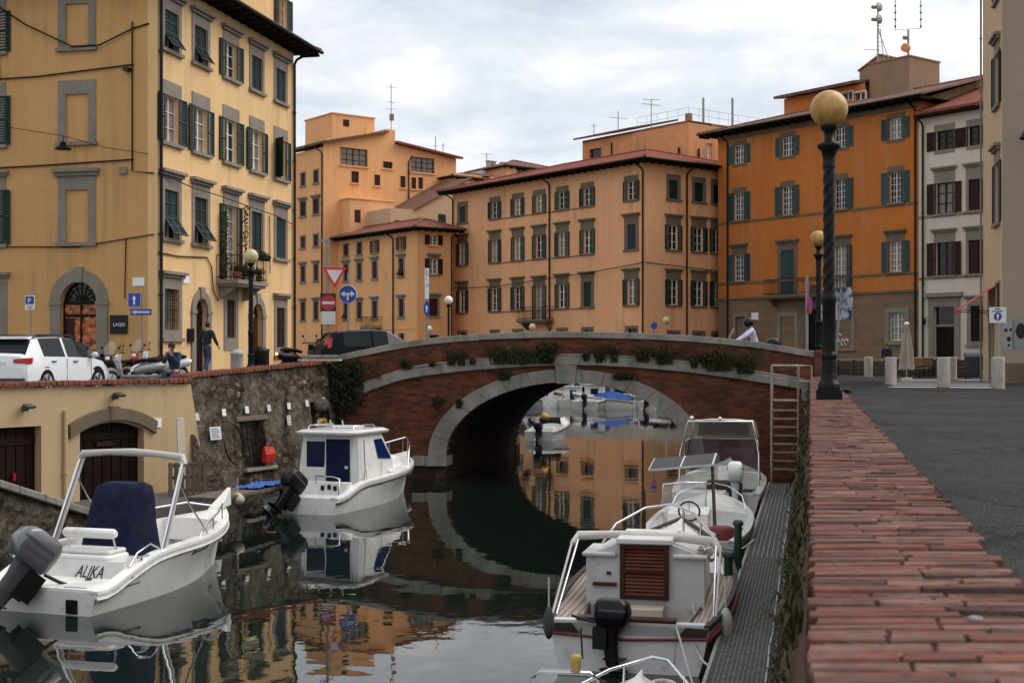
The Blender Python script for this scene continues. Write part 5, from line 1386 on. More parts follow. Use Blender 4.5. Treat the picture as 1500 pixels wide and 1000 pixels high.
def store_front():
    u = Y1 - Y0; L0 = math.hypot(u.x, u.y); EXT = 7.0; d = Vector((u.x, u.y, 0)).normalized()
    O = Vector((Y0.x, Y0.y, 0)) - d * EXT; L = L0 + EXT
    nrm = Vector((d.y, -d.x, 0)); O += nrm * .14
    root = thing('store_front', 'pale yellow quay store front with an arched boat door under the street edge', 'wall', (O.x, O.y, -2.2))
    f = Facade(root, O.x, O.y, d.x, d.y, L, -2.6, .38)
    s0, D0 = f.at(-75); s1, D1 = f.at(60.5); zt = PZ(623.5, D1)
    f.holes.append((s0, s1, -2.6, zt))
    a, Da = f.at(117); b, Db = f.at(211); zc = PZ(618, (Da + Db) / 2); zs = PZ(631, (Da + Db) / 2)
    f.holes.append((a, b, -2.6, zc))
    r = ((b - a) ** 2 / 4 + (zc - zs) ** 2) / (2 * (zc - zs)); cx, cz = (a + b) / 2, zc - r
    f.wall([m_['garage']], depth=.35)
    def arc(rad, w0, w1, n=12): return [(cx + w0 + (w1 - w0) * i / n, cz + math.sqrt(rad * rad - (w0 + (w1 - w0) * i / n) ** 2)) for i in range(n + 1)]
    mb = M(); hw = (b - a) / 2
    A = arc(r, -hw, hw)
    for p, q in zip(A[:-1], A[1:]):
        mb.quad((p[0], .004, p[1]), (q[0], .004, q[1]), (q[0], .004, zc), (p[0], .004, zc)); mb.quad((p[0], .004, p[1]), (q[0], .004, q[1]), (q[0], .35, q[1]), (p[0], .35, p[1]))
    # slanted strip where the wall runs down into the rubble
    mb.add([(L, 0, -2.6), (L, 0, .38), (L + .02, 0, .38), (L + .62, 0, -2.6)], [(0, 1, 2, 3)])
    mb.add([(L + .02, 0, .38), (L + .62, 0, -2.6), (L + .62, .5, -2.6), (L + .02, .5, .38)], [(0, 1, 2, 3)])
    f.part('wall_edge', mb, m_['garage'], fix=False)
    hm = M(); e = .28
    B0 = arc(r + .04, -hw - e, hw + e, 18); B1 = arc(r + .30, -hw - e - .02, hw + e + .02, 18)
    hm.loft([[(p[0], -.08, p[1]), (q[0], -.08, q[1]), (q[0], 0, q[1]), (p[0], 0, p[1])] for p, q in zip(B0, B1)])
    hm.box(cx - .13, cx + .13, -.1, 0, cz + r + .04, cz + r + .34)
    f.part('hood_mould', hm, m_['serena_dk'], bev=.01)
    def leaf(x0, x1, z0, z1, name):
        mb = M().box(x0, x1, .22, .3, z0, z1); n = max(3, int((x1 - x0) / .22))
        for i in range(n): mb.box(x0 + (x1 - x0) * i / n + .012, x0 + (x1 - x0) * (i + 1) / n - .012, .19, .22, z0, z1)
        for z in (z0 + .3, z1 - .3): mb.box(x0 + .02, x1 - .02, .165, .19, z - .07, z + .07)
        return f.part(name, mb, m_['door'], bev=.004)
    o = leaf(s0, s1, -2.6, zt, 'garage_door')
    part('handle', M().box(s1 - .55, s1 - .5, .12, .17, -1.45, -1.3), m_['taillamp'], o)
    o = leaf(a, b, -2.6, zc, 'arched_door')
    part('nameplate', M().box(cx - .3, cx + .1, .14, .165, zs - .32, zs - .22), m_['brown'], o)
    for px, py in ((166, 581), (34, 598)):
        s, D = f.at(px); z = PZ(py, D)
        lm = M().box(-.05, .05, -.12, 0, -.05, .05); lm.loft([[(-.09, -.1, .05), (.09, -.1, .05), (.09, -.26, .0), (-.09, -.26, .0)], [(-.1, -.1, .1), (.1, -.1, .1), (.11, -.3, .04), (-.11, -.3, .04)]])
        f.part('wall_light', lm, m_['greyplastic'], s, z, bev=.01)
    s, D = f.at(229.5); q = f.part('number_tile', M().box(-.12, .12, -.02, 0, -.1, .1), m_['signwhite'], s, PZ(619, D))
    text('1', .15, m_['black'], q, (-.04, -.024, -.06), (R(90), 0, 0))
    drainpipe(f, f.at(94)[0], -2.4, .4, .045, 0, 'garage', -.04)
    # brick coping along the top
    cp = M(); n = 84
    for i in range(n):
        s = L * i / n; zz = .38 + rnd.uniform(-.008, .012) + .03 * s / L
        cp.box(s + .005, s + L / n - .005, -.1 + rnd.uniform(-.012, .012), .38, zz, zz + .1)
    f.part('coping', cp, m_['brick_cap'], bev=.012)
    bw = M().box(0, L, .4, .7, -2.6, .36); f.part('backing', bw, m_['garage'])
    return f
SF = store_front()
def landing():
    mb = M()
    pts = [(-18, 18), (-12.4, 21.2), (-9.2, 23.2), (-7.2, 26.2), (-6.4, 29.3), (-7.6, 30.4), (-18, 22)]
    mb.loft([[(x, y, -3.2) for x, y in pts], [(x, y, -1.98) for x, y in pts]])
    o = part('landing', mb, m_['paving'], bev=.03); o['kind'] = 'structure'
    a = PP(-60, 697, 21.5); b = PP(132, 757, 24.4)
    root = thing('ramp_wall', 'low rubble ramp wall with a sloping pale stone cap behind the open motorboat', 'wall', (a.x, a.y, a.z))
    d = Vector((b.x - a.x, b.y - a.y, 0)); L = d.length; rz = math.atan2(d.y, d.x); dz = b.z - a.z
    fm = M(); rubble_face(fm, L, 1.6, 34, 14, (), .06, 9, .3, lambda s: dz * s / L)
    part('masonry', fm, [m_['rubble']], root, rz=rz, fix=False)
    cm = M(); n = 5
    for i in range(n):
        s0, s1 = L * i / n + .008, L * (i + 1) / n - .008
        cm.loft([[(s0, -.1, dz * s0 / L), (s0, .5, dz * s0 / L), (s0, .5, dz * s0 / L + .14), (s0, -.1, dz * s0 / L + .14)], [(s1, -.1, dz * s1 / L), (s1, .5, dz * s1 / L), (s1, .5, dz * s1 / L + .14), (s1, -.1, dz * s1 / L + .14)]])
    part('cap', cm, m_['travertine'], root, rz=rz, bev=.02)
    em = M().loft([[(L, .05, -1.7 + dz), (L, .5, -1.7 + dz), (L, .5, dz), (L, .05, dz)], [(0, .05, -1.6), (0, .5, -1.6), (0, .5, 0), (0, .05, 0)]])
    part('backing', em, m_['rubble'], root, rz=rz)
    # leaning plank and pallet by the store front
    p = PP(268, 735, 28.9)
    t = tag(part('plank', M().box(-.09, .09, -.02, .02, 0, 1.62), m_['cream_cloth'], None, (p.x, p.y, -1.95), rot=(R(-5), 0, R(40)), bev=.005), 'pale upright plank leaning against the yellow store front beside the rubble wall', 'plank')
    p = PP(276, 735, 28.5)
    t = thing('pallet', 'grey wooden pallet standing on edge at the corner of the yellow store front', 'pallet', (p.x, p.y, -1.98), R(20))
    wm = simple('weathered_grey_wood', (.11, .085, .065), .9, .3, 5)
    for i in range(7): part('slat', M().box(-.42 + .12 * i, -.33 + .12 * i, -.02, .0, 0, .72), wm, t, bev=.004)
    for z in (.08, .36, .62): part('stringer', M().box(-.42, .5, .001, .05, z, z + .07), wm, t)
    # grey jetty plank with a blue tarpaulin
    a = PP(325, 722, 26.2); b = PP(398, 709, 28.2)
    d = Vector((b.x - a.x, b.y - a.y, 0)); t = thing('jetty', 'narrow grey plank jetty between the open motorboat and the cabin boat', 'jetty', (a.x, a.y, -1.78), math.atan2(d.y, d.x))
    L = d.length + .6
    part('deck', M().box(-.6, L, -.3, .45, 0, .07), wm, t, bev=.01)
    for x in (-.3, L - .4): part('pile', M().tube([(x, -.15, -1.2), (x, -.15, .0)], .07, 8), m_['antifoul'], t)
    q = (Vector((a.x, a.y, 0)) + d * .72)
    w = thing('tarpaulin', 'crumpled blue tarpaulin lying on the end of the grey jetty', 'tarpaulin', (q.x, q.y, -1.71), math.atan2(d.y, d.x))
    mb = M(); n = 14
    mb.loft([[(-.55 + 1.3 * i / n, -.3 + .55 * j / n, .03 + .1 * abs(mnoise.noise((i * .45, j * .5, 4))) + (.0)) for j in range(n + 1)] for i in range(n + 1)], 0, False, False, False, True)
    part('sheet', mb, m_['bluecanvas'], w, fix=False)
landing()

# ------------------------------------------------------------------ right quay: brick parapet, retaining wall, walkway, ladder
PZT = .443
def parapet():
    root = thing('parapet', 'low worn brick parapet along the right quay with the black lamp on it', 'wall', Q(.27, 10, 0))
    cols = [(.19, .08, .062), (.155, .07, .056), (.24, .14, .115), (.115, .063, .053), (.2, .108, .085), (.08, .047, .04)]
    mts = [wornbrick(c) for c in cols]
    rr = random.Random(4); mb = M()
    t = -1.0
    def brick(x0, x1, t0, t1, z, m):
        j = lambda s: rr.uniform(-s, s) * .7
        g = .0032; b = .007
        c = [(x0 + g + j(.004), t0 + g + j(.004)), (x1 - g + j(.004), t0 + g + j(.004)), (x1 - g + j(.004), t1 - g + j(.004)), (x0 + g + j(.004), t1 - g + j(.004))]
        mx, my = sum(p[0] for p in c) / 4, sum(p[1] for p in c) / 4
        def ring(e, zz): return [tuple(Q(mx + (p[0] - mx) * (1 - e / (x1 - x0)), my + (p[1] - my) * (1 - e / (t1 - t0)), zz + j(.004))) for p in c]
        mb.loft([ring(0, z - .07), ring(0, z - b), ring(.003, z - b * .25), ring(.009, z)], m, True, False, True, False)
    while t < 36.0:
        h = rr.uniform(.052, .068); z = PZT + rr.uniform(-.005, .004)
        w = PW + rr.uniform(-.025, .02); cut = rr.choice((.26, .265, .27, .25, .31, .2, .37)) + rr.uniform(-.03, .03)
        x0 = rr.uniform(-.012, .012)
        m1 = rr.choice((0, 0, 1, 2, 3, 4, 4, 5)); m2 = rr.choice((0, 0, 1, 2, 3, 4, 4, 5))
        k = rr.random()
        if k > .68:
            a, b = rr.uniform(.14, .2), rr.uniform(.31, .38)
            brick(x0, a, t, t + h, z, m1); brick(a, b, t, t + h, z + rr.uniform(-.004, .003), rr.randrange(6)); brick(b, w, t, t + h, z + rr.uniform(-.004, .003), m2)
        elif k < .05:
            brick(x0, cut - .06, t, t + h, z, m1); brick(cut, w, t, t + h, z + rr.uniform(-.004, .003), m2)
        elif k < .1:
            brick(x0, cut, t, t + h, z, m1); brick(cut + .01, cut + .12, t, t + h, z - .02, 3); brick(cut + .13, w, t, t + h, z, m2)
        else:
            brick(x0, cut, t, t + h, z, m1); brick(cut, w, t, t + h, z + rr.uniform(-.004, .003), m2)
        t += h
    mb.v = [tuple(Vector(v) - root.location) for v in mb.v]
    part('brick_top', mb, mts, root)
    bd = M()
    bd.loft([[Q(.015, -1, 0), Q(PW - .03, -1, 0), Q(PW - .03, -1, PZT - .009), Q(.015, -1, PZT - .009)], [Q(.015, 36, 0), Q(PW - .03, 36, 0), Q(PW - .03, 36, PZT - .009), Q(.015, 36, PZT - .009)]])
    bd.v = [tuple(Vector(v) - root.location) for v in bd.v]
    part('core', bd, simple('crumbling_mortar', (.06, .042, .034), .95, .3, 12, 0, .1, .5, 50), root)
    sd = M().quad(Q(PW - .027, -1, 0), Q(PW - .027, 36, 0), Q(PW - .027, 36, PZT - .05), Q(PW - .027, -1, PZT - .05)); sd.v = [tuple(Vector(v) - root.location) for v in sd.v]
    part('brick_side', sd, brickmat('parapet_side_brick', 'yz', (.2, .085, .06), (.1, .05, .04), (.09, .07, .055), .26, .075, .6, .3), root, fix=False)
    w = part('mortar_lump', M().lathe([(.0, .003), (.013, .005), (.017, .001), (.016, -.004)], 7, sm=False), m_['paper'], root, Q(.35, 2.82, PZT + .002) - root.location)
    # retaining wall below, leaning out towards the water
    wl = thing('retaining_wall', 'dark mossy brick retaining wall between the right walkway and the parapet', 'wall', Q(0, 10, WZ))
    mb = M(); n = 40
    rows = []
    for j, (off, z) in enumerate(((-.34, -3.0), (-.30, -1.95), (-.18, -1.0), (-.08, -.2), (.0, .38))):
        rows.append([Q(off + .03 * mnoise.noise((i * .9, j * 1.7, 2)), -1 + 37 * i / n, z) for i in range(n + 1)])
    mb.loft(rows, 0, False, False, False, True)
    mb.v = [tuple(Vector(v) - wl.location) for v in mb.v]
    part('masonry', mb, m_['brick_quay'], wl, fix=False)
    # low wall beyond the bridge carrying the second lamp
    w2 = thing('parapet', 'short low wall beyond the right end of the bridge carrying the farther lamp', 'wall', Q(.3, 44.5, 0))
    mb = M(); mb.loft([[Q(o, 36.6, z) for o, z in ((0, -3), (.75, -3), (.75, .72), (0, .72))], [Q(o, 83.8, z) for o, z in ((0, -3), (.75, -3), (.75, .42), (0, .42))]])
    mb.v = [tuple(Vector(v) - w2.location) for v in mb.v]
    part('wall', mb, m_['brick_quay'], w2)
    # hanging dry grass
    gm = M(); rr = random.Random(8)
    for i in range(900):
        t = 3.5 + 29.5 * rr.random() ** 1.35; z = rr.uniform(-1.9, .32); f = (z + 1.95) / 2.3
        off = -.3 + .3 * max(0, f) - .0
        c = Q(off, t, z)
        blades(gm, 7 if t < 16 else 5, c, (.03, .12, .05), rr.uniform(.1, .3), .01 + .0005 * t, 1.35, (0, 0, 0, 1, 2), rr.choice((1, .6, -.7, -1)), rr)
    o = part('hanging_grass', gm, [m_['dry'], m_['leaf2'], m_['leaf']], fix=False); struct(o, 'stuff')
    o['label'] = 'dry and green grass growing out of the mossy retaining wall'; o['category'] = 'grass'
parapet()
WKZ = -2.0
def walkway():
    root = thing('walkway', 'narrow grey metal grating walkway along the right quay wall above the water', 'walkway', Q(-.65, 16, WKZ))
    g = M(); rr = random.Random(2)
    def gq(off, t, z): return Q(off, t, z) - root.location
    def bar(o0, t0, o1, t1, w, h, z=WKZ, m=0):
        a, b = gq(o0, t0, z), gq(o1, t1, z); d = (b - a).normalized(); sd = Vector((-d.y, d.x, 0)) * w / 2
        g.loft([[a - sd, a + sd, a + sd - Vector((0, 0, h)), a - sd - Vector((0, 0, h))], [b - sd, b + sd, b + sd - Vector((0, 0, h)), b - sd - Vector((0, 0, h))]], m)
    t = 7.0
    while t < 31.6:
        bar(-.95, t, -.36, t, .006 if t < 20 else .016, .02); t += .05 if t < 20 else .1
    for k in range(14): bar(-.95 + .59 * k / 13, 7.0, -.95 + .59 * k / 13, 20, .005, .02, WKZ - .001)
    for k in range(9): bar(-.95 + .59 * k / 8, 20, -.95 + .59 * k / 8, 31.6, .012, .02, WKZ - .001)
    part('grating', g, m_['galv'], root, fix=False)
    g = M(); g2 = g
    for off in (-.975, -.335): bar(off, 7.0, off, 31.7, .035, .09, WKZ + .02)
    t = 7.4
    while t < 31.8:
        bar(-.96, t, -.35, t, .05, .06, WKZ - .022); t += 1.02
    part('frame', g, simple('worn_frame_steel', (.26, .25, .24), .6, .3, 9, .2), root)
    for i in range(5):
        g = M(); tt = 10 + i * 5.2
        g.tube([gq(-.42, tt, WKZ - .04), gq(-.30, tt, WKZ - .55)], .03, 6); g.tube([gq(-.9, tt, WKZ - .1), gq(-.34, tt, WKZ - .55)], .03, 6)
        part('bracket', g, m_['galv'], root)
    # pale cable and pipe clipped along the walkway's wall side
    mb = M(); pts = [Q(-.40 + .03 * mnoise.noise((i * .7, 1, 1)), 7 + i * .8, WKZ + .07 + .05 * mnoise.noise((i * .6, 5, 2))) for i in range(31)]
    mb.tube(pts, .014, 6); w = part('hose', mb, m_['alu']); tag(w, 'pale hose lying along the wall side of the metal walkway', 'hose')
    # green mooring posts at the edge
    gm = simple('green_painted_post', (.012, .055, .036), .5, .15)
    for i, (t, h, lab) in enumerate(((16.6, .5, 'nearer of two green mooring posts on the walkway edge, beside the red trimmed boat'), (18.8, .62, 'farther of two green mooring posts on the walkway edge, behind the red trimmed boat'))):
        p = Q(-1.02, t, 0)
        th = thing('mooring_post', lab, 'mooring post', (p.x, p.y, WKZ - .5), 0, 'green mooring posts')
        part('post', M().tube([(0, 0, 0), (0, 0, .5 + h)], .055, 10), gm, th); part('cap', M().lathe([(.075, 0), (.08, .03), (.06, .07), (.0, .08)], 12, (0, 0, .5 + h)), gm, th)
walkway()
def ladder():
    rusty = simple('worn_cream_steel', (.25, .21, .175), .6, .3, 6, 0, .3, 0, 40, (.14, .07, .04))
    t = 31.75
    a = Q(-.92, t, WKZ); root = thing('ladder', 'pale steel ladder with handrails rising from the walkway to the quay', 'ladder', a, CANG)
    w = .62; h = 2.0; lean = .12
    for x in (0, w):
        part('rail', M().tube([(x, .05 * 0, 0), (x, lean * .7, 1.95), (x, lean, 2.78)], .032, 8), rusty, root)
    for i in range(8):
        z = .32 + .2 * i; y = lean * .7 * z / 1.95
        part('rung', M().box(.03, w - .03, y - .03, y + .03, z - .018, z + .018), rusty, root)
    part('top_bar', M().tube([(0, lean, 2.78), (w, lean, 2.78), (w + .3, lean + .1, 2.78), (w + .3, lean + .1, 1.9)], .028, 8), rusty, root)
    part('side_bar', M().tube([(w, lean * .9, 2.4), (w + .3, lean + .1, 2.4)], .022, 8), rusty, root)
    part('mid_bar', M().tube([(0, lean * .7, 1.95), (w, lean * .7, 1.95)], .03, 8), rusty, root)
    part('bracket_plate', M().box(w + .08, w + .28, lean, lean + .04, 1.95, 2.25), m_['galv'], root)
ladder()
# ------------------------------------------------------------------ street lamps
def globemat():
    g = G('yellowed_lamp_globe')
    st = g.noise(g.mapv(g.obj, (9, 9, 1.1)), 1.0, 5, .65)
    top = g.n('ShaderNodeSeparateXYZ'); g.l(g.obj, top.inputs[0])
    col = g.mix(g.ramp(st, .4, .68), (.40, .205, .045), (.56, .36, .135))
    col = g.mix(g.ramp(g.noise(g.mapv(g.obj, (14, 14, 2)), 1, 5, .7), .62, .75), col, (.3, .17, .06))
    m = g.out(col, .38, None, 0, .4); g.b.inputs['Subsurface Weight'].default_value = .0
    return m
m_['globe'] = globemat()
m_['globe_white'] = simple('white_lamp_globe', (.78, .76, .72), .35, .03)
m_['globe_pale'] = simple('pale_yellow_lamp_globe', (.72, .58, .3), .35, .05)
def lamp():
    root = thing('street_lamp', 'tall black twisted street lamp with a yellow globe standing on the brick parapet', 'street lamp', Q(.245, 17.3, PZT), CANG)
    mb = M()
    def sq(h, z): return [(-h, -h, z), (h, -h, z), (h, h, z), (-h, h, z)]
    mb.loft([sq(.165, -.02), sq(.165, .13)]); mb.loft([sq(.14, .13), sq(.14, .16)])
    def octo(r, z): return [(r * math.cos(R(22.5 + 45 * i)), r * math.sin(R(22.5 + 45 * i)), z) for i in range(8)]
    mb.loft([octo(.155, .16), octo(.15, .2), octo(.115, .26), octo(.10, .34), octo(.098, .52), octo(.11, .55), octo(.11, .58), octo(.09, .62)])
    part('base', mb, m_['iron'], root, bev=.008)
    mb = M().lathe([(.085, .6), (.085, 1.25), (.1, 1.28), (.1, 1.33), (.085, 1.36), (.085, 1.42)], 20)
    rings = []
    N = 90
    for i in range(N + 1):
        z = 1.42 + 1.6 * i / N; tw = 9.5 * 2 * math.pi * i / N / 3
        rings.append([((.073 + .005 * math.cos(3 * (a - tw))) * math.cos(a), (.073 + .005 * math.cos(3 * (a - tw))) * math.sin(a), z) for a in [2 * math.pi * j / 24 for j in range(24)]])
    mb.loft(rings, 0, True, False, False, True)
    mb.lathe([(.08, 3.0), (.085, 3.03), (.08, 3.06), (.078, 3.12), (.1, 3.22), (.15, 3.27), (.155, 3.31), (.12, 3.33), (.075, 3.35), (.06, 3.42), (.065, 3.47), (.1, 3.5), (.115, 3.54), (.11, 3.57)], 24)
    part('column', mb, m_['iron'], root)
    part('globe', M().sphere((0, 0, 3.77), .242, 32), m_['globe'], root)
    return root
LAMP = lamp()
def lampcopy(px, D, z, sc, label, mat=None):
    c = copy_tree(LAMP); c.location = (PX(px, D), D, z); c.scale = (sc, sc, sc); tag(c, label, 'street lamp', 'black lamps with yellow globes')
    if mat:
        for o in c.children:
            if o.name.startswith('globe'):
                o.data = o.data.copy(); o.data.materials[0] = m_[mat]
    return c
LAMP['group'] = 'black lamps with yellow globes'
lampcopy(1199, 39.5, .72, 1.0, 'black street lamp with a yellow globe half hidden behind the nearest lamp post')
lampcopy(367.5, 47, .42, 1.09, 'black street lamp with a pale globe before the yellow corner building', 'globe_pale')
def thinlamp(px, D, z0, zg, r, label, mat, pole='iron'):
    t = thing('street_lamp', label, 'street lamp', (PX(px, D), D, z0), 0, 'slim lamps with small globes')
    part('pole', M().lathe([(.09, 0), (.09, .3), (.055, .34), (.045, zg - z0 - r - .15), (.08, zg - z0 - r - .1), (.09, zg - z0 - r)], 12), m_[pole], t)
    part('globe', M().sphere((0, 0, zg - z0), r, 18), m_[mat], t)
thinlamp(657, 62, .3, 3.62, .2, 'slim black lamp with a white globe before the drainpipe left of the salmon building', 'globe_white')
thinlamp(628.5, 97, 0, 3.0, .24, 'small pale globe lamp far off under the blue arrow sign', 'globe_white', 'concrete')
thinlamp(780, 94, 0, 3.1, .24, 'small globe lamp far off below the balcony of the salmon building', 'globe_pale', 'concrete')
thinlamp(976, 90, 0, 3.45, .25, 'small globe lamp far off right of the salmon building corner', 'globe_pale', 'concrete')

# ------------------------------------------------------------------ bollards, road marking, terrace
def bollard():
    t = thing('bollard', 'x', 'bollard', (0, 0, 0), 0, 'concrete bollards on the right square')
    part('post', M().lathe([(.2, -.03), (.2, .93), (.19, .97), (.17, .985), (0, .985)], 24, (0, 0, 0), 0, True), m_['concrete'], t)
    part('foot', M().lathe([(.215, -.03), (.215, .02), (.202, .024)], 24), m_['serena_dk'], t)
    return t
b0 = bollard()
for i, (px, D, lab) in enumerate(((1305, 47, 'concrete bollard with a dirty foot, left of the closed parasol'), (1272, 64, 'small far concrete bollard standing leftmost on the square'), (1382, 42.6, 'clean concrete bollard in the middle of the square before the terrace door'),
                                  (1394.5, 57, 'concrete bollard partly hidden behind the clean middle one'), (1462, 40.8, 'rightmost concrete bollard, stained brown at the bottom, under the blue arrow sign'))):
    b = b0 if i == 0 else copy_tree(b0)
    b.location = (PX(px, D), D, 0); b['label'] = lab
def crossing():
    mb = M()
    for D in (43.2, 46.2, 49.4, 53.2, 57.2):
        x0, x1 = PX(1311 if D < 50 else 1322, D), PX(1449, D)
        mb.quad((x0, D, .005), (x1, D - .9, .005), (x1, D + .05, .005), (x0, D + .95, .005))
    o = part('crossing_stripes', mb, simple('worn_white_road_paint', (.6, .58, .55), .7, .15, 3, 0, .3, 0, 40, (.25, .24, .23))); struct(o)
    o['label'] = 'white painted crossing stripes on the asphalt between the bollards'
crossing()
m_['darkwood'] = simple('dark_terrace_wood', (.035, .018, .013), .7, .3, 5)
def fence(px0, px1, D0, D1, h, label, name='terrace_fence', rails=5):
    a, b = Vector((PX(px0, D0), D0, 0)), Vector((PX(px1, D1), D1, 0)); d = b - a; L = d.length
    t = thing(name, label, 'fence', a, math.atan2(d.y, d.x))
    n = max(2, int(L / 1.4))
    for i in range(n + 1): part('post', M().box(L * i / n - .05, L * i / n + .05, -.05, .05, 0, h + .08), m_['darkwood'], t, bev=.008)
    for i in range(n):
        mb = M()
        for k in range(rails): mb.box(L * i / n + .06, L * (i + 1) / n - .06, -.02, .02, .04 + (h - .04) * k / rails, .04 + (h - .04) * (k + .96) / rails)
        part('panel', mb, m_['darkwood'], t)
    part('top_rail', M().box(-.05, L + .05, -.06, .06, h + .085, h + .12), m_['cream_cloth'], t)
    return t
fence(1228, 1300, 71, 66, .75, 'dark low fence with a pale top rail behind the far bollard', rails=4)
fence(1311, 1420, 64, 60, .85, 'dark wooden terrace fence behind the closed parasol')
def parasol():
    D = 58.0; p = Vector((PX(1328, D), D, 0))
    t = thing('parasol', 'closed cream parasol standing on the cafe terrace', 'parasol', p)
    part('pole', M().tube([(0, 0, 0), (0, 0, 2.45)], .03, 8), m_['greypipe'], t)
    n = 16; rings = []
    for z, r in ((.42, .3), (.7, .27), (1.2, .24), (1.7, .17), (2.1, .11), (2.3, .08), (2.4, .05)):
        rings.append([(r * (1 + .22 * (-1) ** i) * math.cos(2 * math.pi * i / n), r * (1 + .22 * (-1) ** i) * math.sin(2 * math.pi * i / n), z + .06 * (i % 3 == 0)) for i in range(n)])
    part('cover', M().loft(rings, 0, True, False, True, False), m_['cream_cloth'], t)
    part('cap', M().sphere((0, 0, 2.42), .12, 12, 0, (1, 1, .7)), m_['signwhite'], t)
    part('foot', M().lathe([(.25, 0), (.25, .06), (.05, .1)], 12), m_['concrete'], t)
parasol()
def chair(px, D, rz, label, mat):
    t = thing('chair', label, 'chair', (PX(px, D), D, 0), rz, 'terrace chairs')
    part('seat', M().box(-.22, .22, -.22, .22, .43, .47), m_[mat], t, bev=.01); part('backrest', M().box(-.22, .22, .19, .23, .55, .95), m_[mat], t, bev=.01)
    for x in (-.2, .2):
        part('leg', M().tube([(x, -.2, 0), (x, -.2, .43)], .018, 6), m_['iron'], t); part('leg', M().tube([(x, .22, 0), (x, .2, .43), (x, .22, .9)], .018, 6), m_['iron'], t)
m_['tanseat'] = simple('tan_wicker', (.2, .11, .05), .8, .2, 9)
chair(1350, 61.2, R(20), 'tan terrace chair in the middle of the cafe terrace', 'tanseat'); chair(1360, 62, R(160), 'second tan terrace chair facing the first on the cafe terrace', 'tanseat')
def dumpster():
    D = 58.5; p = Vector((PX(1427, D), D, 0)); t = thing('waste_bin', 'dark blue wheeled waste bin by the right corner house', 'bin', p, R(-12))
    bm_ = simple('dark_blue_bin_plastic', (.02, .03, .045), .5, .15, 5)
    part('body', M().loft([[(-.28, -.3, .08), (.28, -.3, .08), (.28, .3, .08), (-.28, .3, .08)], [(-.38, -.4, 1.0), (.38, -.4, 1.0), (.38, .4, 1.0), (-.38, .4, 1.0)]]), bm_, t, bev=.03, seg=2)
    part('lid', M().loft([[(-.41, -.44, 1.01), (.41, -.44, 1.01), (.41, .42, 1.01), (-.41, .42, 1.01)], [(-.38, -.38, 1.08), (.38, -.38, 1.08), (.38, .4, 1.16), (-.38, .4, 1.16)]]), bm_, t, bev=.02)
    for x in (-.3, .3): part('wheel', M().tube([(x - .03, .3, .09), (x + .03, .3, .09)], .09, 12), m_['rubber'], t)
dumpster()
def wheelbin():
    D = 47.5; p = Vector((PX(381, D), D, lz(PX(381, D), D))); t = thing('litter_bin', 'dark round litter bin beside the lamp before the yellow corner building', 'bin', p)
    part('body', M().lathe([(.22, .02), (.25, .1), (.27, .7), (.27, .74)], 18), m_['iron'], t); part('lid', M().lathe([(.285, .74), (.28, .8), (.2, .9), (0, .94)], 18), m_['iron'], t)
wheelbin()
def ironpost(px, D, lab):
    t = thing('bollard', lab, 'bollard', (PX(px, D), D, lz(PX(px, D), D)), 0, 'slim black posts')
    part('post', M().lathe([(.06, 0), (.06, .1), (.035, .14), (.035, .75)], 10), m_['iron'], t); part('knob', M().sphere((0, 0, .8), .055, 10), m_['iron'], t)
ironpost(393, 49, 'slim black street post just right of the round litter bin'); ironpost(417, 52, 'slim black street post near the far drainpipe of the yellow corner building')
def stonepost():
    D = 46; t = thing('bollard', 'fat pale stone post with a rounded top by the walking man', 'bollard', (PX(347, D), D, lz(PX(347, D), D)))
    part('post', M().lathe([(.24, 0), (.22, .05), (.21, .62), (.23, .64), (.23, .68), (.2, .72), (.12, .8), (0, .83)], 20), m_['concrete'], t)
stonepost()
def bench():
    D = 37; t = thing('bench', 'long low white stone bench along the left quay street', 'bench', (PX(237, D), D, 0.02), R(-3))
    part('seat', M().box(-1.1, 1.08, -.2, .2, .38, .47), m_['travertine'], t, bev=.02)
    for x in (-.85, 0, .85): part('leg', M().box(x - .1, x + .1, -.15, .15, -.05, .38), m_['travertine'], t, bev=.01)
bench()
def planks():
    D = 35.4; p = PP(470, 531, D)
    t = thing('board', 'pale wooden board lying on the wall top at the left end of the bridge', 'board', (p.x, p.y, .88), R(-4))
    part('plank', M().box(-.6, .55, -.12, .12, 0, .045), m_['cream_cloth'], t, bev=.006); part('batten', M().box(-.5, -.42, -.14, .14, -.035, 0), m_['cream_cloth'], t)
planks()

# ------------------------------------------------------------------ road signs
def post(t, h, x=0, r=.03, mat='greypipe', z0=0): return part('post', M().tube([(x, 0.06, z0), (x, .06, h)], r, 10), m_[mat], t)
def disc(r, y0, y1, z, m=0, n=28, mb=None):
    mb = mb or M(); return mb.extr([(r * math.cos(2 * math.pi * i / n), z + r * math.sin(2 * math.pi * i / n)) for i in range(n)], y0, y1, m)
def arrow(mb, x, z, L, w, ang, y0=-.02, y1=-.014, head=.42, hw=2.4, m=0):
    """flat arrow from (x, z) of length L towards ang in the sign plane"""
    hl = L * head
    pts = [(-w / 2, 0), (w / 2, 0), (w / 2, L - hl), (w * hw / 2, L - hl), (0, L), (-w * hw / 2, L - hl), (-w / 2, L - hl)]
    c, s = math.cos(ang), math.sin(ang)
    return mb.extr([(x + px * c + pz * s, z - px * s + pz * c) for px, pz in pts], y0, y1, m)
def tri(r, z): return [(0, z - r), (r * .87, z + r * .5), (-r * .87, z + r * .5)]
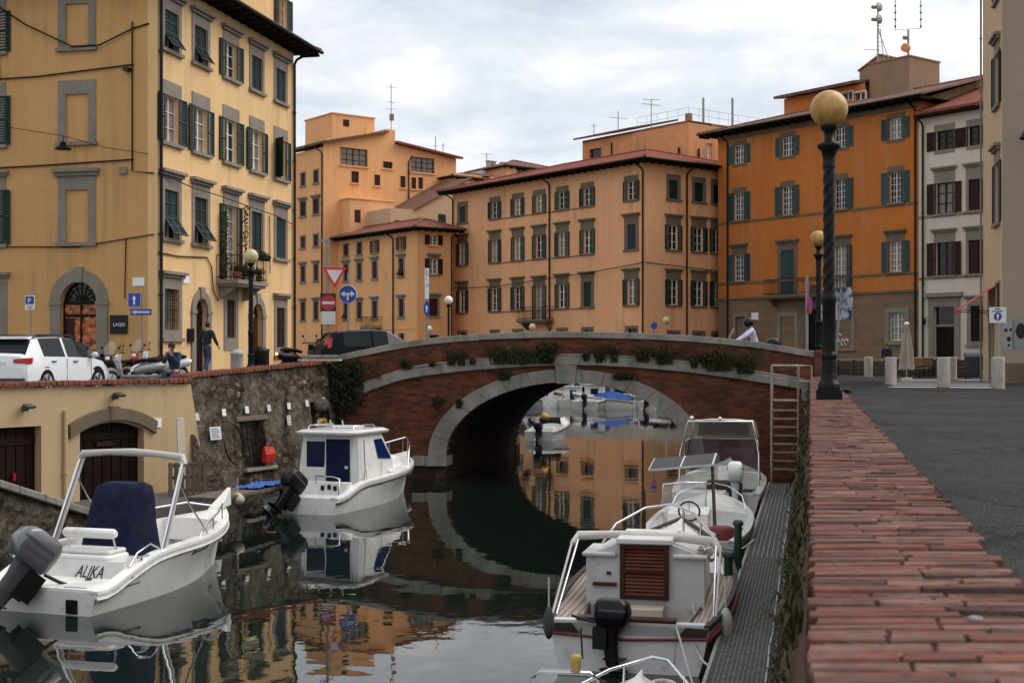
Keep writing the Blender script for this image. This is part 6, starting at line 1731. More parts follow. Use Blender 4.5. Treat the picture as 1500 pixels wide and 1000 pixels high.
def signs_left():
    D = 42.5; g0 = .42
    t = thing('road_sign', 'yield triangle and no entry sign on one grey post behind the bridge pedestal', 'road sign', (PX(481, D), D, g0), R(4))
    K = D / F; zz = lambda py: PZ(py, D) - g0
    post(t, zz(350), -.02, .05)
    ox = PX(490, D) - PX(481, D)
    z = zz(402); mb = M().extr([(x + ox, q) for x, q in tri(.44, z)], -.03, -.005); o = part('yield_sign', mb, m_['signred'], t, bev=.01)
    part('sign_face', M().extr([(x + ox, q) for x, q in tri(.29, z)], -.036, -.031), m_['signwhite'], o)
    z = zz(443.5); o = part('no_entry_sign', disc(.245, -.03, -.005, z), m_['signred'], t)
    part('white_bar', M().box(-.19, .19, -.036, -.0305, z - .045, z + .045), m_['signwhite'], o)
    part('back_plate', M().box(-.26, .24, -.0, .02, z - .3, z + .3), m_['darkwood'], t)
    part('blank_plate', M().box(-.22, .22, -.03, -.005, zz(475), zz(456)), m_['signwhite'], t, bev=.005)
    part('bracket_arm', M().box(-.3, .0, .02, .1, zz(354), zz(350)), m_['greypipe'], t)
    D = 43.0
    t = thing('road_sign', 'round blue sign with a split white arrow on a thin grey post', 'road sign', (PX(509.5, D), D, g0), R(2))
    zz = lambda py: PZ(py, D) - g0
    post(t, zz(400), 0, .032)
    z = zz(431); o = part('sign_disc', disc(.285, -.03, -.005, z), m_['signblue'], t)
    part('rim', M().tube([(.285 * math.cos(a), -.02, z + .285 * math.sin(a)) for a in [2 * math.pi * i / 28 for i in range(28)]], .012, 6, closed=True), m_['signwhite'], o)
    mb = M().box(-.03, .03, -.036, -.031, z - .2, z - .01); mb.box(-.12, .12, -.0365, -.0312, z - .02, z + .045)
    mb.extr([(.1, z - .09), (.24, z + .01), (.1, z + .11)], -.036, -.031); mb.extr([(-.1, z - .09), (-.1, z + .11), (-.24, z + .01)], -.036, -.031)
    part('arrow', mb, m_['signwhite'], o)
    # square signs by the yellow building
    D = 46.0; g = lz(PX(207, D), D); zz = lambda py: PZ(py, D) - g
    t = thing('road_sign', 'square blue sign with a white up arrow above a narrow blue one way plate', 'road sign', (PX(207, D), D, g), R(-3))
    post(t, zz(428), 0, .03)
    x0, x1 = PX(188, D) - PX(207, D), PX(205.5, D) - PX(207, D)
    o = part('up_arrow_sign', M().box(x0, x1, -.03, -.005, zz(448.5), zz(429.5)), m_['signblue'], t, bev=.006)
    part('arrow', arrow(M(), (x0 + x1) / 2, zz(446), .32, .055, 0, -.036, -.031), m_['signwhite'], o)
    x0, x1 = PX(191, D) - PX(207, D), PX(222.5, D) - PX(207, D)
    o = part('one_way_sign', M().box(x0, x1, -.035, -.005, zz(461.5), zz(452.5)), m_['signblue'], t, bev=.006)
    part('arrow', arrow(M(), x1 - .05, (zz(461.5) + zz(452.5)) / 2, .66, .075, R(-90), -.042, -.036, .25, 1.9), m_['signwhite'], o)
    D = 45.0; g = 0.05; zz = lambda py: PZ(py, D) - g
    t = thing('road_sign', 'blue parking sign with a white letter P beside the arched shop door', 'road sign', (PX(44, D), D, g), R(-3))
    post(t, zz(434), .0, .025)
    o = part('sign_plate', M().box(-.165, .165, -.03, -.005, zz(454), zz(433)), m_['signwhite'], t, bev=.006)
    part('blue_field', M().box(-.145, .145, -.034, -.0305, zz(445.5), zz(434)), m_['signblue'], o)
    text('P', .24, m_['signwhite'], o, (-.075, -.036, zz(444)), (R(90), 0, 0), .002)
    mb = M()
    for k in range(2): mb.box(-.1, .1, -.033, -.0302, zz(448.5 + 3 * k) - .012, zz(448.5 + 3 * k) + .012)
    part('print', mb, m_['greyplastic'], o)
    D = 58.0; g = .35; zz = lambda py: PZ(py, D) - g
    t = thing('banner_sign', 'tall narrow white vertical sign with dark letters above a round blue arrow sign', 'sign', (PX(625.5, D), D, g), R(8))
    post(t, zz(393), 0, .045)
    o = part('sign_board', M().box(-.1, .08, -.04, -.0, zz(438), zz(393)), m_['signwhite'], t, bev=.008)
    for s, py in (('S', 399), ('H', 404), ('I', 411), ('O', 420)): text(s, .19, m_['signblue'], o, (-.07, -.045, zz(py)), (R(90), 0, 0), .002, name='lettering')
    z = zz(452); o = part('arrow_sign', M().extr([(.13 * math.cos(2 * math.pi * i / 24) - .02, z + .31 * math.sin(2 * math.pi * i / 24)) for i in range(24)], -.03, -.005), m_['signblue'], t)
    part('arrow', arrow(M(), -.02, z - .16, .32, .06, 0, -.036, -.031), m_['signwhite'], o)
signs_left()
def signs_right():
    D = 41.5; g = .6; zz = lambda py: PZ(py, D) - g
    t = thing('road_sign', 'grey post with a sideways red and blue no parking sign at the bridge end', 'road sign', (PX(1182.5, D), D, g))
    post(t, zz(404), 0, .05)
    z = zz(447); o = part('sign_disc', disc(.27, -.03, -.005, z), m_['signred'], t, (.07, .05, 0), rz=R(62))
    part('blue_face', disc(.21, -.035, -.031, z), m_['signblue'], o)
    part('red_bar', M().extr([(.18, z + .13), (.13, z + .18), (-.18, z - .13), (-.13, z - .18)], -.04, -.036), m_['signred'], o)
    part('side_plate', M().box(.08, .3, -.02, .02, zz(431), zz(417)), m_['darkwood'], t)
    D = 44.0; g = 0.0; zz = lambda py: PZ(py, D) - g
    t = thing('banner', 'grey and blue torn banner hung on a slanting pale pole behind the near lamp', 'banner', (PX(1221, D), D, g))
    part('pole', M().tube([(0, 0, 0), (.25, 0, zz(423))], .035, 8), m_['greypipe'], t)
    mb = M(); n = 10
    mb.loft([[(-.42 + 1.02 * i / n + .06 * (j / n), .05 + .07 * math.sin(i * .9 + j * .35), zz(470) + (zz(423) - zz(470)) * j / n + .06 * i / n) for j in range(n + 1)] for i in range(n + 1)], 0, False, False, False, True)
    c = G('printed_banner'); f = c.noise(c.obj, 2.6, 3, .6)
    bm_ = c.out(c.mix(c.ramp(f, .46, .54), (.42, .43, .46), (.03, .05, .1)), .7)
    part('cloth', mb, bm_, t, fix=False)
    D = 49.0; g = 0; zz = lambda py: PZ(py, D) - g
    t = thing('road_sign', 'white square sign with a round blue pedestrian arrow before the beige corner house', 'road sign', (PX(1461, D), D, g))
    for x in (-.0, .16): post(t, zz(455), x, .024)
    o = part('sign_plate', M().box(-.3, .32, -.03, -.005, zz(473), zz(450)), m_['signwhite'], t, bev=.006)
    z = zz(463.5); q = part('blue_disc', disc(.15, -.036, -.031, z), m_['signblue'], o)
    part('arrow', arrow(M(), 0, z - .1, .2, .05, 0, -.042, -.037), m_['signwhite'], q)
    mb = M().box(-.1, .1, -.034, -.0305, zz(452.6) - .02, zz(452.6) + .02).box(-.2, .2, -.034, -.0305, zz(456) - .02, zz(456) + .02)
    part('print', mb, m_['darkwood'], o)
    D = 80; t = thing('traffic_cone', 'x', 'bin', (0, 0, 0)) if False else None
signs_right()

# ------------------------------------------------------------------ antennas
def yagi(mb, x, z, L, n, ew, ang=0.0):
    c, s = math.cos(ang), math.sin(ang)
    mb.tube([(x - L / 2 * c, -L / 2 * s, z), (x + L / 2 * c, L / 2 * s, z)], .018, 5)
    for i in range(n):
        q = -L / 2 + L * i / (n - 1); w = ew * (1 - .4 * i / n)
        mb.tube([(x + q * c - w / 2 * s, q * s + w / 2 * c, z), (x + q * c + w / 2 * s, q * s - w / 2 * c, z)], .012, 4)
def aerial(px, D, py0, py1, label, specs):
    z0 = PZ(py0, D); t = thing('antenna', label, 'antenna', (PX(px, D), D, z0), 0, 'roof antennas')
    h = PZ(py1, D) - z0
    part('mast', M().tube([(0, 0, 0), (0, 0, h)], .035, 6), m_['greypipe'], t)
    for (py, L, n, ew, an) in specs:
        mb = M(); yagi(mb, 0, PZ(py, D) - z0, L, n, ew, an); part('aerial', mb, m_['greypipe'], t)
    return t
a = aerial(573, 123, 202, 123, 'tall roof antenna on the apricot tower block', [(128, 1.0, 4, .5, .3), (150, .7, 4, .4, .9), (160, .9, 5, .4, 0)])
part('antenna_box', M().box(-.15, .25, -.1, .1, 1.6, 2.2), m_['brown_wall'], a)
aerial(954, 106, 190, 146, 'leftmost pair of crossed aerials over the railed terrace, the taller one', [(146, 1.3, 6, .6, .2), (153.5, 1.6, 5, .7, .5)])
aerial(905.5, 107, 192, 163, 'low thin aerial on the old roof left of the railed terrace', [(173, 1.5, 5, .5, .4)])
aerial(870, 110, 197, 182, 'small stubby aerial at the left tip of the old roof', [(184, .5, 3, .3, .4)])
aerial(713, 127, 240, 224, 'aerial on the cluttered grey roof terrace', [(226, 1.0, 4, .5, .3)])
aerial(638, 122, 222, 200, 'thin mast on the red roof above the wide studio window, the left one', [(214, .5, 3, .3, .4)])
aerial(649, 122, 226, 210, 'thin mast on the red roof above the wide studio window, the right one', [(213, .4, 3, .3, .4)])
def comms():
    p = ROOFB; D = p.y; z0 = 22.4
    D = 93.0
    t = thing('antenna', 'tall rooftop mast with two grey dishes and step irons behind the orange palazzo', 'antenna', (PX(1286, D), D, z0 - 1.2), 0, 'rooftop radio masts')
    z = lambda py: PZ(py, D) - t.location.z
    part('mast', M().tube([(0, 0, 0), (0, 0, z(8))], .06, 8), m_['greypipe'], t)
    mb = M()
    for i in range(9): mb.tube([(-.12, 0, z(80 - 6 * i)), (.22, 0, z(80 - 6 * i))], .02, 5)
    part('step_iron', mb, m_['greypipe'], t)
    for py in (11, 29):
        part('dish', M().lathe([(0, -.1), (.2, -.07), (.33, .04), (.34, .06), (.0, .0)], 18), m_['greypipe'], t, (.02, -.1, z(py)), rot=(R(90), 0, R(35)))
        part('feed', M().tube([(-.2, -.15, z(py + 1)), (-.48, -.25, z(py + 1))], .12, 10), m_['brown_wall'], t)
    part('stay', M().tube([(0, 0, z(42)), (.95, .3, z(92))], .03, 5), m_['greypipe'], t); part('stay', M().tube([(.15, 0, z(42)), (.5, .2, z(92))], .03, 5), m_['greypipe'], t)
    mb = M(); yagi(mb, -.45, z(73), 1.0, 4, .4, .1); part('aerial', mb, m_['greypipe'], t)
    t = thing('antenna', 'rooftop mast with a wide U shaped frame and two drums behind the orange palazzo', 'antenna', (PX(1330.5, D), D, 21.5), 0, 'rooftop radio masts')
    z = lambda py: PZ(py, D) - t.location.z
    part('mast', M().tube([(0, 0, 0), (0, 0, z(44))], .08, 8), m_['greypipe'], t)
    fr = M().tube([(-.92, 0, z(-30)), (-.9, 0, z(44)), (.88, 0, z(42)), (.86, 0, z(-30))], .035, 6)
    part('frame', fr, m_['greypipe'], t)
    ins = M()
    for x in (-.91, .87):
        for k in range(7): ins.box(x - .06, x + .06, -.05, .05, z(40 - 10 * k), z(38 - 10 * k))
    part('insulator', ins, m_['iron'], t)
    part('dish', M().tube([(-.15, -.2, z(72)), (-.4, -.45, z(72))], .29, 16), m_['tower'], t); part('dish', M().tube([(-.1, -.15, z(56.5)), (-.4, -.2, z(56.5))], .14, 12), m_['brown_wall'], t)
comms()
part_ = None
# small far things in front of the salmon building
w = tag(part('round_sign', disc(.22, -.03, .03, 0), m_['signblue'], None, (PX(958, 89.0), 89.0, PZ(477, 89.0)), bev=.0), 'small round blue sign far off before the corner of the salmon building', 'road sign')
part('post', M().tube([(0, .08, -PZ(477, 89.0)), (0, .08, .3)], .05, 8), m_['greypipe'], w)
# ------------------------------------------------------------------ vehicles
def car(name, label, cat, st, loc, rz, paint, L, wheels, wr, halfw, extras=None, pitch=0.0, glass_spans=(), wind=(), rearw=()):
    """st rows: y, zbottom, zmid, zbelt, ztop, wlow, wbelt, wtop"""
    root = thing(name, label, cat, loc, rz, rot=(pitch, 0, rz))
    def ring(r):
        y, zb, zm, ze, zt, wl, wb, wt = r
        h = [(wl * .86, zb), (wl, zb + .1), (wl * 1.01, zm), (wb, ze), (wt, zt - .035), (wt * .82, zt), (0, zt + .02)]
        return [(x, y, z) for x, z in h] + [(-x, y, z) for x, z in reversed(h[:-1])]
    rings = [ring(r) for r in st]; n = len(rings[0])
    body = M(); body.v = [p for r in rings for p in r]; gl = {}
    def addf(mb, f, sm): mb.f.append(list(f)); mb.m.append(0); mb.s.append(sm)
    for i in range(len(rings) - 1):
        for j in range(n):
            f = (i * n + j, i * n + (j + 1) % n, (i + 1) * n + (j + 1) % n, (i + 1) * n + j)
            side = j in (3, n - 5 + 0) or j == 8
            top = j in (4, 5, 6, 7)
            isg = (i in glass_spans and (j == 3 or j == n - 5)) or (i in wind and j in (4, 5, 6, 7)) or (i in rearw and j in (4, 5, 6, 7))
            if isg:
                nm = 'windscreen' if i in wind and j in (4, 5, 6, 7) else ('rear_window' if i in rearw and j in (4, 5, 6, 7) else 'side_window')
                q = gl.setdefault((nm, i if nm == 'side_window' else 0, j if nm == 'side_window' else 0), M())
                q.add([body.v[k] for k in f], [(0, 1, 2, 3)], 0, True)
            else: addf(body, f, True)
    body.add(rings[0], [tuple(range(n))]); body.add(rings[-1], [tuple(range(n))])
    b = part('body', body, paint, root)
    b.modifiers.new('edge', 'EDGE_SPLIT').split_angle = R(38)
    for (nm, i, j), q in gl.items(): part(nm, q, m_['carglass'], root, fix=False)
    for y in wheels:
        for sx in (-1, 1):
            x = sx * halfw
            arch = M().extr([((wr + .075) * math.cos(a) , wr + (wr + .075) * math.sin(a)) for a in [math.pi * k / 16 - .12 for k in range(17)]] + [((wr + .0) * math.cos(math.pi), .12), (wr, .12)], 0, .16)
            T = Matrix.Translation((x + (.015 if sx > 0 else .145) - (.16 if sx > 0 else 0), y, 0)) @ Matrix.Rotation(R(90), 4, 'Z')
            arch.xform(Matrix.Translation((x + (.012 if sx > 0 else -.012 + .16), y, 0)) @ Matrix.Rotation(R(90), 4, 'Z'))
            part('wheel_arch', arch, m_['black'], root)
            w = part('wheel', M().tube([(x - sx * .2, y, wr), (x + sx * .02, y, wr)], wr, 26), m_['rubber'], root)
            rm = M().tube([(x + sx * .021, y, wr), (x + sx * .03, y, wr)], wr * .66, 20)
            part('rim', rm, m_['alu'], w)
            sp = M()
            for k in range(5):
                a = 2 * math.pi * k / 5; sp.tube([(x + sx * .03, y, wr), (x + sx * .034, y + wr * .62 * math.cos(a), wr + wr * .62 * math.sin(a))], .035, 5)
            part('spoke', sp, m_['greyplastic'], w)
    return root
def suv(label, loc, rz, paint):
    st = [(-2.2, .42, .6, .74, .78, .76, .74, .6), (-2.16, .3, .6, 1.0, 1.05, .86, .84, .7), (-2.06, .28, .62, 1.04, 1.12, .9, .87, .74), (-1.72, .26, .64, 1.05, 1.52, .91, .88, .67),
          (-1.42, .26, .64, 1.05, 1.57, .91, .89, .68), (-.35, .24, .64, 1.04, 1.6, .91, .89, .69), (-.24, .24, .64, 1.04, 1.6, .91, .89, .69), (.4, .24, .64, 1.03, 1.56, .91, .88, .67), (1.14, .24, .62, 1.01, 1.06, .91, .86, .7),
          (1.75, .26, .6, .92, .97, .9, .82, .66), (2.1, .28, .55, .76, .82, .84, .76, .6), (2.2, .36, .5, .62, .66, .76, .7, .55)]
    r = car('parked_car', label, 'car', st, loc, rz, paint, 4.4, (-1.3, 1.34), .35, .9, None, 0, (4, 6, 7), (7,), (2,))
    for sx in (-1, 1):
        part('tail_light', M().loft([[(sx * .925, -2.02, .86), (sx * .8, -2.0, .86), (sx * .8, -1.96, 1.0), (sx * .915, -1.98, 1.02)], [(sx * .89, -2.19, .85), (sx * .78, -2.1, .85), (sx * .76, -2.05, 1.0), (sx * .87, -2.17, 1.01)], [(sx * .48, -2.235, .88), (sx * .48, -2.1, .88), (sx * .48, -2.05, .98), (sx * .48, -2.215, .98)]]), m_['taillamp'], r, bev=.01)
        part('roof_rail', M().tube([(sx * .66, -1.6, 1.56), (sx * .68, -1.45, 1.64), (sx * .68, .2, 1.65), (sx * .66, .45, 1.57)], .022, 6), m_['black'], r)
        mir = part('mirror', M().sphere((sx * 1.02, .98, 1.1), .12, 12, 0, (.95, .6, .75)), paint, r)
        part('mirror_arm', M().tube([(sx * .86, 1.0, 1.02), (sx * .98, .99, 1.07)], .03, 6), m_['black'], mir)
        for y in (-.95, .15): part('door_handle', M().box(sx * .915 - .02, sx * .915 + .02, y - .11, y + .11, .9, .93), m_['black'], r, bev=.006)
        sk = M().box(sx * .9 - .025, sx * .9 + .025, -.92, .95, .26, .36); part('side_skirt', sk, m_['greyplastic'], r, bev=.01)
        dl = M()
        for y in (-.3, .98): dl.box(sx * .918 - .004, sx * .918 + .004, y - .006, y + .006, .38, 1.0)
        part('door_gap', dl, m_['black'], r)
    part('rear_bumper', M().box(-.8, .8, -2.22, -2.1, .3, .48), m_['greyplastic'], r, bev=.03)
    part('number_plate', M().box(-.26, .26, -2.2, -2.17, .8, .91), m_['signwhite'], r)
    part('sunroof', M().box(-.5, .5, -1.2, .25, 1.615, 1.63), m_['carglass'], r, bev=.01)
    part('roof_spoiler', M().loft([[(-.62, -1.72, 1.53), (.62, -1.72, 1.53), (.62, -1.5, 1.57), (-.62, -1.5, 1.57)], [(-.58, -1.9, 1.52), (.58, -1.9, 1.52), (.6, -1.5, 1.6), (-.6, -1.5, 1.6)]]), paint, r, bev=.01)
    return r
D0 = 35.5; fx, fy = math.sin(-CANG), math.cos(-CANG)
cx, cy = PX(44, D0) + fx * 2.1 - fy * .9, D0 + fy * 2.1 + fx * .9
suv('white compact suv with black roof rails parked by the left quay wall', (cx, cy, -.05), CANG, m_['carwhite'])
def hatch(name, label, loc, rz, paint, pitch=0):
    st = [(-1.9, .42, .55, .68, .72, .72, .7, .55), (-1.87, .3, .55, .9, .95, .8, .77, .64), (-1.8, .28, .56, .93, 1.0, .82, .79, .68), (-1.5, .26, .58, .94, 1.36, .83, .8, .6), (-1.2, .24, .58, .94, 1.41, .83, .8, .61),
          (-.35, .22, .58, .93, 1.44, .83, .8, .62), (-.27, .22, .58, .93, 1.44, .83, .8, .62), (.2, .22, .58, .92, 1.4, .83, .8, .6), (1.05, .22, .56, .9, .93, .83, .77, .64), (1.55, .24, .54, .78, .82, .81, .72, .58), (1.85, .28, .5, .64, .68, .74, .66, .5), (1.92, .36, .46, .54, .57, .66, .6, .46)]
    r = car(name, label, 'car', st, loc, rz, paint, 3.83, (-1.2, 1.22), .3, .82, None, pitch, (4, 6, 7), (7,), (2,))
    for sx in (-1, 1):
        part('tail_light', M().loft([[(sx * .84, -1.72, .9), (sx * .83, -1.62, .92), (sx * .78, -1.56, 1.22), (sx * .7, -1.66, 1.2)], [(sx * .66, -1.86, .86), (sx * .66, -1.78, .86), (sx * .62, -1.6, 1.2), (sx * .62, -1.7, 1.2)]]), m_['taillamp'], r, bev=.01)
        m2 = part('mirror', M().sphere((sx * .93, .72, .98), .1, 12, 0, (.95, .6, .75)), paint, r)
        for y in (-.85, .0): part('door_handle', M().box(sx * .835 - .02, sx * .835 + .02, y - .09, y + .09, .8, .825), m_['black'], r)
        dl = M()
        for y in (-.31, .85): dl.box(sx * .842 - .004, sx * .842 + .004, y - .005, y + .005, .32, .92)
        part('door_gap', dl, m_['rubber'], r)
    part('number_plate', M().box(-.26, .26, -1.9, -1.87, .6, .71), m_['signwhite'], r)
    part('rear_wiper', M().tube([(0, -1.86, .98), (.32, -1.72, 1.12)], .012, 5), m_['rubber'], r)
    return r
h = R(-68); D1 = 40.3; fx, fy = -math.sin(h), math.cos(h)
c = Vector((PX(476, D1), D1)) + Vector((fx, fy)) * 1.85 + Vector((-fy, fx)) * .83
hatch('parked_car', 'black hatchback driving up onto the left end of the bridge', (c.x, c.y, .4), h, m_['carblack'], R(1.5))
hatch('parked_car', 'dark car standing behind the white suv before the arched shop door', (PX(95, 43.5), 43.5, .06), CANG - R(8), m_['carblack'])
def scooter(label, loc, rz, col, screen=True, tail=None, group='scooters parked by the yellow building', topcase=False):
    t = thing('scooter', label, 'scooter', loc, rz, group)
    for y, nm in ((-.62, 'wheel'), (.66, 'wheel')):
        w = part(nm, M().tube([(.055 * math.cos(a) * 0 + 0, y + .2 * math.cos(a), .25 + .2 * math.sin(a)) for a in [2 * math.pi * k / 20 for k in range(20)]], .055, 8, closed=True), m_['rubber'], t)
        part('rim', M().tube([(-.03, y, .25), (.03, y, .25)], .15, 14), m_['alu'], w)
    def oval(y, z, w, h): return [(w * math.cos(2 * math.pi * k / 12), y, z + h * math.sin(2 * math.pi * k / 12)) for k in range(12)]
    part('rear_body', M().loft([oval(-.95, .66, .06, .05), oval(-.85, .62, .13, .12), oval(-.55, .58, .17, .17), oval(-.2, .52, .16, .16), oval(-.02, .46, .1, .12)], 0, True, True, True, True), col, t)
    part('seat', M().loft([oval(-.78, .8, .09, .04), oval(-.6, .81, .14, .07), oval(-.2, .78, .14, .06), oval(.0, .74, .08, .04)], 0, True, True, True, True), m_['rubber'], t)
    part('floorboard', M().box(-.16, .16, -.1, .36, .28, .34), m_['black'], t, bev=.02)
    def sh(y, z, w, d): return [(-w, y, z), (0, y + d, z), (w, y, z), (w * .8, y - .05, z), (-w * .8, y - .05, z)]
    part('front_shield', M().loft([sh(.36, .3, .15, .08), sh(.42, .55, .2, .12), sh(.46, .8, .19, .12), sh(.42, .98, .12, .08)], 0, True, True, True, False), col, t, bev=.01)
    part('mudguard', M().tube([(0, .66 + .25 * math.cos(a), .25 + .25 * math.sin(a)) for a in [R(20 + 140 * k / 8) for k in range(9)]], .075, 8), col, t)
    part('fork', M().tube([(0, .66, .25), (0, .48, .75)], .035, 8), m_['black'], t)
    hb = part('handlebar', M().tube([(-.32, .34, 1.02), (-.15, .4, 1.02), (.15, .4, 1.02), (.32, .34, 1.02)], .02, 6), m_['black'], t)
    part('headlight', M().sphere((0, .5, .9), .085, 12, 0, (1, .7, .8)), m_['signwhite'], t)
    for sx in (-1, 1): part('mirror', M().tube([(sx * .2, .38, 1.03), (sx * .3, .36, 1.2)], .009, 5).sphere((sx * .31, .35, 1.24), .055, 10, 0, (1, .4, .75)), m_['black'], hb)
    if screen: part('windscreen', M().loft([[(-.17, .46, 1.0), (0, .52, 1.0), (.17, .46, 1.0)], [(-.2, .36, 1.25), (0, .43, 1.27), (.2, .36, 1.25)], [(-.12, .28, 1.42), (0, .33, 1.45), (.12, .28, 1.42)]], 0, False, False, False, True), glass_clear('scooter_windscreen', (.75, .75, .78), .18), t, fix=False)
    part('tail_light', M().sphere((0, -.97, .68), .05, 10, 0, (1.3, .5, .8)), tail or m_['taillamp'], t)
    if topcase: part('top_case', M().lathe([(.19, 0), (.22, .06), (.22, .17), (.19, .24), (.1, .28), (0, .29)], 16, (0, -.86, .86)), m_['black'], t)
    return t
redp = simple('red_scooter_paint', (.3, .02, .02), .3, .1, 3); silv = simple('silver_scooter_paint', (.35, .36, .38), .35, .1, 3, .4)
def sc(px, D, lab, rz, col, **k): return scooter(lab, (PX(px, D), D, max(.0, lz(PX(px, D), D))), rz, col, **k)
sc(172, 42.0, 'black scooter with a windscreen, leftmost by the yellow building', R(160), m_['black'])
sc(196, 40.5, 'silver scooter parked between the black one and the red one', R(115), silv, screen=False)
sc(213, 43.0, 'red and black scooter with a tall clear windscreen under the blue arrow signs', R(150), redp)
sc(236, 42.2, 'white scooter with a black seat just left of the seated person', R(105), m_['carwhite'], screen=False)
glow = G('lit_tail_lamp'); gm_ = glow.out((.6, .1, .02), .3); glow.b.inputs['Emission Color'].default_value = (1, .25, .04, 1); glow.b.inputs['Emission Strength'].default_value = 6.0
sc(441, 41.2, 'motor scooter with a glowing amber tail lamp behind the black hatchback', R(-40), m_['black'], tail=gm_, group='scooters in traffic')

# ------------------------------------------------------------------ people
def skinmesh(name, nodes, edges, mat, parent, root=0, lv=2):
    """nodes: (co, rx, ry)"""
    me = bpy.data.meshes.new(name); me.from_pydata([n[0] for n in nodes], edges, []); me.update()
    o = link(name, me, parent); me.materials.append(mat)
    md = o.modifiers.new('skin', 'SKIN'); md.use_smooth_shade = True; md.branch_smoothing = .3
    sv = me.skin_vertices[0].data if me.skin_vertices else None
    if sv is None:
        bpy.context.view_layer.objects.active = o; bpy.ops.mesh.customdata_skin_add(); sv = me.skin_vertices[0].data
    for i, n in enumerate(nodes): sv[i].radius = (n[1], n[2]); sv[i].use_root = (i == root)
    s = o.modifiers.new('sub', 'SUBSURF'); s.levels = s.render_levels = lv
    return o
def person(label, loc, rz, J, top, legs, hairm='hair', group=None, helmet=False, shoes='black'):
    """J: joint name -> local point (x right, y forward, z up); clothing is drawn over one continuous body"""
    t = thing('person', label, 'person', loc, rz, group)
    V = Vector; J = {k: V(v) for k, v in J.items()}
    nodes, edges, idx = [], [], {}
    def nd(k, co, rx, ry=None): idx[k] = len(nodes); nodes.append((tuple(co), rx, ry or rx)); return idx[k]
    def ed(a, b): edges.append((idx[a], idx[b]))
    nd('pel', J['pel'], .13, .1); nd('waist', J['pel'].lerp(J['chest'], .5), .115, .09); nd('chest', J['chest'], .14, .1); nd('neck', J['neck'], .05); nd('jaw', J['neck'].lerp(J['head'], .5), .062); nd('head', J['head'], .085, .09); nd('crown', J['head'] + (J['head'] - J['neck']) * .45, .06)
    for a, b in (('pel', 'waist'), ('waist', 'chest'), ('chest', 'neck'), ('neck', 'jaw'), ('jaw', 'head'), ('head', 'crown')): ed(a, b)
    fw = J.get('face', V((0, 1, 0)))
    nd('nose', J['head'] - V((0, 0, .025)) + fw * .105, .018); ed('head', 'nose')
    for s in 'lr':
        nd('sh' + s, J['sh' + s], .06); nd('el' + s, J['el' + s], .042); nd('wr' + s, J['wr' + s], .028); ed('chest', 'sh' + s); ed('sh' + s, 'el' + s); ed('el' + s, 'wr' + s)
        d = (J['wr' + s] - J['el' + s]).normalized(); side = d.cross(V((0, 0, 1)));
        if side.length < .2: side = d.cross(V((0, 1, 0)))
        side.normalize(); up = side.cross(d)
        nd('pa' + s, J['wr' + s] + d * .07, .034, .018); ed('wr' + s, 'pa' + s)
        for k, (o_, l) in enumerate(((-.03, .06), (-.01, .075), (.011, .07), (.031, .052))):
            b = J['wr' + s] + d * .095 + up * o_
            nd(f'f{k}a' + s, b, .0095); nd(f'f{k}b' + s, b + d * l * .6 + side * .012, .009); nd(f'f{k}c' + s, b + d * l * .9 + side * .034, .008)
            ed('pa' + s, f'f{k}a' + s); ed(f'f{k}a' + s, f'f{k}b' + s); ed(f'f{k}b' + s, f'f{k}c' + s)
        nd('t1' + s, J['wr' + s] + d * .04 - up * .035 + side * .012, .012); nd('t2' + s, J['wr' + s] + d * .085 - up * .055 + side * .03, .01); ed('wr' + s, 't1' + s); ed('t1' + s, 't2' + s)
        nd('hp' + s, J['hp' + s], .095); nd('kn' + s, J['kn' + s], .062); nd('an' + s, J['an' + s], .042); nd('to' + s, J['to' + s], .035)
        ed('pel', 'hp' + s); ed('hp' + s, 'kn' + s); ed('kn' + s, 'an' + s); ed('an' + s, 'to' + s)
    skinmesh('body', nodes, edges, m_['skin'], t, 0, 1)
    n2 = [(tuple(J['pel'] - (J['chest'] - J['pel']) * .12), .165, .14), (tuple(J['pel'].lerp(J['chest'], .5)), .155, .125), (tuple(J['chest']), .175, .13), (tuple(J['neck'] - V((0, 0, .03))), .075, .07)]; e2 = [(0, 1), (1, 2), (2, 3)]
    for s in 'lr':
        k = len(n2); n2 += [(tuple(J['sh' + s]), .08, .08), (tuple(J['el' + s]), .062, .062), (tuple(J['wr' + s]), .045, .045)]; e2 += [(2, k), (k, k + 1), (k + 1, k + 2)]
    skinmesh('jacket', n2, e2, top, t)
    n3 = [(tuple(J['pel'] + V((0, 0, .0))), .135, .11), (tuple(J['pel'].lerp(J['chest'], .35)), .125, .105)]; e3 = [(0, 1)]
    for s in 'lr':
        k = len(n3); n3 += [(tuple(J['hp' + s] - V((0, 0, .06)) if J['kn' + s].z < .65 else J['hp' + s]), .092, .092), (tuple(J['kn' + s]), .078, .078), (tuple(J['an' + s]), .058, .058)]; e3 += [(0, k), (k, k + 1), (k + 1, k + 2)]
    skinmesh('trousers', n3, e3, legs, t)
    for s in 'lr':
        d = J['to' + s] - J['an' + s]
        skinmesh('shoe', [(tuple(J['an' + s] + V((0, 0, -.02))), .055, .05), (tuple(J['an' + s] + d * .6 + V((0, 0, -.012))), .05, .042), (tuple(J['to' + s] + d * .15), .042, .03)], [(0, 1), (1, 2)], m_[shoes] if s == 'l' or shoes != 'black' else m_[shoes], t, 0, 1)
    up = (J['head'] - J['neck']).normalized()
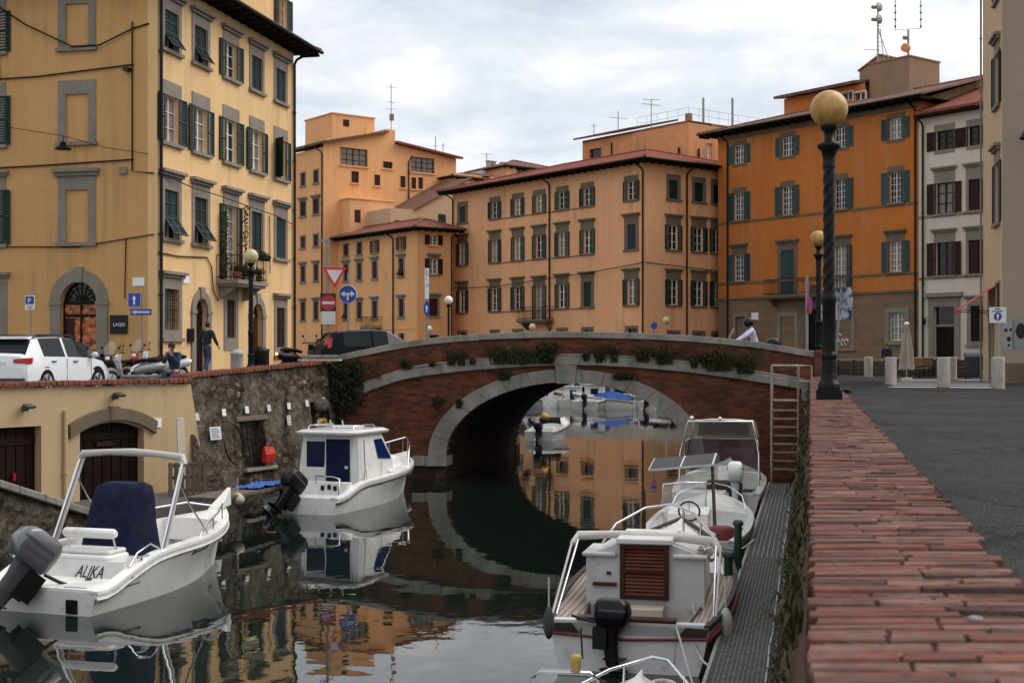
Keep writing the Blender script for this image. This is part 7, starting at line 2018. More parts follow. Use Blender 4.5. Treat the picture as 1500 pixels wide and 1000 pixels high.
    if helmet:
        part('helmet', M().sphere(J['head'] + up * .03, .145, 18, 0, (1, 1.05, 1)), m_['black'], t)
        part('visor', M().loft([[tuple(J['head'] + V((.1 * math.sin(a), 0, z)) + fw * (.15 * math.cos(a * .6))) for a in (-.9, -.4, 0, .4, .9)] for z in (-.06, .05)], 0, False, False, False, True), m_['carglass'], t, fix=False)
    else:
        hr = M().sphere(J['head'] + up * .035 - fw * .022, .105, 14, 0, (.95, 1, .95)); part('hair', hr, m_[hairm], t)
    side = fw.cross(V((0, 0, 1))).normalized()
    for s in (-1, 1): part('eye', M().sphere(J['head'] + fw * .084 + side * (s * .033) + V((0, 0, .005)), .011, 8), m_['signwhite'], t); part('ear', M().sphere(J['head'] + side * (s * .092), .026, 8, 0, (.5, .9, 1.2)), m_['skin'], t)
    return t
D = 45.0
person('man in a black sweater and blue jeans walking away towards the arched house door', (PX(303, D), D, lz(PX(303, D), D) + .02), R(-25), dict(
    pel=(0, 0, .93), chest=(0, .03, 1.33), neck=(0, .03, 1.5), head=(0, .06, 1.63), shl=(-.2, .02, 1.43), shr=(.2, .02, 1.43), ell=(-.3, -.04, 1.16), elr=(.33, .0, 1.17), wrl=(-.24, .12, .98), wrr=(.34, .16, .95),
    hpl=(-.09, 0, .9), hpr=(.09, 0, .9), knl=(-.1, .12, .5), knr=(.1, -.02, .5), anl=(-.1, .06, .09), anr=(.13, -.32, .14), tol=(-.11, .2, .04), tor=(.14, -.22, .03)), m_['darkcloth'], m_['denim'])
D = 36.98
person('person in a dark blue jacket sitting on the low white bench, hands by the face', (PX(256, D), D, .04), R(172), dict(
    pel=(0, -.02, .55), chest=(0, .1, .93), neck=(0, .16, 1.1), head=(0, .22, 1.22), shl=(-.19, .1, 1.03), shr=(.19, .1, 1.03), ell=(-.2, .3, .78), elr=(.2, .3, .78), wrl=(-.07, .38, 1.0), wrr=(.1, .4, .97),
    hpl=(-.1, .02, .53), hpr=(.1, .02, .53), knl=(-.12, .44, .52), knr=(.13, .44, .52), anl=(-.12, .42, .1), anr=(.14, .46, .1), tol=(-.13, .58, .05), tor=(.15, .62, .05), face=(0, .97, -.2)), m_['bluecloth'], m_['denim'], hairm='brown')
D = 39.3
s = scooter('pale scooter ridden across the bridge, with a black top case behind the rider', (PX(1090, D), D, cope(PX(1085, 36)) - 1.05), R(86), silv, True, None, 'scooters in traffic', True)
person('rider in a pale lilac shirt and black helmet on the scooter crossing the bridge', s.location, R(86), dict(
    pel=(0, -.34, .9), chest=(0, -.24, 1.28), neck=(0, -.2, 1.45), head=(0, -.14, 1.58), shl=(-.2, -.22, 1.38), shr=(.2, -.22, 1.38), ell=(-.3, .02, 1.18), elr=(.3, .02, 1.18), wrl=(-.28, .24, 1.04), wrr=(.28, .24, 1.04),
    hpl=(-.1, -.3, .88), hpr=(.1, -.3, .88), knl=(-.17, .1, .78), knr=(.17, .1, .78), anl=(-.14, .08, .4), anr=(.14, .08, .4), tol=(-.14, .22, .36), tor=(.14, .22, .36)), m_['whitecloth'], m_['darkcloth'], helmet=True)
D = 69
person('person in dark clothes standing by the low dark fence at the stone palazzo', (PX(1299, D), D, 0), R(150), dict(
    pel=(0, 0, .9), chest=(0, .02, 1.28), neck=(0, .02, 1.45), head=(0, .04, 1.57), shl=(-.19, .0, 1.38), shr=(.19, .0, 1.38), ell=(-.24, .0, 1.1), elr=(.24, .0, 1.1), wrl=(-.2, .1, .88), wrr=(.2, .1, .88),
    hpl=(-.09, 0, .87), hpr=(.09, 0, .87), knl=(-.1, .02, .47), knr=(.1, .02, .47), anl=(-.1, 0, .08), anr=(.1, 0, .08), tol=(-.11, .14, .03), tor=(.11, .14, .03)), m_['darkcloth'], m_['darkcloth'])

# ------------------------------------------------------------------ balcony and window plants of the yellow building
def balcony_plants():
    f = LBR; s0, _ = f.at(338); base = lambda s, z, d: LB.location + f.loc(s, z, -d)
    def pot(s, z, d, label, kind, h, w, n=140):
        t = thing('potted_plant', label, 'plant', base(s, z, d), 0, 'plants on the flowered balcony')
        part('pot', M().lathe([(.09, 0), (.14, .2), (.155, .2), (.155, .26), (.12, .24)], 12), m_['tile_red'] if kind else m_['iron'], t)
        mb = M(); r2 = random.Random(int(s * 31 + z * 7 + d * 11))
        leaves(mb, n, (0, 0, .26 + h * .45), (w, w * .6, h * .5), .05, (0, 1, 1), r2); blades(mb, 26, (0, 0, .22), (w * .5, w * .4, .05), h, .03, .5, (0, 1), 1, r2)
        part('foliage', mb, [m_['leaf'], m_['leaf2']], t, fix=False)
    pot(s0 - 1.05, 4.06, .72, 'leafy potted plant at the left end of the flowered balcony', 1, .45, .25)
    pot(s0 - .4, 4.06, .72, 'dark potted plant on the flowered balcony, before its open door', 0, .35, .3)
    pot(s0 + .35, 4.06, .72, 'bushy potted plant behind the pale lamp globe on the balcony', 0, .4, .32)
    pot(s0 + 1.15, 4.06, .72, 'potted plant at the right end of the flowered balcony', 1, .4, .3)
    t = thing('planter', 'flower box trailing green leaves along the balcony railing', 'planter', base(s0 + .75, 4.95, .95), f.rz, 'plants on the flowered balcony')
    part('box', M().box(-.55, .75, -.12, .08, -.02, .14), m_['iron'], t)
    mb = M(); r2 = random.Random(3); leaves(mb, 420, (.1, -.05, .16), (.75, .22, .2), .05, (0, 0, 1), r2); part('foliage', mb, [m_['leaf'], m_['leaf2']], t, fix=False)
    for s, h, lab, n in ((s0 - .98, 2.7, 'yellowing climbing plant up the left side of the balcony door', 520), (s0 + .98, 3.1, 'thin climbing plant up the right side of the balcony door', 330)):
        t = thing('climbing_plant', lab, 'plant', base(s, 4.1, .16), f.rz, 'plants on the flowered balcony')
        mb = M(); r2 = random.Random(int(h * 10))
        for k in range(12):
            z = h * (k + .5) / 12; w = (.26 if s < s0 else .13) * (1.1 - .6 * k / 12)
            leaves(mb, n // 12, (r2.uniform(-.05, .05), -.06, z), (w, .14, h / 20), .055, (0, 1, 1, 2), r2)
        part('foliage', mb, [m_['leaf'], m_['leaf2'], m_['dry']], t, fix=False)
        part('stem', M().tube([(0, 0, -.02), (.05, -.03, h * .4), (-.04, -.02, h * .95)], .015, 5), m_['dry'], t)
    t = thing('flower_pot', 'red terracotta box in the left corner of the flowered balcony', 'planter', base(s0 - 1.12, 4.06, .85), f.rz)
    part('box', M().box(-.16, .2, -.05, .1, 0, .3), m_['tile_red'], t, bev=.01); part('soil', M().box(-.14, .18, -.03, .08, .301, .31), m_['darkwood'], t)
balcony_plants()
# ------------------------------------------------------------------ boats (local axes: y to the bow, x to starboard, z = 0 at the waterline)
class Hull:
    def __init__(s, L, B, sheer, sw=.85, full=2.4, draft=.25, rake=.35, fl=.45, wide=.35, gw=.12, n=20):
        s.L, s.B, s.sh, s.sw, s.full, s.draft, s.rake, s.fl, s.wide, s.gw, s.n = L, B, sheer, sw, full, draft, rake, fl, wide, gw, n
        s.ts = [i / n for i in range(n + 1)]
    def b(s, t):
        if t < s.wide: k = 1 - t / s.wide; return s.B / 2 * (1 - (1 - s.sw) * k * k)
        k = (t - s.wide) / (1 - s.wide); return max(.012, s.B / 2 * (1 - k ** s.full))
    def z(s, t): return crom(s.sh, t)
    def y(s, t, z): return t * s.L + s.rake * t * t * max(0, z) / max(.1, s.z(1))
    def ring(s, t):
        b, zs = s.b(t), s.z(t); bw = b * (.93 - s.fl * t ** 2); zc = .15 + .18 * t * t; zk = -s.draft + (s.draft + .05) * t ** 4
        mid = (b * .55 + bw * .45); zm = zc + (zs - zc) * .52
        half = [(b, zs), (b * .995, zs - .075), (mid * .99 + .01 * b, zm), (bw, zc), (bw * .93, -.03), (0, zk)]
        r = [(-x, s.y(t, z), z) for x, z in half] + [(x, s.y(t, z), z) for x, z in reversed(half[:-1])]
        return r
    def build(s, root, mats, stripe=None, rub=None):
        rings = [s.ring(t) for t in s.ts]; n = len(rings[0]); mb = M()
        mb.v = [p for r in rings for p in r]
        seg = {0: 0, 9: 0, 1: 0, 8: 0, 2: 0, 7: 0, 3: 1, 6: 1, 4: 2, 5: 2}
        for i in range(len(rings) - 1):
            for j in range(n - 1):
                mb.f.append([i * n + j, i * n + j + 1, (i + 1) * n + j + 1, (i + 1) * n + j]); mb.m.append(seg[j]); mb.s.append(True)
        mb.add(rings[0], [tuple(range(n))], 0)
        o = part('hull', mb, mats, root)
        o.modifiers.new('edge', 'EDGE_SPLIT').split_angle = R(40)
        if rub:
            rb = M()
            for sx in (-1, 1): rb.tube([(sx * (s.b(t) + .006), s.y(t, s.z(t)), s.z(t) - .085) for t in s.ts], rub[1], 6)
            part('rub_rail', rb, m_[rub[0]], root)
        return o
    def inner(s, root, t0, t1, zf, mat, capmat=None, wall=.05, floor=None, name='cockpit'):
        """gunwale cap along the whole sheer and a liner from t0 to t1 down to a floor"""
        cap = M()
        for sx in (-1, 1):
            rr = []
            for t in s.ts:
                b, zs = s.b(t), s.z(t); g = min(s.gw, b * .8); y = s.y(t, zs)
                rr.append([(sx * (b + .012), y, zs - .02), (sx * (b + .012), y, zs + .022), (sx * (b - g), y, zs + .03), (sx * (b - g), y, zs - .03)])
            cap.loft(rr, 0, True, True, True, False)
        part('gunwale', cap, capmat or mat, root)
        ln = M(); rr = []
        for i in range(15):
            t = t0 + (t1 - t0) * i / 14; b, zs = s.b(t), s.z(t); g = min(s.gw, b * .8); y = s.y(t, zs); w = max(.02, b - g)
            f = max(.01, min(w - wall, s.b(t) * (.93 - s.fl * t * t) * .92))
            rr.append([(-w, y, zs), (-f, y, zf + .05), (-f * .9, y, zf), (f * .9, y, zf), (f, y, zf + .05), (w, y, zs)])
        ln.loft(rr, 0, False, False, False, True)
        for r in (rr[0], rr[-1]): ln.poly(r)
        part(name, ln, mat, root, fix=False)
    def deck(s, root, t0, t1, mat, camber=.06, name='foredeck', drop=.0, m2=None):
        mb = M(); rr = []
        for i in range(13):
            t = t0 + (t1 - t0) * i / 12; b, zs = s.b(t), s.z(t); g = min(s.gw, b * .8) * .5; y = s.y(t, zs); w = max(.01, b - g)
            rr.append([(w * k / 4, y, zs + .024 - drop + camber * (1 - (k / 4) ** 2)) for k in range(-4, 5)])
        mb.loft(rr, 0, False, False, False, True)
        f = rr[0]; mb.poly(list(f) + [(f[-1][0], f[-1][1], f[-1][2] - .3), (f[0][0], f[0][1], f[0][2] - .3)])
        part(name, mb, mat, root, fix=False)
def rrect(w, l, z, k=.3, y0=0, n=4):
    """rounded rectangle ring in x-y"""
    r = min(w, l) * k; pts = []
    for cx, cy, a0 in ((w / 2 - r, l / 2 - r, 0), (-w / 2 + r, l / 2 - r, 90), (-w / 2 + r, -l / 2 + r, 180), (w / 2 - r, -l / 2 + r, 270)):
        for i in range(n + 1):
            a = R(a0 + 90 * i / n); pts.append((cx + r * math.cos(a), y0 + cy + r * math.sin(a), z))
    return pts
def outboard(root, loc, sc, tilt, cowl, legm, rz=0.0, name='outboard_motor'):
    g = thing(name, '', '', loc);
    for k in ('label', 'category'): del g[k]
    g.parent = root; g.rotation_euler = (tilt, 0, rz); g.scale = (sc, sc, sc)
    mb = M().loft([rrect(.3, .5, .12, .25, -.26), rrect(.36, .6, .19, .25, -.27), rrect(.38, .66, .34, .25, -.29), rrect(.36, .62, .5, .27, -.28), rrect(.29, .5, .585, .3, -.25), rrect(.2, .36, .605, .35, -.23)], 0, True, True, True, True)
    part('cowling', mb, cowl, g).modifiers.new('edge', 'EDGE_SPLIT').split_angle = R(38)
    part('cowl_stripe', M().loft([rrect(.386, .6, .4, .25, -.3), rrect(.378, .59, .44, .25, -.3)]), m_['greyplastic' if cowl != m_['greyplastic'] else 'black'], g)
    part('cowl_band', M().loft([rrect(.385, .645, .3, .35, -.28), rrect(.385, .645, .325, .35, -.28)]), legm, g)
    mb = M().loft([rrect(.24, .36, .14, .3, -.24), rrect(.17, .28, -.1, .35, -.24), rrect(.11, .24, -.5, .4, -.26), rrect(.1, .24, -.62, .4, -.28)], 0, True, True, True, True)
    mb.box(-.11, .11, -.52, -.12, -.5, -.48)
    part('leg', mb, legm, g)
    gc = M().tube([(0, -.02, -.7), (0, -.1, -.7), (0, -.3, -.7), (0, -.5, -.7), (0, -.56, -.7)], [.01, .045, .06, .05, .015], 12); gc.loft([[(-.008, -.18, -.74), (.008, -.18, -.74), (.008, -.4, -.74), (-.008, -.4, -.74)], [(-.005, -.3, -.88), (.005, -.3, -.88), (.005, -.38, -.88), (-.005, -.38, -.88)]])
    gc.box(-.04, .04, -.36, -.2, -.68, -.6)
    part('gearcase', gc, legm, g)
    pr = M()
    for k in range(3):
        a = 2 * math.pi * k / 3; c, q = math.cos(a), math.sin(a)
        pr.add([(.02 * c, -.53, -.7 + .02 * q), (.13 * c - .06 * q, -.56, -.7 + .13 * q + .06 * c), (.15 * c + .03 * q, -.5, -.7 + .15 * q - .03 * c)], [(0, 1, 2)])
    part('propeller', pr, m_['alu'], g, fix=False)
    br = M().box(-.14, .14, -.1, .04, -.22, .06); br.box(-.16, -.1, -.2, .06, -.3, .1); br.box(.1, .16, -.2, .06, -.3, .1)
    br.tube([(0, .06, .16), (0, .3, .2), (0, .5, .26)], .025, 8)
    part('bracket', br, m_['black'], g)
    return g
def fender(px, py, D, label, h=.5, r=.11, mat='gel', rz=0):
    p = PP(px, py, D); t = thing('fender', label, 'fender', p, rz)
    part('body', M().lathe([(0, -h / 2), (r * .5, -h / 2 + .02), (r, -h / 2 + .1), (r, h / 2 - .1), (r * .5, h / 2 - .02), (.02, h / 2)], 14), m_[mat], t)
    part('rope', M().tube([(0, 0, h / 2 - .01), (.0, .02, h / 2 + .3)], .01, 5), m_['rope'], t)
    return t
def rope(label, pts, r=.012, mat='rope', group=None):
    pts = [Vector(p) for p in pts]; mb = M(); q = []
    for i in range(len(pts) - 1):
        p0, p1, p2, p3 = pts[max(0, i - 1)], pts[i], pts[i + 1], pts[min(len(pts) - 1, i + 2)]
        for k in range(6):
            t = k / 6; q.append(.5 * ((2 * p1) + (p2 - p0) * t + (2 * p0 - 5 * p1 + 4 * p2 - p3) * t * t + (3 * p1 - p0 - 3 * p2 + p3) * t ** 3))
    q.append(pts[-1]); mb.tube(q, r, 6); w = part('mooring_rope', mb, m_[mat]); tag(w, label, 'rope', group); return w

# ---- open white motorboat with the name on the stern, lower left
def boat_open():
    root = thing('motorboat', 'open white motorboat with a navy covered console and silver outboard, lower left', 'boat', (-6.12, 17.15, WZ), R(-18.4))
    H = Hull(4.3, 1.98, [(0, .3), (.06, .31), (.16, .46), (.3, .62), (.6, .68), (.85, .76), (1, .84)], .92, 2.5, .25, .35, .5, .4, .15, 24)
    H.build(root, [m_['gel'], m_['gel'], m_['rustline']], None, ('gel_old', .016))
    H.inner(root, .2, .82, .22, m_['gel']); H.deck(root, .8, 1.0, m_['gel'], .04)
    mb = M().loft([[(-.8, .02, .26), (.8, .02, .26), (.82, .75, .26), (-.82, .75, .26)], [(-.8, .02, .33), (.8, .02, .33), (.82, .75, .35), (-.82, .75, .35)]])
    part('swim_platform', mb, m_['gel'], root, bev=.03, seg=2)
    pd = M()
    for x in (-.55, .5): pd.box(x - .18, x + .18, .1, .5, .335, .35)
    part('step_pad', pd, m_['gel_old'], root, bev=.02)
    part('deck_filler', M().lathe([(.05, 0), (.05, .012), (0, .014)], 14, (.35, .6, .36)), m_['black'], root)
    mb = M().loft([[(-.82, .72, .3), (.82, .72, .3), (.84, 1.4, .3), (-.84, 1.4, .3)], [(-.74, .84, .56), (.74, .84, .56), (.76, 1.3, .58), (-.76, 1.3, .58)]])
    well = part('stern_bulkhead', mb, m_['gel'], root, bev=.03, seg=2)
    text('ALIKA', .24, m_['black'], well, (.02, .742, .35), (R(66), 0, 0), .003, .3, sx=.66)
    mb = M().loft([rrect(.95, .5, .56, .2, 1.12), rrect(.98, .52, .6, .2, 1.12), rrect(.92, .46, .63, .25, 1.12)], 0, True, True, True, False)
    part('seat', mb, m_['gel'], root, bev=.01)
    part('seat_cushion', M().box(-.44, .44, .92, 1.33, .63, .69), m_['gel_old'], root, bev=.03, seg=2)
    bk = part('backrest', M().tube([(-.38, 1.05, .9), (-.34, 1.05, .9), (.42, 1.05, .9), (.46, 1.05, .9)], [.04, .07, .07, .04], 12), m_['gel'], root)
    for sx in (-1, 1): part('backrest_strut', M().tube([(sx * .36 + .04, 1.06, .88), (sx * .38 + .04, 1.15, .56)], .016, 6), m_['steel'], bk)
    # covered console
    rings = [rrect(.86, .95, .24, .18, 2.15), rrect(.84, .9, .6, .18, 2.17), rrect(.8, .78, 1.0, .2, 2.2), rrect(.76, .62, 1.35, .22, 2.24), rrect(.7, .5, 1.56, .25, 2.27), rrect(.56, .34, 1.62, .35, 2.28)]
    r3 = random.Random(3)
    rings = [[(x + .03 * mnoise.noise((x * 4, y * 4, z * 3)), y - .36 + .05 * mnoise.noise((x * 6, z * 4, y)), .24 + (z - .24) * .92) for x, y, z in r] for r in rings]
    part('console_cover', M().loft(rings, 0, True, False, True, True), m_['navy'], root, fix=True)
    # folded bimini frame: stainless legs with a white roll across
    zt = 1.89
    for sx in (-1, 1):
        part('bimini_leg', M().tube([(sx * .9, 1.45, .62), (sx * .86, 2.06, zt - .06)], .022, 8), m_['steel'], root)
        part('bimini_leg', M().tube([(sx * .9, 1.53, .62), (sx * .84, 2.13, zt - .02)], .028, 8), m_['whitecanvas'], root)
        part('bimini_leg', M().tube([(sx * .86, 2.75, .68), (sx * .84, 2.25, 1.2), (sx * .84, 1.98, 1.55)], .014, 6), m_['steel'], root)
    pts = [(-.9, 2.05, zt - .12), (-.83, 2.09, zt), (-.4, 2.11, zt + .03), (.0, 2.12, zt + .035), (.4, 2.11, zt + .02), (.83, 2.09, zt - .02), (.9, 2.05, zt - .12)]
    part('bimini_roll', M().tube(pts, [.035, .055, .045, .058, .048, .055, .035], 10), m_['whitecanvas'], root)
    # rails
    for sx in (-1, 1):
        pts = [(sx * (H.b(t) - .1), H.y(t, H.z(t)), H.z(t) + h) for t, h in ((.56, .02), (.62, .17), (.75, .22), (.88, .22), (.95, .1))]
        part('bow_rail', M().tube(pts, .016, 7), m_['steel'], root)
        for t, h in ((.68, .2), (.84, .22)): part('rail_post', M().tube([(sx * (H.b(t) - .1), H.y(t, H.z(t)), H.z(t)), (sx * (H.b(t) - .1), H.y(t, H.z(t)), H.z(t) + h)], .012, 6), m_['steel'], root)
        part('cleat', M().tube([(sx * (H.b(.24) - .08), H.L * .21, H.z(.24) + .06), (sx * (H.b(.24) - .08), H.L * .27, H.z(.24) + .06)], .014, 6).box(sx * (H.b(.24) - .08) - .015, sx * (H.b(.24) - .08) + .015, H.L * .23, H.L * .25, H.z(.24) + .02, H.z(.24) + .06), m_['steel'], root)
        part('quarter_rail', M().tube([(sx * .86, .75, .52), (sx * .86, .95, .68), (sx * .86, 1.25, .76), (sx * .86, 1.45, .68)], .014, 6), m_['steel'], root)
    yb = H.y(1, .84)
    part('bow_plate', M().loft([[(-.12, yb - .35, .86), (.12, yb - .35, .86), (.05, yb + .12, .9), (-.05, yb + .12, .9)], [(-.1, yb - .3, .9), (.1, yb - .3, .9), (.03, yb + .14, 1.17), (-.03, yb + .14, 1.17)]]), m_['gel'], root, bev=.01)
    # small marks on the starboard side
    mk = M(); t = .48
    def onhull(t, z, off=.008):
        r = H.ring(t); a, b_ = r[9], r[8]; k = (z - a[2]) / (b_[2] - a[2]) if False else 0
        pts = r[5:]                                     # keel .. starboard gunwale
        for p, q in zip(pts[:-1], pts[1:]):
            if p[2] <= z <= q[2]:
                k = (z - p[2]) / (q[2] - p[2]); return Vector((p[0] + (q[0] - p[0]) * k + off, p[1] + (q[1] - p[1]) * k, z))
        return Vector(pts[-1])
    for (ta, tb, za, zb) in ((.5, .515, .47, .54), (.515, .60, .49, .525), (.60, .615, .5, .57)): mk.add([onhull(ta, za), onhull(tb, za + .01), onhull(tb, zb + .01), onhull(ta, zb)], [(0, 1, 2, 3)])
    part('hull_decal', mk, m_['greyplastic'], root, fix=False)
    mk = M()
    for (ta, tb, za, zb) in ((.155, .168, .34, .4), (.12, .215, .285, .3)): mk.add([onhull(ta, za), onhull(tb, za + .01), onhull(tb, zb + .01), onhull(ta, zb)], [(0, 1, 2, 3)])
    part('hull_decal', mk, m_['greyplastic'], root, fix=False)
    ch = M()
    for sx in (-1, 1): ch.tube([(sx * (abs(H.ring(t)[3][0]) + .004), H.ring(t)[3][1], H.ring(t)[3][2] + .06) for t in H.ts[:-1]], .009, 5)
    part('chine_line', ch, m_['greyplastic'], root)
    part('transom_bracket', M().box(.45, .62, -.03, .02, .02, .2), m_['black'], root, bev=.01)
    outboard(root, (-.02, -.04, .4), .95, R(-40), m_['silver'], m_['greyplastic'], rz=R(-30))
    return root
boat_open()
# ---- cabin boat, left by the bridge
def boat_cabin():
    root = thing('cabin_boat', 'white cabin boat with blue tinted door and windows moored by the bridge', 'boat', (-4.46, 27.9, WZ), R(-20.8))
    H = Hull(5.05, 1.98, [(0, .34), (.07, .36), (.2, .56), (.4, .62), (.7, .7), (1, .8)], .9, 2.6, .25, .35, .5, .4, .16, 22)
    H.build(root, [m_['gel'], m_['gel'], m_['antifoul']], None, ('antifoul', .016))
    H.inner(root, .2, .6, .25, m_['gel']); H.deck(root, .52, 1.0, m_['gel'], .16)
    mb = M().loft([[(-.82, .02, .26), (.82, .02, .26), (.84, .8, .26), (-.84, .8, .26)], [(-.82, .02, .35), (.82, .02, .35), (.84, .8, .36), (-.84, .8, .36)]])
    part('swim_platform', mb, m_['gel'], root, bev=.03, seg=2)
    part('stern_bulkhead', M().loft([[(-.84, .62, .3), (.84, .62, .3), (.85, .85, .3), (-.85, .85, .3)], [(-.8, .7, .6), (.8, .7, .6), (.82, .85, .62), (-.82, .85, .62)]]), m_['gel'], root, bev=.03)
    vt = M()
    for x, z in ((.2, .5), (.36, .52), (.5, .5)): vt.box(x - .03, x + .03, .61, .66, z - .05, z + .05)
    part('vent', vt, m_['black'], root)
    part('stern_rail', M().tube([(.0, .7, .6), (.02, .66, .74), (.45, .66, .74), (.62, .62, .7), (.66, .5, .36)], .018, 7), m_['steel'], root)
    # wheelhouse
    y0, y1, y2 = 1.3, 2.5, 3.2; w0, w1, zb, zt = .74, .66, .42, 1.6
    mb = M()
    mb.loft([[(-w0, y0, zb), (-w0, y1 + .45, zb), (-w0, y1 + .45, zb + .5), (-w1, y1, zt), (-w1, y0 + .06, zt), (-w0, y0, zb + .4)], [(w0, y0, zb), (w0, y1 + .45, zb), (w0, y1 + .45, zb + .5), (w1, y1, zt), (w1, y0 + .06, zt), (w0, y0, zb + .4)]])
    part('wheelhouse', mb, m_['gel'], root, bev=.03, seg=2)
    def panel(x0, x1, z0, z1, yo, name, mat, r=.0):
        q = M().extr([(x0, z0), (x1, z0), (x1, z1), (x0, z1)], -.02, .0); q.xform(Matrix.Translation((0, yo, 0)))
        return part(name, q, m_[mat], root, bev=r)
    yo = y0 + .02
    panel(-.56, -.12, .88, 1.44, yo, 'window', 'bluetint', .06)
    panel(-.07, .51, .3, 1.5, yo - .015, 'door', 'navy', .01)
    panel(-.1, .54, .28, 1.53, yo, 'door_frame', 'gel_old', .01)
    part('door_latch', M().box(.4, .47, yo - .06, yo - .03, .86, .92), m_['signwhite'], root)
    for sx in (-1, 1):
        q = [(y0 + .95, zb + .62), (y1 + .38, zb + .57), (y1 - .02, zt - .14), (y0 + .8, zt - .14)]
        def xs(z): return sx * (w0 - (w0 - w1) * max(0, (z - zb - .4)) / (zt - zb - .4) + .012)
        part('side_window', M().poly([(xs(z), y, z) for y, z in q]), m_['bluetint'], root, fix=False)
        part('handrail', M().tube([(sx * (w0 + .03), y0 + .15, 1.5), (sx * (w0 + .06), y0 + .15, .8), (sx * (w0 + .03), y0 + .15, .6)], .014, 6), m_['steel'], root)
        part('roof_rail', M().tube([(sx * .55, y0 + .05, 1.69), (sx * .55, y0 + .1, 1.78), (sx * .52, y1 - .1, 1.78), (sx * .5, y1 + .05, 1.69)], .014, 6), m_['steel'], root)
    part('windscreen', M().poly([(-w0 + .06, y1 + .46, zb + .55), (w0 - .06, y1 + .46, zb + .55), (w1 - .06, y1 + .03, zt - .1), (-w1 + .06, y1 + .03, zt - .1)]), m_['bluetint'], root, fix=False)
    part('trunk_cabin', M().loft([rrect(1.2, 1.5, .55, .3, y2 + .25), rrect(1.05, 1.3, .95, .35, y2 + .2), rrect(.9, 1.1, 1.0, .4, y2 + .15)], 0, True, True, True, False), m_['gel'], root, bev=.02)
    part('roof', M().loft([rrect(1.5, 1.75, zt, .12, 1.95), rrect(1.54, 1.8, zt + .05, .12, 1.95), rrect(1.36, 1.6, zt + .1, .15, 1.95)], 0, True, True, True, False), m_['gel'], root, bev=.01)
    part('roof_rail', M().tube([(-.55, y0 + .1, 1.79), (.55, y0 + .1, 1.79)], .014, 6), m_['steel'], root)
    for x in (-.3, .0, .3): part('rod_holder', M().tube([(x, y0 + .1, 1.78), (x, y0 + .05, 1.9)], .022, 7), m_['steel'], root)
    part('roof_hatch', M().box(-.25, .3, 1.9, 2.4, 1.7, 1.75), m_['gel_old'], root, bev=.02)
    for sx in (-1, 1):
        pts = [(sx * (H.b(t) - .1), H.y(t, H.z(t)), H.z(t) + h) for t, h in ((.74, .02), (.77, .3), (.86, .42), (.97, .52))]
        part('bow_rail', M().tube(pts, .018, 7), m_['steel'], root)
        for t, h in ((.82, .37), (.9, .45), (.96, .5)): part('rail_post', M().tube([(sx * (H.b(t) - .1), H.y(t, H.z(t)), H.z(t)), (sx * (H.b(t) - .1), H.y(t, H.z(t)), H.z(t) + h)], .014, 6), m_['steel'], root)
    part('anchor_roller', M().box(-.06, .06, H.y(1, .8) - .3, H.y(1, .8) + .12, .83, .87), m_['steel'], root)
    outboard(root, (-.12, -.04, .3), .86, R(-42), m_['black'], m_['black'], rz=R(-20))
    return root
boat_cabin()
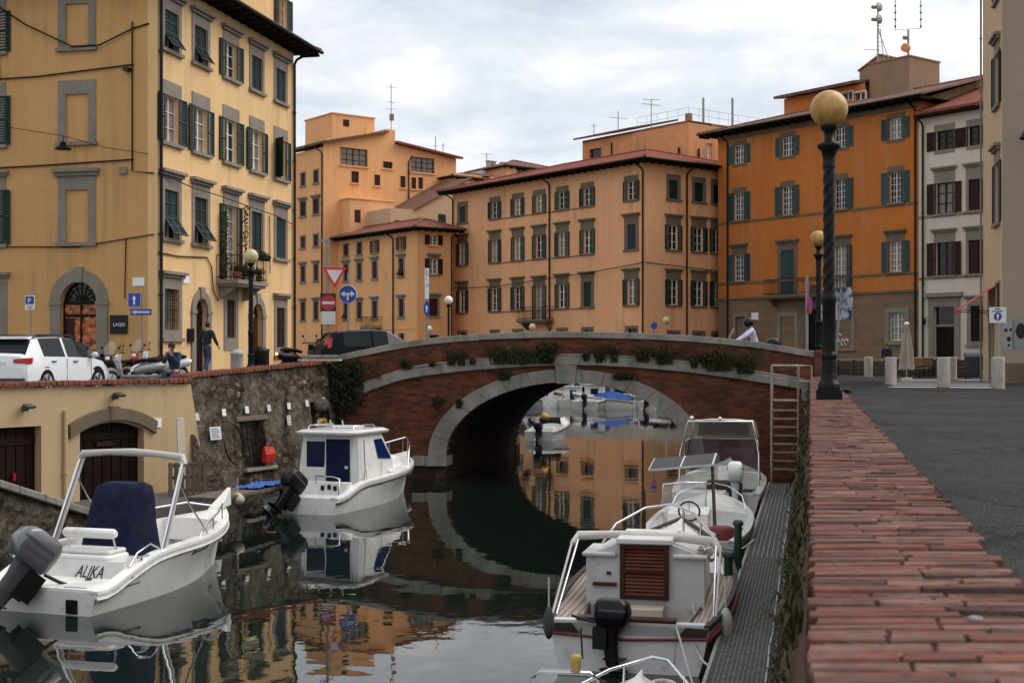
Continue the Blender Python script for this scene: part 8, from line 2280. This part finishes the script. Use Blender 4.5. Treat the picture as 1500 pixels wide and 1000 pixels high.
# ---- red trimmed boat with the louvred wooden door
def boat_wood():
    c = Q(-1.9, 13.9, WZ)
    root = thing('wooden_boat', 'white boat with red trim, striped side decks and a louvred wooden cabin door', 'boat', c, CANG)
    H = Hull(5.7, 1.98, [(0, .5), (.15, .5), (.4, .55), (.7, .68), (1, .9)], .84, 2.2, .3, .25, .35, .38, .07, 26)
    g = G('striped_side_deck'); sx = g.n('ShaderNodeSeparateXYZ'); g.l(g.obj, sx.inputs[0])
    wv = g.n('ShaderNodeTexWave'); wv.bands_direction = 'X'; wv.inputs['Scale'].default_value = 5.2; wv.inputs['Distortion'].default_value = .5; wv.inputs['Detail Scale'].default_value = .3; g.l(g.obj, wv.inputs['Vector'])
    col = g.mix(g.ramp(wv.outputs['Fac'], .12, .3), (.17, .12, .1), (.4, .34, .29)); col = g.mix(g.ramp(g.noise(g.obj, 2.5, 6, .7), .45, .7), col, (.27, .2, .16))
    stripe = g.out(col, .75, None, 0, .3)
    H.build(root, [m_['gel_old'], m_['gel_old'], m_['rustline']])
    redm = simple('dark_red_trim', (.25, .02, .025), .4, .2, 4)
    rb = M()
    for s in (-1, 1): rb.tube([(s * (H.b(t) + .006), H.y(t, H.z(t)), H.z(t) - .11) for t in H.ts], .022, 6)
    rb.tube([(-H.b(0), -.015, H.z(0) - .11), (0, -.02, H.z(0) - .15), (H.b(0), -.015, H.z(0) - .11)], .016, 6)
    part('red_stripe', rb, redm, root)
    for s in (-1, 1):
        cn = M(); cn.loft([[(s * H.b(0), -.012, H.z(0) - .01), (s * H.b(0) * .98, -.012, H.z(0) - .09), (s * H.b(0) * .62, -.012, H.z(0) - .1), (s * H.b(0) * .72, -.012, H.z(0) - .0)], [(s * H.b(0), -.02, H.z(0) - .01), (s * H.b(0) * .98, -.02, H.z(0) - .09), (s * H.b(0) * .62, -.02, H.z(0) - .1), (s * H.b(0) * .72, -.02, H.z(0) - .0)]])
        part('stern_corner_band', cn, m_['darkwood'], root)
    # gunwale, sloping striped side decks, well
    cap = M(); sd = M(); cm_ = M()
    for s in (-1, 1):
        rr, r2, r3 = [], [], []
        for t in H.ts:
            b, z = H.b(t), H.z(t); y = H.y(t, z)
            rr.append([(s * (b + .014), y, z - .03), (s * (b + .014), y, z + .03), (s * max(.004, b - .045), y, z + .03), (s * max(.004, b - .045), y, z - .02)])
            r2.append([(s * max(.003, b - .045), y, z + .0), (s * max(.002, b - .17), y, z - .02), (s * max(.001, b - .33), y, z - .09)])
            if t < .36: r3.append([(s * (b - .32), y, z - .06), (s * (b - .34), y, z - .06), (s * (b - .36), y, .12), (s * (b - .34), y, .12)])
        cap.loft(rr); sd.loft(r2, 0, False, False, False, True); cm_.loft(r3)
    part('gunwale', cap, m_['darkwood'], root); part('side_deck', sd, stripe, root, fix=False); part('coaming', cm_, m_['wood'], root)
    part('stern_board', M().box(-H.b(0) + .03, H.b(0) - .03, 0, .1, .38, H.z(0) + .035), m_['gel_old'], root, bev=.01)
    part('stern_cap', M().box(-.55, .5, -.02, .14, H.z(0) + .036, H.z(0) + .07), m_['wood'], root, bev=.01)
    part('sole', M().box(-.62, .62, .1, 1.5, .08, .14), m_['cream_cloth'], root)
    slat = M()
    for i in range(7): slat.box(-.9 + .0 * i, -.62, .25 + .16 * i, .3 + .16 * i, .3, .33)
    part('grating', slat, m_['wood'], root)
    # cabin
    y0 = 1.42; w = .68
    zt = 1.17
    mb = M().loft([[(-w, y0, .13), (w, y0, .13), (w, y0, 1.02), (.3, y0, 1.15), (-.3, y0, 1.15), (-w, y0, 1.0)], [(-w * .95, 3.1, .4), (w * .95, 3.1, .4), (w * .85, 3.1, 1.02), (.25, 3.1, 1.1), (-.25, 3.1, 1.1), (-w * .85, 3.1, 1.02)], [(-.4, 4.1, .6), (.4, 4.1, .6), (.34, 4.1, .84), (.15, 4.1, .87), (-.15, 4.1, .87), (-.34, 4.1, .84)]])
    part('cabin', mb, m_['gel_old'], root, bev=.015)
    for xa, xb in ((-w - .04, -.325), (.325, w + .04)): part('roof_edge', M().box(xa, xb, y0 - .07, y0 + .7, 1.0, 1.045), m_['gel_old'], root, bev=.012)
    part('sliding_hatch', M().box(-.32, .32, y0 - .1, y0 + .8, 1.155, 1.22), m_['gel_old'], root, bev=.012)
    dx0, dx1, dz0, dz1 = -.28, .28, .52, 1.15
    d = M(); f_ = .05
    d.box(dx0, dx0 + f_, y0 - .06, y0 - .005, dz0, dz1); d.box(dx1 - f_, dx1, y0 - .06, y0 - .005, dz0, dz1)
    d.box(dx0 + f_, dx1 - f_, y0 - .058, y0 - .005, dz0, dz0 + f_); d.box(dx0 + f_, dx1 - f_, y0 - .058, y0 - .005, dz1 - f_, dz1); d.box(dx0 + f_, dx1 - f_, y0 - .056, y0 - .005, .82, .86)
    o = part('door', d, m_['wood'], root)
    lv = M()
    for a, b_ in ((dz0 + f_, .82), (.86, dz1 - f_)):
        k = 6
        for i in range(k):
            z = a + (b_ - a) * i / k; e = (b_ - a) / k
            lv.loft([[(dx0 + f_, y0 - .045, z), (dx1 - f_, y0 - .045, z), (dx1 - f_, y0 - .015, z + e), (dx0 + f_, y0 - .015, z + e)], [(dx0 + f_, y0 - .04, z), (dx1 - f_, y0 - .04, z), (dx1 - f_, y0 - .01, z + e), (dx0 + f_, y0 - .01, z + e)]])
    part('louvre', lv, simple('bright_louvre_wood', (.115, .026, .01), .35, .25, 6, 0, .3), o)
    part('step_box', M().box(-.24, .24, y0 - .3, y0 - .005, .14, .46), m_['cream_cloth'], root, bev=.01)
    part('handle', M().box(-.6, -.32, y0 - .06, y0, .66, .7), m_['wood'], root, bev=.006); part('handle', M().box(-.58, -.36, y0 - .07, y0, .42, .45), m_['darkwood'], root, bev=.006)
    part('switch', M().box(-.44, -.39, y0 - .03, y0, .79, .82), m_['black'], root)
    part('thwart', M().box(-.75, .3, .14, .34, .36, .4), m_['gel_old'], root, bev=.01)
    # folded bimini: canvas roll over the cabin and poles down to the quarters
    pts = [(-.86, 1.5, 1.12), (-.8, 1.62, 1.2), (-.4, 1.66, 1.22), (0, 1.67, 1.215), (.4, 1.66, 1.2), (.78, 1.62, 1.17), (.86, 1.48, 1.06)]
    part('bimini_roll', M().tube(pts, [.035, .055, .045, .055, .05, .06, .04], 10), m_['whitecanvas'], root)
    for s, y in ((-1, .3), (1, .5)):
        part('bimini_pole', M().tube([(s * .87, y, .5), (s * .86, 1.5, 1.14)], .014, 7), m_['whitecanvas'], root); part('bimini_pole', M().tube([(s * .84, y + .1, .5), (s * .8, 1.56, 1.16)], .014, 7), m_['steel'], root)
    nb = M(); r4 = random.Random(6)
    leaves(nb, 50, (.7, 1.5, 1.06), (.12, .12, .1), .05, (0,), r4); part('net_bundle', nb, m_['rope'], root, fix=False)
    # bow hoop and stanchions
    hoop = [(-.74, 3.0, .62), (-.74, 3.05, .92), (-.62, 3.4, 1.12), (-.3, 3.9, 1.28), (.05, 4.1, 1.32), (.35, 3.95, 1.22), (.62, 3.5, 1.0), (.74, 3.1, .82), (.75, 3.0, .55)]
    part('bow_hoop', M().tube(hoop, .017, 8), m_['steel'], root)
    for x, y, z in ((.2, 4.05, 1.28), (.45, 3.8, 1.14)): part('stanchion', M().tube([(x, y, .75), (x, y, z)], .013, 6), m_['steel'], root)
    H.deck(root, .52, 1.0, m_['gel_old'], .05, drop=.05)
    # ropes lying on deck
    part('deck_rope', M().tube([(.55, 1.3, .5), (.62, 1.0, .42), (.5, .7, .38), (.3, .4, .4), (.2, .15, .53)], .012, 6), m_['rope'], root)
    outboard(root, (-.31, -.08, .44), .57, 0, m_['black'], m_['black'], rz=R(84))
    return root
boat_wood()
# ---- white boat with steering wheel beyond it
def boat_wheel():
    root = thing('motorboat', 'white open boat with a black steering wheel and a solar panel on a pole', 'boat', Q(-1.85, 20.2, WZ), CANG)
    H = Hull(5.6, 1.72, [(0, .5), (.4, .5), (.75, .56), (1, .66)], .8, 3.2, .25, .15, .3, .35, .09, 22)
    H.build(root, [m_['gel_old'], m_['antifoul'], m_['antifoul']], None, ('darkwood', .02))
    H.inner(root, .03, .6, .15, m_['gel_old']); H.deck(root, .56, 1.0, m_['gel'], .08)
    part('console', M().loft([[(-.5, 1.5, .15), (.2, 1.5, .15), (.2, 2.0, .15), (-.5, 2.0, .15)], [(-.48, 1.62, .72), (.18, 1.62, .72), (.18, 2.0, .8), (-.48, 2.0, .8)]]), m_['gel'], root, bev=.02)
    wl = part('steering_wheel', M().tube([(-.12 + .17 * math.cos(a), 1.52 - .05 * math.sin(a), .78 + .16 * math.sin(a)) for a in [2 * math.pi * i / 20 for i in range(20)]], .016, 6, closed=True), m_['black'], root)
    sp = M()
    for k in range(3):
        a = R(90 + 120 * k); sp.tube([(-.12, 1.54, .78), (-.12 + .17 * math.cos(a), 1.52, .78 + .16 * math.sin(a))], .01, 5)
    part('spoke', sp, m_['steel'], wl)
    part('windscreen', M().loft([[(-.62, 1.95, .8), (-.3, 2.15, .8), (.1, 2.15, .8)], [(-.58, 1.85, 1.18), (-.28, 2.05, 1.2), (.12, 2.05, 1.2)]], 0, False, False, False), glass_clear('clear_windscreen', (.7, .73, .75), .35), root, fix=False)
    part('windscreen_frame', M().tube([(-.62, 1.95, .8), (-.58, 1.85, 1.18), (-.28, 2.05, 1.2), (.12, 2.05, 1.2), (.1, 2.15, .8)], .014, 6), m_['steel'], root)
    part('bench', M().box(.12, .72, 1.7, 2.1, .4, .46), m_['darkwood'], root, bev=.015); part('bench_base', M().box(.15, .7, 1.75, 2.08, .15, .4), m_['gel'], root)
    part('engine_box', M().loft([[(-.35, .4, .15), (.35, .4, .15), (.35, 1.0, .15), (-.35, 1.0, .15)], [(-.35, .4, .5), (.35, .4, .5), (.35, 1.0, .5), (-.35, 1.0, .5)], [(0, .42, .66), (.02, .42, .66), (.02, .98, .66), (0, .98, .66)]]), m_['gel'], root, bev=.01)
    part('dinghy_seat', M().lathe([(.18, 0), (.2, .05), (.2, .4), (.17, .44), (0, .46)], 14, (.42, 1.15, .15)), simple('dark_red_cushion', (.12, .015, .015), .7, .2, 4), root)
    pl = part('panel_pole', M().tube([(.28, 1.9, .2), (.15, 3.0, 1.42)], .03, 8), m_['darkwood'], root)
    T = Matrix.Translation((-.3, 3.0, 1.46)) @ Matrix.Rotation(R(8), 4, 'X') @ Matrix.Rotation(R(-6), 4, 'Y')
    sp = part('solar_panel', M().box(-.62, .5, -.4, .5, -.02, .015, 0, T), m_['alu'], root)
    sc_ = M()
    for i in range(2): sc_.box(-.6 + .55 * i, -.08 + .55 * i, -.38, .48, .0155, .02, 0, T)
    part('solar_cells', sc_, simple('dark_solar_cells', (.018, .014, .017), .4, .15, 6, 0, .15), sp)
    for s in (-1, 1): part('bow_rail', M().tube([(s * (H.b(t) - .07), H.y(t, H.z(t)), H.z(t) + h) for t, h in ((.7, .02), (.76, .2), (.9, .24), (.985, .2))], .014, 6), m_['steel'], root)
    part('green_bottle_rod', M().tube([(-.7, .2, .5), (-.7, .22, .85), (-.69, .22, 1.25)], [.035, .03, .012], 8), m_['leaf'], root)
boat_wheel()
# ---- canopied boat at the foot of the bridge
def boat_canopy():
    root = thing('motorboat', 'white boat with a cream folding canopy and white outboard by the ladder', 'boat', Q(-1.98, 27.9, WZ), CANG)
    H = Hull(4.9, 1.95, [(0, .42), (.3, .5), (.7, .58), (1, .7)], .93, 2.6, .25, .3, .4, .35, .13, 20)
    H.build(root, [m_['gel'], m_['gel_old'], m_['antifoul']], None, ('greyplastic', .016))
    H.inner(root, .04, .6, .2, m_['gel']); H.deck(root, .55, 1.0, m_['gel'], .1)
    part('stern_seat', M().box(-.8, .2, .12, .55, .2, .46), m_['gel'], root, bev=.03); part('motor_well', M().box(.25, .8, .08, .3, .2, .4), m_['gel_old'], root, bev=.02)
    part('locker', M().box(-.25, .25, .6, 1.1, .2, .62), m_['darkwood'], root, bev=.02)
    clear = glass_clear('clear_plastic_window', (.1, .07, .1), .6)
    zt = 1.88; ya, yb = 1.35, 2.6
    fr = [(-.86, 1.0, .5), (-.84, 1.1, 1.2), (-.7, ya, zt), (.7, ya, zt), (.84, 1.1, 1.2), (.86, 1.0, .5)]
    part('canopy_frame', M().tube(fr, .022, 8), m_['steel'], root); part('canopy_frame', M().tube([(-.86, 2.0, .5), (-.78, yb - .2, 1.3), (-.66, yb, zt - .04), (.66, yb, zt - .04), (.78, yb - .2, 1.3), (.86, 2.0, .5)], .018, 8), m_['steel'], root)
    part('canopy_top', M().loft([[(-.72, ya, zt), (-.3, ya, zt + .03), (.3, ya, zt + .03), (.72, ya, zt)], [(-.68, yb, zt - .04), (-.3, yb, zt), (.3, yb, zt), (.68, yb, zt - .04)]], 0, False, False, False, True), m_['cream_cloth'], root, fix=False)
    part('canopy_panel', M().quad((-.72, yb + .02, zt - .04), (.72, yb + .02, zt - .04), (.8, yb + .2, zt - .42), (-.8, yb + .2, zt - .42)), m_['cream_cloth'], root, fix=False)
    part('canopy_window', M().quad((-.55, yb - .005, zt - .1), (.55, yb - .005, zt - .1), (.6, yb + .165, zt - .4), (-.6, yb + .165, zt - .4)), clear, root, fix=False)
    part('windscreen', M().loft([[(-.8, 1.9, 1.42), (-.72, yb + .2, 1.42), (.72, yb + .2, 1.42), (.8, 1.9, 1.42)], [(-.84, 2.0, .62), (-.78, 2.95, .66), (.78, 2.95, .66), (.84, 2.0, .62)]], 0, False, False, False), clear, root, fix=False)
    part('windscreen_frame', M().tube([(-.84, 2.0, .62), (-.8, 1.9, 1.42), (-.72, yb + .2, 1.42), (.72, yb + .2, 1.42), (.8, 1.9, 1.42), (.84, 2.0, .62)], .018, 7), m_['steel'], root)
    part('console', M().box(-.1, .4, 2.1, 2.5, .2, .85), m_['gel'], root, bev=.03)
    part('deck_light', M().sphere((-.62, ya, zt + .07), .045, 10), m_['signwhite'], root); part('deck_light', M().sphere((0, ya, zt + .06), .04, 10), m_['signwhite'], root)
    part('stern_cleat', M().tube([(-.7, .15, .5), (-.55, .15, .5)], .015, 6), m_['steel'], root)
    outboard(root, (.42, -.02, .58), .85, R(-8), m_['gel'], m_['gel_old'])
boat_canopy()
# ---- nearest boat, only its bow rail and windscreen in the frame
def boat_near():
    root = thing('motorboat', 'nearest boat at the bottom edge, showing only its steel bow rail and windscreen frame', 'boat', Q(-1.4, 6.1, WZ), CANG)
    H = Hull(4.9, 1.6, [(0, .5), (.4, .52), (.8, .58), (1, .62)], .85, 2.6, .25, .2, .4, .4, .1, 20)
    H.build(root, [m_['gel_old'], m_['antifoul'], m_['antifoul']], None, ('antifoul', .02))
    H.inner(root, .05, .6, .2, m_['gel_old']); H.deck(root, .56, 1.0, m_['gel_old'], .06)
    y1 = 5.0
    pul = [(-.62, 3.3, .6), (-.5, 3.9, .74), (-.2, 4.6, .8), (.1, y1, .83), (.24, y1 - .1, .83), (.5, 4.3, .74), (.66, 3.4, .62)]
    part('bow_rail', M().tube(pul, .014, 8), m_['steel'], root)
    for x, y, z in ((-.1, 4.78, .8), (.4, 4.6, .78)): part('rail_post', M().tube([(x, y - .12, .58), (x, y, z)], .012, 6), m_['steel'], root)
    part('windscreen_frame', M().tube([(-.57, 3.3, .5), (-.57, 3.36, 1.0), (-.52, 3.38, 1.06), (-.16, 3.42, 1.05), (-.1, 3.42, 1.0), (-.08, 3.38, .62)], .018, 8), m_['steel'], root)
    part('windscreen', M().quad((-.56, 3.33, .6), (-.09, 3.38, .62), (-.11, 3.41, 1.02), (-.56, 3.37, 1.03)), glass_clear('clear_screen', (.7, .72, .72), .2), root, fix=False)
    part('navigation_light', M().lathe([(.03, 0), (.03, .03), (.04, .035), (.04, .1), (.032, .12), (0, .125)], 12, (-.26, 3.4, 1.06)), simple('yellow_light_lens', (.5, .33, .08), .3), root)
    nb = M(); r5 = random.Random(12); nb.tube([(.25 + .11 * math.cos(a * 1.0) * (1 - i * .004), 4.45 + .11 * math.sin(a), .66 + i * .0016) for i, a in enumerate([k * .5 for k in range(60)])], .018, 6)
    part('rope_coil', nb, m_['rope'], root)
    part('cleat', M().tube([(.0, 4.35, .72), (.18, 4.35, .72)], .014, 6).box(.07, .11, 4.33, 4.37, .62, .72), m_['steel'], root)
boat_near()
# ---- boats seen through the arch
def farboat(px, py, label, L, B, rz, cabin=0, tarp=None, motor=None, group='boats beyond the bridge', hullm='gel', D=None, screen=True, rails=True):
    D = D or (EZ - WZ) * F / (py - HY)
    root = thing('motorboat', label, 'boat', (PX(px, D), D, WZ), rz, group)
    H = Hull(L, B, [(0, .5), (.3, .62), (.7, .78), (1, .95)], .92, 2.5, .25, .4, .45, .4, .14, 14)
    H.build(root, [m_[hullm], m_['gel_old'], m_['antifoul']], None, ('antifoul', .025))
    H.inner(root, .06, .55, .25, m_['gel']); H.deck(root, .5, 1.0, m_['gel'], .12)
    if cabin:
        y0, y1 = L * .36, L * .62; w = B * .36; h = cabin
        part('cabin', M().loft([[(-w, y0, .4), (w, y0, .4), (w, y1 + .5, .4), (-w, y1 + .5, .4)], [(-w, y0, h * .6), (w, y0, h * .6), (w, y1 + .45, h * .6), (-w, y1 + .45, h * .6)], [(-w * .86, y0 + .1, h), (w * .86, y0 + .1, h), (w * .84, y1, h), (-w * .84, y1, h)]]), m_['gel'], root, bev=.03)
        for s in (-1, 1): part('side_window', M().poly([(s * (w * .97 + .012), y0 + .25, h * .66), (s * (w * .97 + .012), y1 + .2, h * .66), (s * (w * .88 + .014), y1 - .05, h * .92), (s * (w * .88 + .014), y0 + .3, h * .92)]), m_['bluetint'], root, fix=False)
        part('cabin_door', M().box(-w * .35, w * .35, y0 - .01, y0 + .1, .4, h * .85), m_['bluetint'], root)
        part('roof', M().box(-w, w, y0 - .15, y1 + .1, h, h + .06), m_['gel'], root, bev=.02)
    elif screen:
        part('windscreen', M().loft([[(-B * .36, L * .46, .75), (-B * .28, L * .56, .78), (B * .28, L * .56, .78), (B * .36, L * .46, .75)], [(-B * .33, L * .43, 1.15), (-B * .26, L * .52, 1.18), (B * .26, L * .52, 1.18), (B * .33, L * .43, 1.15)]], 0, False, False, False), m_['pane'], root, fix=False)
        part('seat', M().box(-B * .32, B * .32, L * .16, L * .26, .25, .72), m_['gel'], root, bev=.03)
    if tarp:
        mb = M(); rr = []
        for i in range(11):
            t = .04 + .62 * i / 10; b = H.b(t) + .03; z = H.z(t) + .03; r = .42 * math.sin(math.pi * (i + 1.5) / 13)
            rr.append([(b * k / 4, H.y(t, z), z + r * (1 - abs(k) / 4) + .03 * mnoise.noise((i * .8, k, 2))) for k in range(-4, 5)])
        mb.loft(rr, 0, False, False, False, True); part('tarpaulin_cover', mb, m_[tarp], root, fix=False)
    for s in (-1, 1) if rails else (): part('bow_rail', M().tube([(s * (H.b(t) - .1), H.y(t, H.z(t)), H.z(t) + h) for t, h in ((.6, .02), (.66, .3), (.82, .4), (.97, .45))], .022, 6), m_['steel'], root)
    if motor: outboard(root, (0, -.02, .5), .75, R(-14), m_[motor], m_['black'])
    return root
farboat(790, 646, 'small white boat with a blue covered outboard just inside the left of the arch', 3.8, 1.3, R(-16), 0, None, 'navy', rails=False).scale = (1, 1, .72)
FB = [(812, 597, 'white cabin boat lying leftmost of the row beyond the arch', 4.6, 1.8, 20, 1.45, None, None, None),
 (836, 597.5, 'white cabin boat between the leftmost boat and the one with the big black outboard', 4.8, 1.7, -8, 1.3, None, None, None),
 (857, 600, 'white motorboat with a big black outboard beyond the arch, stern towards the bridge', 5.0, 1.9, -22, 1.5, None, 'black', None),
 (879, 597, 'white cabin boat between the big black outboard and the blue tarpaulin', 4.8, 1.8, 10, 1.4, None, None, None),
 (930, 599, 'white boat under a bright blue tarpaulin beyond the arch', 3.6, 1.5, 76, 0, 'bluecanvas', None, None),
 (948, 601, 'low white boat with a dark outboard right of the blue tarpaulin boat', 3.8, 1.5, -35, 0, None, 'black', None),
 (915, 590, 'tall white cruiser behind the blue tarpaulin boat', 5.5, 2.2, 60, 1.6, None, None, 88.5),
 (850, 590, 'tall white cruiser in the second row on the left beyond the arch', 5.5, 2.2, 68, 1.75, None, None, 89.5),
 (962, 594, 'white cabin boat behind the low boat with a dark outboard beyond the arch', 4.6, 1.8, 14, 1.3, None, None, 86.5),
 (826, 594, 'white motorboat with a low screen in the second row beyond the arch, on the left', 4.8, 1.9, 50, 0, None, None, 87),
 (893, 596, 'white open boat wedged beside the blue tarpaulin boat beyond the arch', 4.2, 1.6, -30, 0, None, None, None),
 (972, 598, 'white open boat near the right foot of the arch beyond the bridge', 4.2, 1.6, 25, 0, None, None, None),
 (990, 604, 'small grey hulled boat at the right end of the row beyond the arch', 3.8, 1.5, -70, 0, None, 'black', None)]
for px, py, lab, L, B, a, cab, tp, mo, D in FB: farboat(px, py, lab, L, B, R(a), cab, tp, mo, D=D, screen=not tp, hullm='greyplastic' if 'grey hulled' in lab else 'gel', rails=cab > 1.4)
m_['yellowfloat'] = simple('yellow_buoy', (.55, .3, .03), .5)
fender(798, 610, 51.5, 'small yellow float on the boat inside the left of the arch', .3, .16, 'yellowfloat')
# ---- fenders and mooring lines
fender(804, 912, 13.75, 'dark grey fender hanging off the left stern of the red trimmed boat', .34, .055, 'greyplastic')
fender(1063, 917, 14.4, 'worn white fender between the red trimmed boat and the walkway', .4, .075, 'gel_old')
fender(559, 705, 29.8, 'white upright fender on the side of the cabin boat', .34, .07, 'gel'); fender(537, 716, 28.9, 'second, lower white fender hanging near the stern of the cabin boat', .2, .09, 'gel')
fender(596, 690, 33.0, 'round pale fender under the bow of the cabin boat', .24, .12, 'cream_cloth'); fender(348, 731, 26.3, 'long beige fender hanging from the grey jetty', .26, .14, 'cream_cloth')
rope('white mooring rope from the stern of the red trimmed boat, dropping beside its outboard', [PP(990, 916, 13.85), PP(1000, 950, 13.2), PP(1010, 985, 12.6), PP(1022, 1025, 12.2)])
rope('white mooring rope sagging from the red trimmed boat to the walkway with a knot', [PP(1008, 915, 13.9), PP(1020, 950, 13.7), PP(1032, 970, 13.5), PP(1048, 975, 13.3), PP(1057, 966, 13.3)])
rope('pale rope looped from the bow of the red trimmed boat to the walkway edge', [PP(1062, 803, 18.5), PP(1078, 806, 19.0), PP(1092, 800, 19.6), PP(1105, 790, 20.2)])
rope('thin dark mooring rope from the bow of the open motorboat to the jetty', [PP(322, 742, 21.4), PP(332, 738, 23.0), PP(345, 726, 26.3)], .01, 'darkwood')
